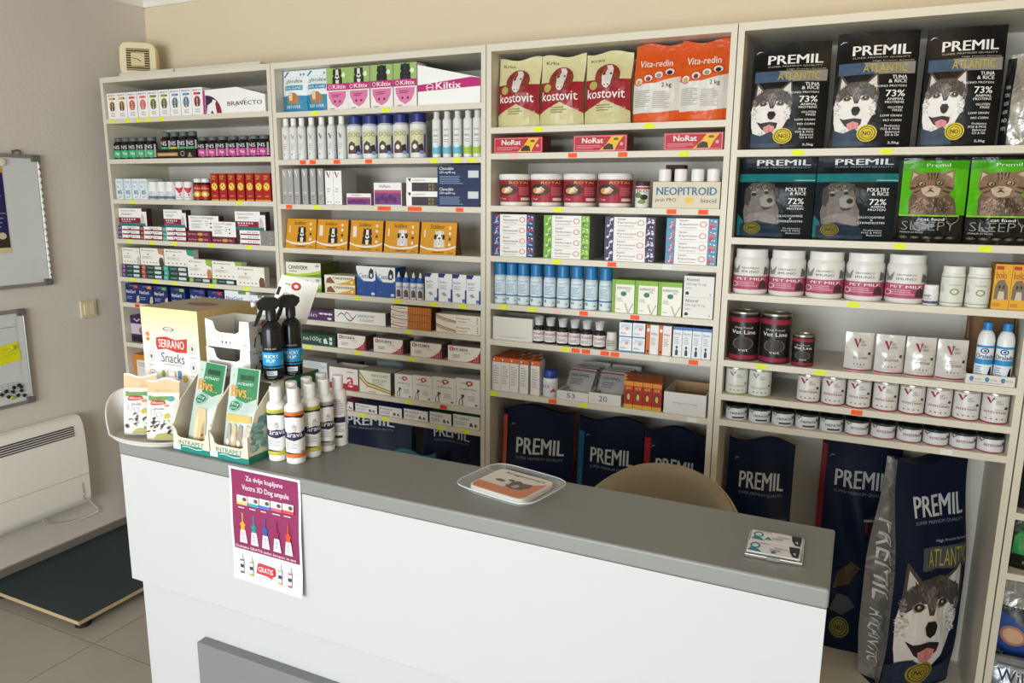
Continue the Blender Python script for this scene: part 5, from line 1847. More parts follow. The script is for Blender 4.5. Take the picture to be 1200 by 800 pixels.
stack(m_swirl('2a3f78', ['c84a3a', '3a7ab8'], 'Noromectin'), 2, 3, 576.4, 625.6, (251, 4), 'paste boxes with blue and red ends', 'box', G3, d=.15)
stack(m_swirl('7ab03a', ['b8d870', '5a8a2a'], 'Embotape'), 2, 3, 636.6, 690, (252.4, 4), 'paste boxes with lime swirl ends', 'box', G3, d=.15)
stack(m_swirl('4a3a6a', ['d8d4e0', '2a1f4a'], 'Pyrantel'), 2, 3, 707.6, 766, (254.2, 4), 'paste boxes with dark purple swirl ends', 'box', G3, d=.15)
stack(m_swirl('4a9ac0', ['d86a6a', 'c83a5a'], 'Equimax'), 2, 3, 779, 838.8, (255.8, 4), 'paste boxes with sky blue and coral ends', 'box', G3, d=.15)


def m_spray(w, h, v=None):
    r = w / 2
    hc = h * .30
    hb = h - hc
    a = ART(R(0, 0, 1, .95, 'd9e6ec'), T('Cyperkill', .2, .80, .75, .88, '2a6a9a', 0), L(.2, .38, .7, .75, 8, '7aa4bc'), R(0, .27, 1, .32, '2a6ca0'), R(.2, .12, .25, .22, '1a2a3a'), R(.3, .12, .35, .22, '1a2a3a'), PG([(.62, .06), (.72, .14), (.8, .06), (.7, .1)], '1a2a3a'))
    return [('spray_can', None, None), ('can_body', MB().lathe([(0, 0), (r * .96, 0), (r, .003), (r, hb - .004), (r * .92, hb)], 'c8d8e0|r0.3', 24).mesh('b'), 0),
            ('cap', MB().lathe([(r * .97, hb), (r * .97, h - .008), (r * .93, h - .002), (r * .88, h), (0, h)], '1d74ae|r0.35', 24).mesh('c'), 0),
            ('label_print', MB().art(a, cyl(r, 178, .004, hb * .96), us=1 / 12, eps=.0008).mesh('p'), 1)]


row(m_spray, 2, 4, cents(14.6, 584.6, 599.2, 613.8, 628.8, 644.4, 660, 676.2, 692.6, 709.4), (307, 312), 'blue capped insecticide spray cans', 'on the supplement unit', 'spray can', G3, rnd=True)


def m_alb(w, h):
    return carton('wormer_box', w, .09, h, 'efede2|r0.42', ART(R(0, .86, 1, 1, '8ab83c'), R(0, 0, .16, 1, '7fb034'), T('ALBENDAZOLE', .2, .72, .86, .79, '3a4a30', .004), T('10%', .62, .64, .8, .70, '5a6a50', 0), E(.52, .58, .13, .075, '2d7a6a'), *[L(.22, .34, .5, .46, 3, 'b0b0a0')], PG([(.55, .3), (.62, .3), (.76, .06), (.92, .3), (.98, .3), (.78, 0), (.72, 0)], 'b8b8a8'), L(.22, .08, .4, .12, 1, '8a8a7a')), side='8a9a6a', top='8ab83c')


row(m_alb, 2, 4, edges(716.6, 742.4, 770.4, 797.6), (327.6, 331), 'lime and white wormer boxes', 'beside the spray cans', 'box', G3, d=.09)


def m_aban(w, h):
    return carton('wormer_box', w, .09, h, 'e4e1da|r0.42', ART(T('Abantel', .06, .76, .5, .91, '4a4a48', .004), T('250 mg/10 mg', .06, .54, .74, .68, '7a7a76', 0), T('tablete', .06, .38, .26, .48, '8a8a86', 0), PG([(.06, .1), (.06, .22), (.12, .26), (.18, .22), (.17, .1)], '2a2a2a'), T('2', .86, .1, .92, .2, '5a5a58', 0)), top='c8c4bc')


stack(m_aban, 2, 4, 799.4, 834.6, (323.6, 2), 'plain white wormer boxes piled beside lime boxes', 'box', G3, d=.09)


def m_opencart(w, h):
    return tray('open_carton', w, .12, h, 'dedad2|r0.5', ART(T('MULTIVITAMIN INJEKCIJA', .18, .1, .82, .17, '8a8a86', 0)), inner='a09a90')


row(m_opencart, 2, 5, [(576.6, 623)], 372, 'open white carton at the left of the dark bottles', '', 'box', G3, d=.12)


def m_syr(w, h, v=None):
    r = w / 2
    a = ART(R(0, 0, 1, 1, 'e9e6e4'), R(0, .62, 1, .92, 'd8d0d0'), T('VITAMIN', .2, .55, .85, .78, 'b8283a', .01), L(.2, .15, .8, .45, 3, '8a7a7a'))
    return [('syrup_bottle', None, None), ('bottle_body', MB().lathe([(0, 0), (r * .96, 0), (r, .003), (r, h * .55), (r * .85, h * .63), (r * .5, h * .67), (r * .5, h * .70)], '2a1c20|r0.2', 22).mesh('b'), 0),
            ('cap', MB().lathe([(0, h * .69), (r * .62, h * .69), (r * .62, h * .86), (r * .56, h * .88), (0, h * .88)], 'ebeae6|r0.4', 18).mesh('c'), 0),
            ('measuring_cup', MB().lathe([(r * .66, h * .70), (r * .84, h * .995), (r * .86, h), (r * .82, h), (r * .64, h * .71)], 'e8ecee|r0.15|a0.35', 18).mesh('m'), 0),
            ('label_print', MB().art(a, cyl(r, 170, h * .08, h * .5), us=1 / 12, eps=.0008).mesh('p'), 1)]


row(m_syr, 2, 5, cents(13.4, 631.8, 645.2, 659.4, 673.4, 687.4, 702.2), (371, 376.6), 'dark syrup bottles with white caps', 'on the supplement unit', 'bottle', G3, rnd=True)
row(lambda w, h, v=None: jar('supplement_jar', w / 2, h, 'd8d6d0|r0.4', 'dcdad4|r0.4', .2, .95, ART(R(.1, 0, .9, .8, 'c4c4bc'), L(.2, .2, .8, .7, 3, '7a7a74')), None, .08, .75), 2, 5, cents(12.4, 716.6), 388.6, 'small pale jar beside the dark syrup bottles', '', 'jar', G3, rnd=True)


def m_wb(w, h):
    return carton('medicine_box', w, .07, h, 'ebebec|r0.42', ART(PG([(.1, .5), (.5, .75), (.9, .55), (.8, .9), (.2, .9)], 'c8d4e4'), E(.6, .6, .15, .12, 'd8a89a'), R(0, 0, 1, .08, '4a7ab0'), T('Advo', .1, .2, .6, .34, '5a6a8a', 0)), top='4a6aa0')


for k, (a_, b_) in enumerate(((724.8, 739.6), (740.4, 755))):
    stack(m_wb, 2, 5, a_, b_, (377.6 + k, 2), ('small white and blue boxes in the left pile', 'small white and blue boxes in the right pile')[k], 'box', G3, d=.07)


def m_ow(w, h):
    return carton('medicine_box', w, .07, h, 'e9e6e2|r0.42', ART(R(0, 0, .32, 1, 'cf6a24'), E(.16, .82, .12, .06, 'f0ece8'), T('Milbe', .4, .66, .9, .74, '4a4a4a', 0), L(.4, .3, .85, .58, 5, 'b0aca8'), E(.16, .1, .1, .04, '3a2a24')), side='cf6a24', top='c4bcb4')


row(m_ow, 2, 5, edges(756, 771.2, 785.6), (380.6, 382), 'orange and white upright boxes', 'on the sixth supplement shelf', 'box', G3, d=.07)


def m_wbl(w, h):
    return carton('medicine_box', w, .07, h, 'e6e8ea|r0.42', ART(R(0, .90, 1, 1, '4a7ab4'), T('Stron', .12, .74, .8, .82, '3a5a90', 0), L(.15, .42, .8, .68, 4, 'b0b4b8'), PG([(.3, .05), (.3, .2), (.45, .28), (.6, .2), (.6, .05)], '2a3a5a'), E(.45, .32, .12, .05, '2a3a5a')), top='2a3a6a')


row(m_wbl, 2, 5, edges(787.4, 798.4, 809.6, 821.4, 832), (382.6, 386), 'white upright boxes with blue tops', 'on the supplement unit', 'box', G3, d=.07)


def m_ob(w, h):
    return carton('medicine_box', w, .05, h, 'e4dfda|r0.42', ART(R(0, .86, 1, 1, 'd0642a'), E(.2, .93, .08, .03, 'f0e4dc', 8), L(.12, .2, .85, .78, 8, 'b4aeaa')), side='dcd8d4', top='c85a24')


ed = [575.6, 585.4, 596.8, 607.8, 619.2, 634]
nth = ('front', 'middle', 'back')
for rk in range(3):
    row(m_ob, 2, 6, edges(*ed), (422.6, 425.4), '', '', 'box', 'orange topped boxes in a block', d=.05, back=.012 + .0515 * rk,
        label=[ORD[k] + ' orange topped white box from left in ' + nth[rk] + ' row of the block' for k in range(5)], gap=.0015, hgt=.132)


def m_bcj(w, h, v=None):
    return jar('supplement_jar', w / 2, h, 'e2e2e4|r0.35', '1f3a90|r0.4', .3, .92, ART(R(.05, 0, .95, .9, 'd2d2d8'), PG([(.5, .2), (.7, .5), (.8, .2)], 'c83a4a'), T('B12', .15, .5, .5, .7, '3a3a5a')), None, .08, .62)


row(m_bcj, 2, 6, cents(16.6, 645), 432.6, 'white jar with royal blue lid', 'on the lowest supplement shelf', 'jar', G3, rnd=True)


def m_tr(w, h, v):
    return tray('sachet_tray', w, .14, h, 'd9d6d0|r0.5', ART(T(v, .32, .25, .58, .78, '4a4a4a', 0)), hb=h * 1.0, inner='c0bcb4')


trs = row(m_tr, 2, 6, edges(652.2, 689.4, 727.4), (458.8, 461.4), 'low white trays of grey sachets', 'on the lowest supplement shelf', 'tray', G3, d=.14, var=['53', '20'], share=False, back=.006)
for k, (X, w, h, ob) in enumerate(trs):
    for j in range(3):
        sw_, sh_ = w * .84, .108
        pr = bag('powder_sachet', sw_, .022, sh_, 'b9bab9|r0.28|m0.35|b0.3', ART(R(.0, .88, 1, .93, '8a3040'), T('FERTIMIX', .12, .64, .8, .74, '3a3a3e', .005), L(.15, .3, .7, .55, 3, '7a7a7c'), T('A', .05, .12, .2, .24, '8a2a34')), gus=.1, sealed=.3, seed=10 + j + k, wob=.001, nu=6, nv=6, eps=.0008)
        spawn(pr, (X + (j - 1) * .004, YS + .062 + .036 * j, UZ[2][6] + .012), ('front', 'middle', 'rear')[j] + ' grey foil sachet leaning in the ' + ('left', 'right')[k] + ' white tray', 'sachet', 'grey foil sachets', rx=-math.radians(38), rz=math.radians((-4, 3, 2)[j]))
for k, (p0, p1) in enumerate(((684, 716), (718, 752))):
    y_ = YS + .22
    zb = UZ[2][6]
    X0, X1 = solve_x(p0, y_, zb + .1), solve_x(p1, y_, zb + .1)
    hh = solve_z((423.5, 428)[k], (X0 + X1) / 2, y_) - zb
    mb = MB().bbox(-(X1 - X0) / 2, -.006, 0, (X1 - X0) / 2, .006, hh, '9a9c9a|r0.4', .002, 1)
    o = link('grey_plastic_divider', mb.mesh('grey_plastic_divider'), None, ((X0 + X1) / 2, y_, zb + .0005))
    tag(o, ('left', 'right')[k] + ' grey plastic divider standing behind the sachet trays', 'divider', 'grey dividers')


def m_ry(w, h):
    return carton('medicine_box', w, .045, h, 'b02a1c|r0.42', ART(R(0, .84, 1, 1, 'd88a24'), R(0, 0, 1, .14, 'd8a82e'), E(.45, .45, .3, .2, '6a3a1c'), E(.5, .42, .16, .12, 'e0b868'), T('AD3E', .15, .70, .8, .80, 'e8c050', .005)), side='8a2a1a', top='c8641e')


for rk in range(3):
    row(m_ry, 2, 6, edges(730.6, 741.4, 752.4, 763.4, 774.6), (454.6, 459), '', '', 'box', 'red and yellow vitamin boxes in a block', d=.045, back=.008 + .0465 * rk,
        label=[ORD[k] + ' red and yellow box from left in ' + nth[rk] + ' row of the block' for k in range(4)], gap=.0012, hgt=.098)
row(lambda w, h: tray('open_carton', w, .17, h, 'dcdad6|r0.5', ART(T('Medicus d.o.o. kutija', .22, .48, .8, .56, '6a6a6a', 0)), inner='a8875c', hb=h * 1.05), 2, 6, [(777, 826.6)], 461, 'open white carton with brown inside', 'on the lowest supplement shelf', 'box', G3, d=.17, back=.006)

# ================================================================== pet food unit (3)
G4 = 'goods on the pet food unit'
PB = '0b0b0e|r0.38|b0.12|i0.25'
for i, (a_, b_, t_) in enumerate(((874, 964, 47), (970, 1066, 34), (1074, 1167, 28))):
    row(lambda w, h: bag('pet_food_bag', w, .10, h, PB, premil_black(), gus=.55, seal=.97, sealed=.30, seed=20 + i, wob=.0025, nu=12, nv=16), 3, 0, [(a_, b_)], t_, ORD[i] + ' from left of three black dog food bags with husky face', '', 'bag', G4, d=.10, back=.015, rz=(4, 3, 2)[i])
# fourth bag half out of the picture: black with silver gusset
row(lambda w, h: bag('pet_food_bag', w, .12, h, 'b9b7b0|r0.22|m0.6|b0.5', ART(R(0, 0, .22, .96, '141418|r0.35'), *[T(s_, .05, .62 - .09 * k, .17, .66 - .09 * k, 'cfcfcf', 0) for k, s_ in enumerate(('TUNA', '73%', 'GLUTEN', 'LOW', 'NO', 'MOS'))]), gus=.5, seal=.95, sealed=.25, seed=31), 3, 0, [(1180, 1240)], 58, 'silver foil bag with black edge cut by right picture edge', '', 'bag', G4, d=.12, back=.012, rz=-12)
row(lambda w, h, v: bag('pet_food_bag', w, .10, h, '0b161d|r0.34|b0.25|i0.3', premil_teal(), gus=.4, seal=.97, sealed=.25, seed=v, wob=.003, gcol='0e5c60|r0.3|b0.25'), 3, 1, [(858.6, 951), (952, 1044)], (184, 181), 'dark teal dog food bags', 'on the second pet food shelf', 'bag', G4, d=.10, back=.015, var=[33, 34])
row(lambda w, h, v: bag('pet_food_bag', w, .10, h, '0c0d0e|r0.2|b0.3', kitten_bag(), gus=.4, seal=.96, sealed=.2, seed=v, wob=.0045), 3, 1, [(1047, 1130), (1136, 1219)], (183, 184), 'green and black cat food bags with kitten', '', 'bag', G4, d=.10, back=.012, var=[36, 37])


def m_milk(w, h, v=None):
    a = ART(R(0, .02, 1, .50, 'b0506a'), T('PET MILK', .24, .355, .80, .45, 'f2e8ec', .012), L(.25, .12, .75, .32, 3, 'd8a0b0'), *ring(.18, .2, .09, .1, 'e8d0d8', .3), PG([(.66, .06), (.68, .28), (.76, .4), (.84, .28), (.86, .06)], '4a3038'), PG([(.12, .58), (.06, .95), (.2, .72), (.3, .9), (.26, .6)], '8a8886'), PG([(.76, .55), (.78, .85), (.9, .75), (.88, .55)], '6a6866'), T('DROMARCO', .34, .76, .66, .82, '5a5a5a', 0), T('IMUNO', .34, .62, .66, .70, '5a5a5a', 0))
    return jar('milk_powder_jar', w / 2, h, 'e3e1dd|r0.35', 'eceae6|r0.38', .17, .94, a, None, .09, .72, 176, n=32, neck=.90)


row(m_milk, 3, 2, [(857.6, 899.6), (899.6, 942), (943, 986.4), (988, 1033.6), (1035.4, 1082.6)], (290.6, 297.8), 'white milk powder jars with pink labels', '', 'jar', G4, rnd=True)
row(lambda w, h, v=None: jar('supplement_jar', w / 2, h, 'e6e5e2|r0.38', 'ecebe8|r0.38', .24, .97, ART(R(.0, .02, 1, .22, '46506a'), T('VMP', .15, .5, .5, .7, '4a4a60'), L(.15, .3, .7, .45, 2, '9a9aa4')), None, .06, .72), 3, 2, cents(18.6, 1089.4), 333.4, 'small white jar beside the milk powder jars', '', 'jar', G4, rnd=True)


def m_vm(w, h, v=None):
    return jar('supplement_jar', w / 2, h, 'e4e3dd|r0.36', 'eae9e4|r0.38', .16, .95, ART(R(.1, .08, .9, .85, 'dcdcd2'), R(0, .02, 1, .045, '8aa06a'), R(0, .90, 1, .925, '8aa06a'), *ring(.56, .42, .13, .11, '7a9a5a', .35), T('VITAMIN', .4, .62, .74, .67, '6a7a5a', 0), PG([(.12, .4), (.2, .7), (.26, .4)], 'b8b8ac')), None, .06, .80)


row(m_vm, 3, 2, [(1099.6, 1127.4), (1128.4, 1158.6)], (311.6, 312.4), 'tall white vitamin jars with green trim', '', 'jar', G4, rnd=True)


def m_bolo(w, h):
    return carton('supplement_box', w, .09, h, 'e0a722|r0.42', ART(R(.06, .88, .5, .96, 'b83a1c'), T('bolo', .1, .68, .7, .84, 'a8481c', .015), PG([(.08, .22), (.1, .5), (.25, .64), (.6, .66), (.85, .5), (.92, .22)], '7a6a58'), PG([(.3, .22), (.35, .4), (.65, .4), (.7, .22)], 'cabfae'), E(.36, .5, .06, .04, '2a2420'), E(.6, .5, .06, .04, '2a2420'), R(.06, .06, .5, .14, 'c8861c')), side='b8861c', top='c89a2a')


row(m_bolo, 3, 2, edges(1160.8, 1187, 1213), (309.6, 311), 'yellow cat supplement boxes', 'at the right picture edge', 'box', G4, d=.09)


def m_tall(w, h, v=None):
    return can('food_can', w / 2, h, '1d1a1a|r0.3', ART(T('Dog Food', .3, .66, .7, .71, 'd8d0d0', 0), T('Vet Line', .22, .56, .78, .64, 'e6e0e0', .01), E(.5, .36, .24, .14, '37322f'), *ring(.5, .36, .24, .14, '6a625c', .12), T('vet', .4, .2, .62, .25, 'cfc8c4', 0)), bands=((.03, .12, '8e1f3a'), (.80, .90, '8e1f3a')), lid='9a9488|r0.3|m0.8')


row(m_tall, 3, 3, [(850.6, 886.6), (888.4, 925)], (364, 366.4), 'tall black cans with crimson rims', '', 'can', G4, rnd=True)
row(m_tall, 3, 3, [(926.4, 953)], 391.4, 'shorter black can beside the tall black cans', '', 'can', G4, rnd=True)


def vplus(u, v, s, c1='a0283c', c2='3a3436'):
    return [PG([(u, v), (u + .10 * s, v), (u + .20 * s, v - .2 * s), (u + .15 * s, v - .24 * s)], c1), PG([(u + .15 * s, v - .24 * s), (u + .28 * s, v - .02 * s), (u + .24 * s, v)], c2), R(u + .20 * s, v - .03 * s, u + .32 * s, v - .01 * s, c1), R(u + .25 * s, v - .07 * s, u + .27 * s, v + .03 * s, c1)]


def m_pouch(w, h, v):
    a = ART(*vplus(.28, .84, .9), T('VET', .54, .74, .68, .79, '4a4446', 0), T('EXPERT', .54, .67, .74, .71, '4a4446', 0), T('INTESTINAL', .30, .34, .82, .40, '8a2a3c', .004), L(.34, .42, .7, .5, 2, 'b0aaa6'), E(.86, .48, .05, .04, '3a3034'), R(0, .02, 1, .06, '9a2a40'), *[E(.34 + .12 * k, .2, .025, .02, '6a6462', 8) for k in range(4)], L(.3, .1, .8, .15, 1, 'b8b2ae'))
    return bag('food_pouch', w, .05, h, 'd5d2cd|r0.24|b0.2|m0.2', a, gus=.15, seal=.95, sealed=.06, seed=v, wob=.0015, nu=8, nv=10, eps=.0008, bot=.9)


row(m_pouch, 3, 3, [(986.6, 1021.6), (1023, 1057.6), (1059, 1094), (1095.6, 1131)], (391.6, 398.6), 'white wet food pouches', 'on the pet food unit', 'pouch', G4, d=.05, back=.016, var=[41, 42, 43, 44], rz=6)


def m_disp(w, h):
    d = .13
    t = .003
    out = tray('display_carton', w, d, h * .145, 'dad6cc|r0.5', ART(*[o for k in range(3) for o in (E(.12 + .32 * k, .55, .045, .26, '4a7ab0', 12), T('vet care', .18 + .32 * k, .45, .32 + .32 * k, .62, '6a7a6a', 0))], L(.05, .12, .9, .3, 1, 'b0aca4')), hb=h * .145, inner='8a6a44')
    mb = MB()
    mb.box(-w / 2, d / 2 - t, h * .145, w / 2, d / 2, h, '7a5a36|r0.7')
    mb.prism([(-d / 2 + .05, h * .145), (d / 2 - t, h * .145), (d / 2 - t, h), (d / 2 - .03, h)], lambda a, b, q: (-w / 2 + q, a, b), t, '7a5a36|r0.7')
    mb.prism([(-d / 2 + .05, h * .145), (d / 2 - t, h * .145), (d / 2 - t, h), (d / 2 - .03, h)], lambda a, b, q: (w / 2 - t + q, a, b), t, '7a5a36|r0.7')
    out.append(('cardboard_header', mb.mesh('h'), 0))
    return out


row(m_disp, 3, 3, [(1131.6, 1194)], 372, 'cardboard display carton holding two blue labelled bottles', '', 'box', G4, d=.13, back=.006)


def m_oral(w, h, v=None):
    r = w / 2
    a = ART(R(0, 0, 1, .44, 'dfe6ec'), R(0, .44, 1, .58, '2a8cc8'), R(0, .88, 1, .94, '2a8cc8'), T('Oralade', .14, .60, .86, .72, '1d3a7a', .018), E(.48, .80, .16, .075, '1f3f86', 16), E(.48, .80, .11, .05, 'dfe6ec', 14), PG([(.42, .78), (.46, .83), (.54, .83), (.54, .77)], '1f3f86'), PG([(.66, .02), (.68, .2), (.74, .36), (.82, .4), (.84, .2), (.86, .02)], '17181c'), PG([(.5, .02), (.52, .12), (.58, .14), (.6, .02)], '17181c'), L(.16, .1, .5, .4, 5, '8a9cb0'))
    return bottle('drink_bottle', r, h, 'e6e9ec|r0.35', '2a7fbc|r0.35', r * .56, h * .13, .16, a, .03, .66, 172, n=26)


row(m_oral, 3, 3, [(1138, 1161), (1162, 1183)], (377, 378.6), 'white and blue rehydration bottles', 'in the cardboard display', 'bottle', G4, rnd=True, back=.016, on=.0035, gap=.003)


def m_plain(w, h, v=None):
    return can('food_can', w / 2, h, 'd5d6cf|r0.36', ART(*vplus(.28, .86, .7, '8a8a84', '6a6a66'), T('VET', .5, .72, .62, .77, '6a6a66', 0), T('EXPERT', .5, .65, .7, .69, '6a6a66', 0), T('HYPOALLERGENIC', .26, .30, .8, .35, '7a7a74', 0), *[E(.34 + .12 * k, .16, .03, .025, '8a8a82', 8) for k in range(4)], E(.8, .42, .04, .04, '5a7a5a')), bands=((.0, .04, '8a9a5a'),))


row(m_plain, 3, 4, [(847.8, 874.8), (875.8, 903)], (428.4, 431.4), 'pale cans with green base line', 'on the can shelf', 'can', G4, rnd=True)


def m_vcan(w, h, v=None):
    return can('food_can', w / 2, h, 'd9d6d2|r0.36', ART(*vplus(.24, .88, .8), T('VET', .5, .74, .62, .79, '4a4446', 0), T('EXPERT', .5, .67, .7, .71, '4a4446', 0), T('INTESTINAL', .22, .36, .80, .43, '7a2438', .005), E(.78, .54, .05, .05, '3a3034'), L(.5, .46, .72, .5, 1, 'a8a29e'), *[E(.3 + .13 * k, .17, .03, .028, '8a8480', 8) for k in range(4)]), bands=((.0, .045, '9a2a40'),))


row(m_vcan, 3, 4, [(932.6, 960.4), (961.4, 989.6), (990.6, 1019.6), (1021, 1051), (1052, 1082.6), (1083.6, 1115), (1116.4, 1149), (1150.6, 1183.4)], (438.4, 458), 'white wet food cans', 'on the can shelf', 'can', G4, rnd=True)


def m_lowcan(w, h, v):
    a = ART(*vplus(.12, .84, .8, '7a7a80' if v == 'a' else '9a3048', '3a3a40'), T('HEPATIC' if v == 'a' else 'INTESTINAL', .34, .42, .84, .58, '2a2a34' if v == 'a' else '7a2438', .01), R(.4, .14, .78, .26, '3a3a44') if v == 'a' else R(.3, .05, .8, .08, 'b85a6a'), E(.86, .6, .05, .1, '3a3a40'))
    return can('food_can', w / 2, h, 'd7d8da|r0.36', a, lid='1d2622|r0.35|m0.3', bands=((.86, .99, '1d2a24'),) + (() if v == 'a' else ((.0, .06, '9a3048'),)))


row(m_lowcan, 3, 5, [(849.6, 875.8), (876.4, 902.8), (903.4, 930.4), (931, 958.6), (959.4, 987.6), (988.4, 1018), (1019, 1048.6), (1049.4, 1079.8), (1080.8, 1112.6), (1113.8, 1146), (1147.2, 1181)], (473, 507.6), 'flat dark lidded cans', 'on the lowest can shelf', 'can', G4, rnd=True, var=['a'] * 5 + ['b'] * 6)

# ================================================================== big bags on the bottom boards
NV = '0a1632|r0.45|b0.18|k9|i0.2'


def navy_big(dog=True, c2='0f4a78'):
    a = ART(T('PREMIL', .20, .775, .86, .85, 'c9ced4', .02), T('SUPER PREMIUM QUALITY', .20, .745, .86, .76, '7a8494', 0), PG([(.1, .90), (.13, .915), (.18, .915), (.13, .92)], '9aa4b0'))
    if dog:
        a += ART(R(.05, .60, .95, .655, '2a3a54'), sub(husky(), .08, .10, .62, .56), sub(seal_badge('a08f2c'), .55, .05, .78, .16), R(.62, .64, .84, .65, '9aa4b0'))
    return a


def put_bag(u, pxc, w, h, t, front, label, rz=0, art=None, col=NV, gcol=None, gart=None, seed=50, name='pet_food_sack', seal=.95, sealed=.2, pz=.6, gus=.6, rx=0):
    y = YS + front + t / 2
    X = solve_x(pxc, y, pz)
    spawn(bag(name, w, t, h, col, navy_big() if art is None else art, gus=gus, seal=seal, sealed=sealed, seed=seed, wob=.006, gcol=gcol, gart=gart, nu=14, nv=18, eps=.001, topcut=.012), (X, y, ZB + .0005), label, 'bag', 'large pet food sacks on the bottom boards', rz=math.radians(rz), rx=math.radians(rx))


put_bag(2, 632, .285, .80, .13, .03, 'navy sack with orange side, leftmost below the sachet trays', 10, gcol='b84a1e|r0.4', seed=51, pz=.85, art=navy_big() + ART(R(0, 0, .055, .97, 'c04e20|r0.4')))
put_bag(2, 716, .25, .78, .12, .09, 'navy sack with blue side, middle one below the sachet trays', 5, gcol='0f5a8a|r0.35', seed=52, pz=.85, art=navy_big() + ART(R(0, 0, .09, .93, '12608f|r0.4')))
put_bag(2, 792, .23, .77, .12, .10, 'navy sack with red side behind the chair, below the open carton', 4, gcol='a01828|r0.4', seed=53, pz=.85, art=navy_big() + ART(R(0, 0, .10, .96, 'a81828|r0.4')))
LOWA = ART(T('PREMIL', .20, .915, .80, .985, 'c9ced4', .02), T('SUPER PREMIUM QUALITY', .20, .885, .80, .90, '7a8494', 0), sub(husky(), .08, .10, .62, .6))
put_bag(1, 437, .42, .645, .13, .12, 'left navy sack under the flat tablet boxes', 3, gcol='0f4a6a|r0.35', seed=54, pz=.75, art=LOWA, sealed=.4)
put_bag(1, 532, .28, .645, .13, .12, 'right navy sack under the flat tablet boxes', 3, gcol='16233f|r0.35', seed=55, pz=.75, art=LOWA, sealed=.4)
put_bag(3, 890, .222, .78, .12, .09, 'leftmost navy sack under the flat cans', 5, gcol='0f4a6a|r0.35', seed=56, pz=.8)
put_bag(3, 1003, .255, .80, .105, .218, 'middle navy sack with red side under the flat cans', 2, gcol='8a1420|r0.4', seed=57, pz=.7, art=navy_big(False) + ART(R(0, 0, .07, .96, '7a1420|r0.4'), E(.72, .62, .1, .05, '4a1a20'), PG([(.3, .30), (.5, .34), (.62, .42), (.5, .44), (.34, .38)], '4a3a20'), PG([(.28, .2), (.45, .18), (.6, .24), (.5, .28), (.36, .28)], '4a4c54'), sub(seal_badge('7a7434'), .3, .06, .56, .17), R(.6, .64, .78, .65, '9aa4b0')))
# silver sided sack turned towards the viewer
sil_front = ART(T('PREMIL', .22, .775, .92, .86, 'd0d4d8', .02), T('SUPER PREMIUM QUALITY', .22, .745, .92, .76, '8a93a2', 0), R(.30, .56, 1, .655, '4a4f58'), T('ATLANTIC', .38, .57, .98, .645, 'b8a83a', -.004), T('High Protein formula', .5, .67, .98, .684, 'b0b4bc', 0), sub(husky(), .05, .10, .93, .60), PG([(.0, .02), (.0, .13), (.3, .16), (.6, .10), (.9, .14), (1, .02)], '1d2c48'), sub(seal_badge('a08f2c'), .28, .03, .64, .145))
SILV = 'b0b1ae|r0.26|m0.55|b0.9|k12'
y_ = YS + .165
X_ = .258
gtx = [('t', 'PREMIL', 0, 0, 1, 1, 'c8cac8|r0.3', .02)]


def rot_text(s_, u0, v0, u1, v1, c, b):
    """text reading downwards on the narrow side"""
    vs_, ts_ = text2d(s_, b)
    out = []
    for t_ in ts_:
        out.append(PG([(u0 + vs_[i][1] * (u1 - u0), v1 - vs_[i][0] * (v1 - v0)) for i in t_], c))
    return out


spawn(bag('pet_food_sack', .27, .19, .79, '0a1632|r0.45|b0.18|k9|i0.2', sil_front, gus=.72, seal=.97, sealed=.35, seed=61, wob=.006, gcol=SILV, gart=rot_text('PREMIL', .22, .36, .74, .74, 'f2f2f2|r0.4', .02) + rot_text('ATLANTIC', .3, .08, .7, .33, 'eeeeee|r0.4', 0), nu=14, nv=18, eps=.001, topcut=.01, gw=.004),
      (X_, y_, ZB + .0005), 'tall navy sack with wide silver foil side and husky face', 'bag', 'large pet food sacks on the bottom boards', rz=math.radians(38))
# small teal bag lying low in the shampoo unit
put_bag(1, 487, .19, .55, .075, .008, 'small teal bag standing in front of the navy sacks', 8, art=ART(T('AT', .3, .78, .6, .9, 'a8b83a'), R(0, .6, 1, .7, '1a7a88'), T('PREMIL', .2, .45, .8, .55, 'c9ced4', .02)), col='0f5a66|r0.34|b0.2', seed=58, pz=.6)

# ================================================================== bags in the unit at the right edge (4)
XL = UX[4][0] + PT + .006


def edge_bag(w, t, h, y, z, col, art, seed, label):
    spawn(bag('pet_food_bag', w, t, h, col, art, gus=.4, seed=seed, wob=.003, sealed=.2), (XL + w / 2, YS + y + t / 2, z + .0005), label, 'bag', 'bags in the unit at the right edge')


edge_bag(.24, .10, .26, .02, UZ[4][3], '101216|r0.3|b0.2', ART(R(.0, .5, .3, .54, '4a4e54'), T('Wild', .1, .6, .9, .7, 'a8a8a8')), 71, 'black bag on the upper visible shelf at the right picture edge')
edge_bag(.24, .10, UZ[4][3] - UZ[4][4] - .03, .02, UZ[4][4], '0e120f|r0.3|b0.2', ART(PG([(.02, .3), (.04, .62), (.14, .8), (.3, .66), (.6, .85), (.9, .5), (.8, .2), (.4, .36)], '1d8a38'), PG([(.02, .7), (.14, .95), (.3, .85), (.2, .75)], '2f4a34'), L(.14, .12, .6, .2, 2, '9aa49a')), 72, 'black and green bag on the shelf below the black bag, right edge')
edge_bag(.25, .10, .42, .125, ZB, '10131c|r0.3|b0.2', ART(R(0, .80, 1, 1, 'a4a5a2|r0.25|m0.6|b0.3'), PG([(0, .44), (.0, .72), (.1, .76), (.5, .6), (1, .60), (1, .40), (.3, .36)], '1f4a9a'), E(.24, .585, .14, .075, 'b07a5a'), E(.24, .585, .11, .055, 'd8a888'), L(.1, .34, .3, .40, 2, 'c8ccd0'), T('1,5kg', .05, .42, .16, .455, 'c8ccd0')), 73, 'dark bag with silver top and copper badge at the right edge')
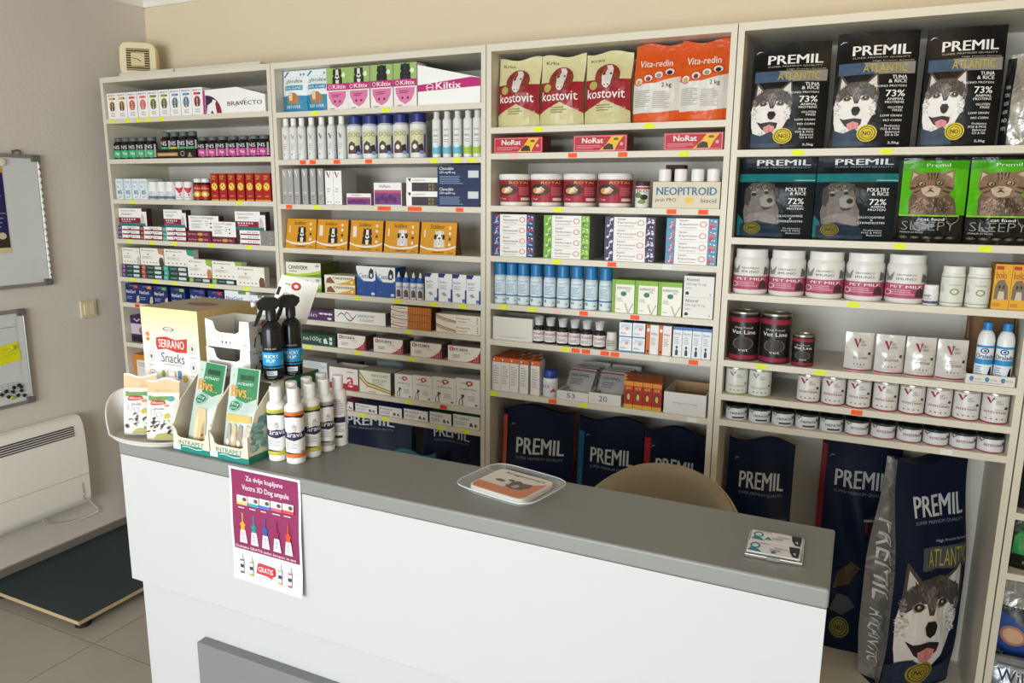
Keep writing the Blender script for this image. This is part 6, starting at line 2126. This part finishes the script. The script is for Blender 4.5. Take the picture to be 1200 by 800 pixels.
edge_bag(.25, .10, .215, .01, ZB, '8d9096|r0.28|m0.5|b0.25', ART(T('Wildlife', .06, .66, .66, .82, '1f2228', .01), PG([(0, .0), (0, .5), (.3, .58), (1, .5), (1, 0)], '1d3f8a'), R(.05, .88, .4, .91, '5a5e64')), 74, 'low grey bag with dark lettering in front, lower right corner')

# ================================================================== things on the counter
ZC0 = CT + 0.0005
# ---- shampoo bottles in two columns
def m_sham(v):
    r, h = .0225, .186
    nav = '2a2748'
    if v == 'back':
        a = ART(R(.3, .42, .75, .54, nav), L(.3, .58, .7, .92, 9, '9a9aa4'), L(.3, .22, .7, .38, 5, '9a9aa4'), R(.36, .10, .62, .15, '2a2a2e'), R(.88, .0, 1, .1, nav), R(.9, .78, 1, .9, nav))
    else:
        c = {'y': 'c2bf4a', 'o': 'd8742e', 'n': 'a8a6a4'}[v]
        a = ART(R(0, .86, 1, .95, c), PG([(0, .86), (.2, .83), (.5, .85), (.8, .82), (1, .86), (1, .88), (0, .88)], '2c2a2e'), T('dermatology', .3, .89, .7, .92, '5a5638', 0),
                PG([(0, .50), (.1, .56), (.3, .53), (.5, .56), (.7, .53), (.9, .57), (1, .54), (1, .44), (.8, .42), (.5, .38), (.2, .42), (0, .46)], nav), T('arava', .25, .455, .8, .52, 'e6e4ee', .01), PG([(.42, .57), (.44, .66), (.52, .70), (.58, .64), (.56, .57)], 'cfc9c4'), E(.5, .67, .06, .03, 'b8b0a8'),
                L(.2, .22, .6, .36, 4, 'b4b4bc'), R(0, .04, 1, .13, c), PG([(0, .13), (.3, .15), (.6, .13), (.6, .12), (0, .12)], '2c2a2e'), T('dog', .72, .12, .92, .19, '3a3a44', 0))
    body = 'f0efed|r0.3'
    return bottle('shampoo_bottle', r, h, body, 'f3f2f0|r0.35', r * .62, h * .19, .07, a, .06, .74, 178, n=30)


GB = 'shampoo bottles on the counter'
cols = [(-1.259, [('y', 1.342, 36, 'yellow banded shampoo bottle at the front left beside the snack display'), ('n', 1.394, 30, 'shampoo bottle behind the yellow banded one, second in left column'), ('y', 1.446, 30, 'third shampoo bottle in the left column, mostly hidden'), ('n', 1.498, 30, 'rearmost shampoo bottle in the left column, only its cap showing')]),
        (-1.207, [('o', 1.346, 34, 'orange banded shampoo bottle at the very front'), ('y', 1.400, 62, 'olive banded shampoo bottle behind the orange banded one'), ('n', 1.449, 58, 'grey and navy banded shampoo bottle, third in right column'), ('back', 1.499, 38, 'rearmost shampoo bottle in right column showing its back label')])]
pc = {}
for X, lst in cols:
    for k, (v, y_, rz, lb_) in enumerate(lst):
        if v not in pc:
            pc[v] = m_sham(v)
        spawn(pc[v], (X + .004 * k, y_, ZC0), lb_, 'bottle', GB, rz=math.radians(rz))

# ---- two chew display cartons with dog bags
DW, DD, DH = .126, .265, .183
DY0 = 1.276
CRM = 'e3d9c2|r0.5|v0.02'
TEA = '1f8078|r0.45'


def display_carton(name):
    w, d, h, t = DW, DD, DH, .002
    lip = .036
    fw_ = lambda u, v, e: ((u - .5) * w, -d / 2 - e, v * h)
    mb = MB()
    IN = 'a2926e|r0.6'
    mb.box(-w / 2, -d / 2, 0, w / 2, d / 2, t, CRM)
    # front lip with raised corners
    pf_ = [(-w / 2, 0), (w / 2, 0), (w / 2, lip * 1.9), (w / 2 - .012, lip * 1.5), (w / 2 - .016, lip * 1.12), (w / 2 - .026, lip), (-w / 2 + .026, lip), (-w / 2 + .016, lip * 1.12), (-w / 2 + .012, lip * 1.5), (-w / 2, lip * 1.9)]
    mb.prism(pf_, lambda a, b, q: (a, -d / 2 + q, b), t, CRM)
    sd = [(-d / 2, 0), (d / 2, 0), (d / 2, h), (-d / 2 + .095, h), (-d / 2 + .03, h * .68), (-d / 2 + .004, lip * 1.9), (-d / 2, lip * 1.9)]
    for s in (-1, 1):
        x0 = w / 2 - t if s > 0 else -w / 2
        mb.prism(sd, lambda a, b, q, x0=x0: (x0 + q, a, b), t, CRM if s > 0 else CRM, CRM)
    mb.box(-w / 2 + t, d / 2 - t, t, w / 2 - t, d / 2, h - t, IN)
    mb.box(-w / 2, -d / 2 + .095, h - t, w / 2, d / 2, h, 'b9b2a4|r0.5')
    out = [(name, mb.mesh(name), None)]
    out.append(('printed_front', MB().art(ART(R(0, 0, 1, .075, TEA), PG([(.2, .03), (.5, .0), (.8, .03), (.8, .10), (.2, .10)], TEA), T('INTRAPET', .16, .105, .84, .165, '2a7a74', .008), R(0.0, .02, .2, .09, 'e8e6ea'), *wave(.25, .8, .07, .01, 'c8e0d8', .006)), fw_).mesh('printed_front'), 0))
    rn = random.Random(3)
    blob = []
    for k in range(130):
        u, v = rn.uniform(.05, .42), rn.uniform(.16, .74)
        if v > .42 + u:
            continue
        blob.append(E(u, v, rn.uniform(.02, .05), rn.uniform(.02, .045), rn.choice(['7fa29a', '5f8a82', 'a8bfb4', '6c948c', '8aaca2']), 7))
    out.append(('printed_side', MB().art(ART(R(0, 0, 1, .10, '1f7a5a|r0.45'), blob, R(.5, .80, 1, 1, '1f6a4c|r0.45')), flat_right(w, d, h), step=.00001).mesh('printed_side'), 0))
    return out


dc = display_carton('display_carton')
DX = (-1.4815, -1.3545)
for k, X in enumerate(DX):
    spawn(dc, (X, DY0 + DD / 2, ZC0), ('left', 'right')[k] + ' cream and teal snack display carton on the counter', 'box', 'snack display cartons')


def chew_pack(fill, seed):
    w, h = .085, .215
    GA = 'b9c8c2|r0.25|b0.15'
    a = ART(PG([(.25, .99), (.95, .99), (.95, .66), (.62, .60), (.25, .64)], '1f7a48'), R(.36, .86, .82, .92, '123a26'), E(.12, .9, .03, .012, 'b8c83a', 8), E(.95, .62, .03, .012, 'b8c83a', 8), E(.1, .55, .04, .015, 'b8c83a', 8), T('INTRAPET', .3, .80, .82, .83, 'd8ece0', .003),
            T('Bivs', .08, .66, .62, .79, 'e89a1e', .03), T('...', .64, .655, .8, .67, 'e89a1e', .03), E(.28, .56, .22, .065, '1f7f5c', 16), *ring(.28, .56, .21, .06, 'd8ece0', .1), T('Dog', .16, .555, .4, .59, 'e4f0ea', .005), T('Snack', .16, .525, .4, .55, 'e4f0ea', .005))
    if fill == 'bone':
        a += ART(PG([(.28, .03), (.26, .3), (.32, .46), (.62, .46), (.70, .3), (.74, .03)], 'cdb58a'), PG([(.30, .05), (.31, .3), (.38, .42), (.44, .3), (.44, .05)], 'e0cfa8'), PG([(.56, .05), (.58, .25), (.64, .32), (.68, .2), (.68, .05)], 'a88a5c'), E(.62, .15, .05, .02, '8a3a24'))
    else:
        a += ART(R(.1, .38, .9, .46, 'd8b45a'), *[PG([(.14 + .2 * k, .02), (.12 + .2 * k, .2), (.2 + .2 * k, .36), (.3 + .2 * k, .34), (.32 + .2 * k, .16), (.3 + .2 * k, .02)], c) for k, c in enumerate(('a8a09a', 'c8b488', '9a8a7a', 'd0c4b4'))], *[E(.2 + .2 * k, .14 + .05 * (k % 2), .06, .04, 'dcd4cc', 8) for k in range(4)])
    return bag('chew_bag', w, .028, h, GA, a, gus=.15, seal=.55, sealed=.06, seed=seed, wob=.001, nu=8, nv=12, eps=.0008)


spawn(chew_pack('bone', 81), (DX[0] + .004, DY0 + .026, ZC0 + .010), 'grey and green chew bag with bone in the left display carton', 'bag', 'chew bags in the display cartons', rx=math.radians(-13), ry=math.radians(4), rz=math.radians(5))
spawn(chew_pack('mix', 82), (DX[1] + .004, DY0 + .024, ZC0 + .009), 'grey and green chew bag with mixed treats in right display carton', 'bag', 'chew bags in the display cartons', rx=math.radians(-11), ry=math.radians(2), rz=math.radians(8))

# ---- yellow snack carton
SW, SDp, SHh = .212, .215, .34
SX, SY = -1.765 + SW / 2, 1.386 + SDp / 2


def grad_mat():
    m = mat('f1e8cf|r0.45').copy()
    m.name = 'mat_yellow_fade_print'
    nt = m.node_tree
    b = nt.nodes['Principled BSDF']
    tc = nt.nodes.new('ShaderNodeTexCoord')
    sp = nt.nodes.new('ShaderNodeSeparateXYZ')
    nt.links.new(tc.outputs['Object'], sp.inputs[0])
    rp = nt.nodes.new('ShaderNodeValToRGB')
    rp.color_ramp.elements[0].position = .60
    rp.color_ramp.elements[0].color = (lin(238), lin(234), lin(226), 1)
    rp.color_ramp.elements[1].position = 1.0
    rp.color_ramp.elements[1].color = (lin(233), lin(212), lin(152), 1)
    mr = nt.nodes.new('ShaderNodeMapRange')
    mr.inputs['From Max'].default_value = SHh
    nt.links.new(sp.outputs['Z'], mr.inputs['Value'])
    nt.links.new(mr.outputs['Result'], rp.inputs['Fac'])
    nt.links.new(rp.outputs['Color'], b.inputs['Base Color'])
    return m


circ = lambda u, v: ART(*ring(u, v, .055, .042, '8a8a86', .1), E(u, v, .02, .018, '6a6a68', 8), L(u - .05, v - .085, u + .05, v - .06, 1, 'b0aca4'))
sa = ART(*ring(.48, .835, .1, .018, '4a7aa8', .25), T('medicus', .41, .828, .55, .842, '4a7aa8', 0),
         PG([(.24, .70), (.25, .76), (.42, .775), (.6, .755), (.80, .775), (.78, .66), (.6, .655), (.42, .675), (.26, .66)], 'c4302a'), T('SERRANO', .29, .685, .74, .75, 'f4ece4', .005), T('Snacks', .32, .565, .73, .645, '4a4e5c', .008), L(.36, .54, .68, .56, 1, 'a8a8a8'),
         E(.10, .78, .035, .02, 'd8863a'), E(.10, .74, .03, .015, 'd06a3a'), circ(.14, .60), circ(.14, .45), circ(.14, .27), circ(.88, .70), circ(.88, .55), circ(.88, .40), circ(.88, .22),
         E(.34, .47, .03, .03, '9ab85a'), R(.41, .45, .56, .50, 'd8a0a8'), R(.43, .455, .54, .495, 'f0e4e2'), R(.60, .44, .66, .51, '6a8ab8'), E(.72, .45, .035, .03, 'dcb83a'),
         PG([(.40, .20), (.42, .31), (.47, .36), (.52, .34), (.62, .24), (.63, .18), (.5, .15)], 'b8445a'), PG([(.44, .22), (.47, .31), (.51, .3), (.53, .22)], 'd88a98'), E(.52, .2, .05, .03, '8a6a4a'), *[PG([(.42 + .05 * k, .36), (.43 + .05 * k, .36), (.45 + .03 * k, .42), (.44 + .03 * k, .42)], '9a9a94') for k in range(3)],
         PG([(.38, .14), (.5, .12), (.64, .14), (.64, .19), (.5, .165), (.38, .19)], 'f4f0ec'), T('JAMON', .42, .145, .6, .165, 'b8444a', 0), PG([(.22, .20), (.38, .18), (.38, .14), (.24, .15)], 'e4e0d8'), PG([(.80, .20), (.64, .18), (.64, .14), (.78, .15)], 'e4e0d8'))
sb = MB().box(-SW / 2, -SDp / 2, 0, SW / 2, SDp / 2, SHh, 'eee4cc|r0.5', side='cdb27a|r0.5', top='b3a68c|r0.55')
me = sb.mesh('snack_carton')
me.materials[0] = grad_mat()
spawn([('snack_carton', me, None), ('printed_front', MB().art(sa, flat_front(SW, SDp, SHh)).mesh('printed_front'), 0), ('printed_top', MB().art(ART(E(.55, .5, .25, .12, '8a4a4a', 14), T('SERRANO', .4, .46, .7, .54, 'b3a68c', .01)), flat_top(SW, SDp, SHh)).mesh('printed_top'), 0)],
      (SX, SY, ZC0), 'tall cream and yellow snack carton standing on the counter', 'box')

# ---- white scoop shaped tray with two snack bags
tr = link('fan_tray', None, None, (-1.680, 1.310, ZC0))
tag(tr, 'white fan shaped tray at the left end of the counter', 'tray')
TWH = 'd9d6d0|r0.5'
mb = MB()
ax, ay = .125, .062


def rimz(t): return .008 + .105 * max(0, math.cos(t - math.radians(140))) ** .7


N = 48
ring0 = [(ax * .92 * math.cos(2 * math.pi * i / N), ay * .92 * math.sin(2 * math.pi * i / N), .001) for i in range(N)]
ring1 = [(ax * 1.02 * math.cos(2 * math.pi * i / N), ay * 1.02 * math.sin(2 * math.pi * i / N), .004 + rimz(2 * math.pi * i / N)) for i in range(N)]
ring2 = [(ax * 1.05 * math.cos(2 * math.pi * i / N), ay * 1.05 * math.sin(2 * math.pi * i / N), .004 + rimz(2 * math.pi * i / N)) for i in range(N)]
ring3 = [(ax * .95 * math.cos(2 * math.pi * i / N), ay * .95 * math.sin(2 * math.pi * i / N), 0) for i in range(N)]
vs = ring0 + ring1 + ring2 + ring3
fs = []
for a_, b_ in ((0, 1), (1, 2), (2, 3)):
    for i in range(N):
        j = (i + 1) % N
        fs.append((a_ * N + i, a_ * N + j, b_ * N + j, b_ * N + i))
fs.append(tuple(range(N)))
fs.append(tuple(3 * N + i for i in range(N))[::-1])
mb.add(vs, fs, TWH, False)
part('dish', mb, tr)
part('rolled_rim', MB().tube([(p_[0], p_[1], p_[2]) for p_ in ring2], .003, 'c8c5be|r0.5', 6, closed=True), tr)


def snack(seed):
    a = ART(R(0, .78, 1, .97, 'd2b48c'), PG([(.06, .64), (.7, .66), (.72, .72), (.06, .71)], '6f9a5a'), PG([(.14, .60), (.2, .66), (.6, .65), (.64, .60), (.5, .58), (.2, .57)], 'b83a30'), T('SERRANO', .2, .595, .58, .63, 'f0e0d8', .01), E(.78, .68, .1, .045, '5aa0a0'), E(.1, .70, .05, .03, '5a9a5a'), E(.68, .57, .08, .025, 'd88a5a'),
            *ring(.25, .46, .09, .05, '7a7a80', .12), *ring(.46, .42, .09, .05, '6a7ab0', .14), E(.68, .40, .09, .045, 'c8c05a'), T('Snacks', .3, .50, .6, .54, '4a4a50', 0))
    rn = random.Random(seed)
    for k in range(34):
        u, v = rn.uniform(.06, .94), rn.uniform(.12, .36)
        a.append(PG([(u - .06, v - .012), (u, v + rn.uniform(.0, .03)), (u + .06, v + .008), (u + .01, v - .025)], rn.choice(['2c2826', 'efece6', '4a4440', 'efece6', '3a3432'])))
    a += ART(PG([(.3, .02), (.4, .10), (.7, .12), (.9, .08), (.9, .02)], 'a8a45a'))
    return bag('snack_bag', .086, .032, .158, 'e4e0d8|r0.3|b0.2', a, gus=.2, seal=.86, sealed=.08, seed=seed, wob=.0016, nu=8, nv=12, eps=.0008, topcut=.005)


spawn(snack(91), (-1.703, 1.308, ZC0 + .009), 'left snack bag leaning in the white fan tray', 'bag', 'snack bags in the fan tray', rx=math.radians(-9), rz=math.radians(28))
spawn(snack(92), (-1.612, 1.302, ZC0 + .009), 'right snack bag in the white fan tray beside the display carton', 'bag', 'snack bags in the fan tray', rx=math.radians(-9), rz=math.radians(22))

# ---- two stacked white dispenser boxes on top of the display cartons
ZD = ZC0 + DH + .0005


def dispenser():
    w, d, h, t = .148, .10, .072, .002
    mb = MB()
    IN = 'b0aaa0|r0.6'
    mb.box(-w / 2, -d / 2, 0, w / 2, d / 2, t, WHT)
    pf_ = [(-w / 2, t), (w / 2, t), (w / 2, h), (w / 2 - .03, h), (w / 2 - .034, h * .62), (w / 2 - .046, h * .54), (-w / 2 + .046, h * .54), (-w / 2 + .034, h * .62), (-w / 2 + .026, h * .92), (-w / 2, h)]
    mb.prism(pf_, lambda a, b, q: (a, -d / 2 + q, b), t, WHT)
    mb.box(-w / 2, -d / 2 + t, t, -w / 2 + t, d / 2, h, WHT)
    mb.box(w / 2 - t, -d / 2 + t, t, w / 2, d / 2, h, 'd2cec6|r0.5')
    mb.box(-w / 2 + t, d / 2 - t, t, w / 2 - t, d / 2, h, IN)
    out = [('dispenser_box', mb.mesh('dispenser_box'), None)]
    out.append(('printed_front', MB().art(ART(L(.06, .34, .6, .50, 3, 'b4aeaa'), *ring(.14, .17, .05, .1, 'c8a8a8', .15), E(.38, .2, .02, .045, '2a2a2a', 8), E(.47, .2, .02, .045, '2a2a2a', 8), E(.56, .2, .02, .045, '8a8a8a', 8), PG([(.8, .12), (.9, .22), (.96, .14)], 'e0b0a8')), flat_front(w, d, h)).mesh('p'), 0))
    dg = [PG([(.14 + .4 * k, .08), (.18 + .4 * k, .4), (.3 + .4 * k, .46), (.32 + .4 * k, .6), (.44 + .4 * k, .56), (.42 + .4 * k, .1), (.38 + .4 * k, .1), (.38 + .4 * k, .44), (.34 + .4 * k, .52), (.22 + .4 * k, .38), (.18 + .4 * k, .08)], '3a3634') for k in range(2)]
    out.append(('printed_side', MB().art(ART(E(.55, .84, .13, .11, 'c83a2e'), T('easy', .12, .8, .42, .88, '6a4a48', 0), T('Glove', .3, .62, .75, .73, '2a2628', .01), *dg), flat_right(w, d, h)).mesh('s'), 0))
    return out


dp = dispenser()
for k in range(2):
    spawn(dp, (-1.4415 + .002 * k, 1.425, ZD + .0725 * k), ('lower', 'upper')[k] + ' one of two stacked white dispenser boxes', 'box', 'white dispenser boxes')
# a crumpled sachet lying in each
for k in range(2):
    o = bag('sachet', .11, .02, .075, '8f8c88|r0.35|b0.5|k60', ART(T('x', .3, .3, .5, .5, '3a3836', 0)), gus=.1, seed=95 + k, wob=.002, nu=6, nv=6)
    spawn(o, (-1.441, 1.466, ZD + .004 + .0725 * k + (.012)), ('dark grey sachet inside the lower white dispenser box', 'dark grey sachet inside the upper white dispenser box')[k], 'sachet', 'sachets in the dispenser boxes', rx=math.radians(82))

# ---- two black trigger spray bottles
def spray_black():
    r, h = .0245, .155
    BK = '15161a|r0.22'
    out = [('spray_bottle', None, None)]
    bp = [(0, 0), (r * .94, 0), (r, .003), (r, h * .80), (r * .93, h * .87), (r * .66, h * .93), (r * .42, h * .96), (r * .40, h)]
    out.append(('bottle_body', MB().lathe(bp, BK, 30).mesh('b'), 0))
    out.append(('label_print', MB().art(ART(R(0, .22, 1, .56, '1f9ad8'), R(0, .24, 1, .275, '15161a'), T('MUCKY', .26, .44, .74, .51, 'f0f6fa', .012), T('PUP', .36, .345, .64, .415, 'f0f6fa', .012), R(.34, .07, .68, .17, 'dfe6ea'), L(.36, .09, .64, .15, 2, '5a8aa8'), T('ANIMOLOGY', .3, .62, .7, .65, 'c8ccd0', 0), L(.34, .0, .7, .05, 2, '8a8c90'), E(.9, .34, .05, .05, 'd8923a')), cyl(r, 178, h * .02, h * .80), us=1 / 12, eps=.0009).mesh('l'), 1))
    out.append(('collar', MB().lathe([(0, h - .004), (r * .52, h - .004), (r * .52, h + .018), (r * .42, h + .022), (0, h + .022)], '1a1b1e|r0.35', 20).mesh('c'), 0))
    ha = math.radians(-70)
    def hr(x, y, z): return (x * math.cos(ha) - y * math.sin(ha), x * math.sin(ha) + y * math.cos(ha), z)
    hd = MB()
    hd.prism([(-.034, .040), (-.030, .022), (-.008, .020), (.012, .022), (.022, .034), (.022, .045), (.010, .052), (-.014, .053)], lambda a, b, q: hr(-.009 + q, a, h + b), .018, '1a1b1e|r0.35')
    out.append(('spray_head', hd.mesh('h'), 0))
    out.append(('nozzle', MB().tube([hr(0, -.034, h + .036), hr(0, -.046, h + .036)], .007, 'dcdcdc|r0.4', 10).mesh('n'), 0))
    out.append(('trigger', MB().prism([(-.026, .022), (-.018, .022), (-.024, .004), (-.038, -.020), (-.042, -.018), (-.034, .006)], lambda a, b, q: hr(-.005 + q, a, h + b), .010, '1a1b1e|r0.35').mesh('t'), 0))
    return out


sp = spray_black()
spawn(sp, (-1.322, 1.408, ZD), 'left black trigger spray bottle with blue label on the cartons', 'bottle', 'black trigger spray bottles', rz=math.radians(30))
spawn(sp, (-1.312, 1.468, ZD), 'right black trigger spray bottle with blue label on the cartons', 'bottle', 'black trigger spray bottles', rz=math.radians(36))

# ---- open white box with raised header card behind the spray bottles
hb = MB()
HX0, HX1, HYa, HYb = -1.366, -1.292, 1.498, 1.538
w_, d_ = .074, .036
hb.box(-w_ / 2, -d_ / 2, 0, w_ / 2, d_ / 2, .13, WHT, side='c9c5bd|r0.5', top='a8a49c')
hdm = MB()
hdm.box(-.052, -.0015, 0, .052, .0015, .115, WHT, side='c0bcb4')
out = [('header_box', hb.mesh('header_box'), None), ('header_card', None, 0)]
hd_o = link('header_box', hb.mesh('header_box'), None, (-1.378, 1.519, ZD))
hd_o.rotation_euler = (0, 0, math.radians(12))
tag(hd_o, 'white box with raised header card behind the black spray bottles', 'box')
hc_ = part('header_card', hdm, hd_o, (0.004, .004, .131))
hc_.rotation_euler = (math.radians(-24), math.radians(14), math.radians(10))
part('printed_card', MB().art(ART(E(.46, .80, .13, .10, 'c83a2e'), E(.46, .80, .06, .045, 'f3f2ef'), T('easy', .16, .77, .32, .83, '7a4a44', 0), T('Gloves', .2, .50, .62, .60, '2a2628', .01), R(.02, .5, .1, .7, '2a2628')), lambda u, v, e: ((u - .5) * .104, -.0015 - e, v * .115)), hc_)

# ---- clear clamshell with leaflets
cl = link('clear_tray', None, None, (-.660, 1.422, ZC0))
cl.rotation_euler = (0, 0, math.radians(-12))
tag(cl, 'clear plastic tray of leaflets lying on the counter', 'tray')
CLR = 'e8eef0|r0.08|a0.22|i0.6'
sq0, sq1, sq2 = superq(.088, .074, 5, 40), superq(.098, .082, 5, 40), superq(.106, .088, 5, 40)
mb = MB()
n = 40
vs = [(a, b, .0008) for a, b in sq0] + [(a, b, .016) for a, b in sq1] + [(a, b, .016) for a, b in sq2] + [(a, b, .0135) for a, b in sq2]
fs = [tuple(range(n))]
for k in range(3):
    fs += [(k * n + i, k * n + (i + 1) % n, (k + 1) * n + (i + 1) % n, (k + 1) * n + i) for i in range(n)]
mb.add(vs, fs, CLR, False)
part('tray_shell', mb, cl)
part('rim', MB().tube([(a, b, .0155) for a, b in sq2], .0014, 'f0f4f4|r0.1|a0.5', 6, closed=True), cl)
lf = MB()
for k in range(7):
    pass
leaf_o = None
LWd, LHt = .150, .128
for k in range(5):
    o = link('leaflet', MB().prism([(a, b) for a, b in superq(LWd / 2, LHt / 2, 9, 32)], lambda a, b, q: (a, b, q), .0022, 'e6dfd6|r0.4').mesh('leaflet'), None)
    z_ = ZC0 + .0015 + k * .0024
    o.location = (-.660 + .001 * (k % 2), 1.422, z_)
    o.rotation_euler = (0, 0, math.radians(-12 + (k % 3) * .6))
    tag(o, ('lowest', 'second lowest', 'middle', 'second highest', 'topmost')[k] + ' leaflet of the pile in the clear tray', 'leaflet', 'leaflets in the clear tray')
    if k == 4:
        part('printed_front', MB().art(ART(PG([(.03, .1), (.02, .30), (.45, .28), (.97, .80), (.97, .12), (.9, .03), (.1, .03)], 'd98a66'), T('Kragenovert', .18, .80, .90, .91, '3a3436', .004), PG([(.2, .5), (.26, .56), (.38, .54), (.36, .46), (.24, .45)], '6a6260'), PG([(.46, .36), (.48, .58), (.56, .66), (.66, .6), (.8, .64), (.84, .5), (.76, .34), (.6, .28)], '6e625c'), PG([(.56, .36), (.6, .5), (.68, .46), (.66, .34)], 'b8aaa0'), PG([(.42, .42), (.48, .52), (.5, .4)], 'd8ccc4'), E(.44, .6, .05, .04, '5a5250')),
                                       lambda u, v, e: ((u - .5) * LWd, (v - .5) * LHt, .0022 + e)), o)

# ---- business card holder
kh = link('card_holder', None, None, (-.0955, 1.384, ZC0))
kh.rotation_euler = (0, 0, math.radians(2))
tag(kh, 'open steel business card holder at the right counter end', 'card holder')
STL = 'c9c7c2|r0.18|m1'
part('base', MB().bbox(-.050, -.058, 0, .050, .050, .004, STL, .0012, 2), kh)
part('hinge_rail', MB().bbox(-.050, -.061, 0, .050, -.056, .007, STL, .0015, 2), kh)
part('clasp', MB().bbox(-.012, -.064, .001, .012, -.060, .008, 'd8d6d0|r0.2|m1', .001, 1), kh)
part('back_clasp', MB().tube([(-.012, .05, .003), (-.010, .057, .003), (.010, .057, .003), (.012, .05, .003)], .0015, STL, 6), kh)
for k in range(2):
    o = link('business_card_stack', None, None, (-.0955 - .0004, 1.384 + (-.026, .024)[k], ZC0 + .0045))
    o.rotation_euler = (0, 0, math.radians(2))
    tag(o, ('front', 'rear')[k] + ' stack of white business cards in the steel holder', 'cards', 'business cards')
    cw_, chh = .092, .046
    part('cards', MB().box(-cw_ / 2, -chh / 2, 0, cw_ / 2, chh / 2, .003, 'e8e8ea|r0.4'), o)
    part('printed_top', MB().art(ART(*ring(.14, .6, .1, .26, '2a7a9a', .35), PG([(.02, .1), (.06, .4), (.2, .3), (.28, .05)], '2a8a90'), PG([(.26, .2), (.34, .5), (.42, .2)], '2a8a90') if k else E(.5, .2, .05, .1, '2a7a9a'), T('VETERINA', .5, .55, .76, .68, 'b03a3a', 0), L(.42, .3, .7, .48, 2, '8a8a90'), PG([(.78, .98), (.8, .5), (.86, .1), (.96, .05), (.98, .5), (.98, .98)], '2a2826'), PG([(.86, .4), (.9, .5), (.92, .2)], 'd8d4d0'), T('KLINIKA', .12, .82, .4, .92, 'b85a5a', 0)),
                                 lambda u, v, e: ((u - .5) * cw_, (v - .5) * chh, .003 + e)), o)

# ---- paper poster taped to the counter front
PX0, PX1 = -1.343, -1.123
PW, PH = PX1 - PX0, .292
ps_ = link('paper_poster', None, None, ((PX0 + PX1) / 2, CY0 - .001, CT - .004 - PH))
tag(ps_, 'white and plum paper poster taped to the counter front', 'poster')


def pfn(u, v, e=0):
    return ((u - .5) * PW, -.0012 - e - .010 * (1 - v) ** 2 * (.4 + .6 * u) + .0015 * math.sin(v * 9), v * PH)


mb = MB().sheet(pfn, 8, 10, 'eeeef4|r0.5')
mb.sheet(lambda u, v: tuple(Vector(pfn(1 - u, v)) + Vector((0, .0006, 0))), 8, 10, 'e6e6ea|r0.5')
part('sheet', mb, ps_)
pa = ART(R(.03, .28, .97, .98, '8a2a58'), T('Za dvije kupljene', .24, .885, .76, .94, 'f2e6ee', .006), T('Vectra 3D Dog ampule', .18, .80, .84, .86, 'f2e6ee', .006))
for k, (c1, c2) in enumerate((('e0a62e', 'e8c060'), ('2a8a8a', '3aa0a8'), ('2a5aa8', '3a7ac8'), ('8a2a50', 'c8607a'), ('d8502a', 'd84a4a'))):
    u = .10 + .165 * k
    pa += ART(R(u, .68 + .005 * k, u + .15, .76 + .005 * k, 'e6e0e6'), R(u, .68 + .005 * k, u + .15, .705 + .005 * k, c2), E(u + .11, .73 + .005 * k, .03, .018, '6a4a3a'), L(u + .02, .645 + .005 * k, u + .13, .665 + .005 * k, 1, 'e0c8d4'),
              R(u + .068, .53, u + .082, .61, c1), R(u + .035, .50, u + .115, .515, c1), PG([(u + .045, .46), (u + .055, .53), (u + .095, .53), (u + .105, .46)], c1), PG([(u + .02, .345), (u + .04, .46), (u + .11, .46), (u + .13, .345)], 'e8e2ea'), T('3D', u + .045, .37, u + .1, .40, '6a4a68', .004), L(u + .05, .41, u + .1, .44, 2, '8a7a90'))
pa += ART(T('Dobijate GRATIS jedan šampon za pse', .07, .295, .93, .325, 'f2e6ee', .004))
for k, (u, c) in enumerate(((.14, '5a6a7a'), (.28, 'a8b83a'), (.70, 'a8b83a'), (.84, 'c85a5a'))):
    pa += ART(R(u - .025, .06, u + .025, .20, 'dedee6'), R(u - .012, .20, u + .012, .24, 'e8e8ee'), R(u - .025, .12, u + .025, .15, '3a3a50'), R(u - .025, .07, u + .025, .09, c), R(u - .025, .18, u + .025, .195, c))
pa += ART(PG([(.36, .11), (.38, .20), (.62, .19), (.63, .12), (.58, .11), (.60, .085), (.53, .105)], 'cf2f3f'), T('GRATIS', .39, .13, .60, .175, 'f6eaec', .01))
part('printed_front', MB().art(pa, bil(pfn, 8, 10, (0, -1, 0)), us=1 / 8, vs=1 / 10, eps=.0005, step=.00006), ps_)
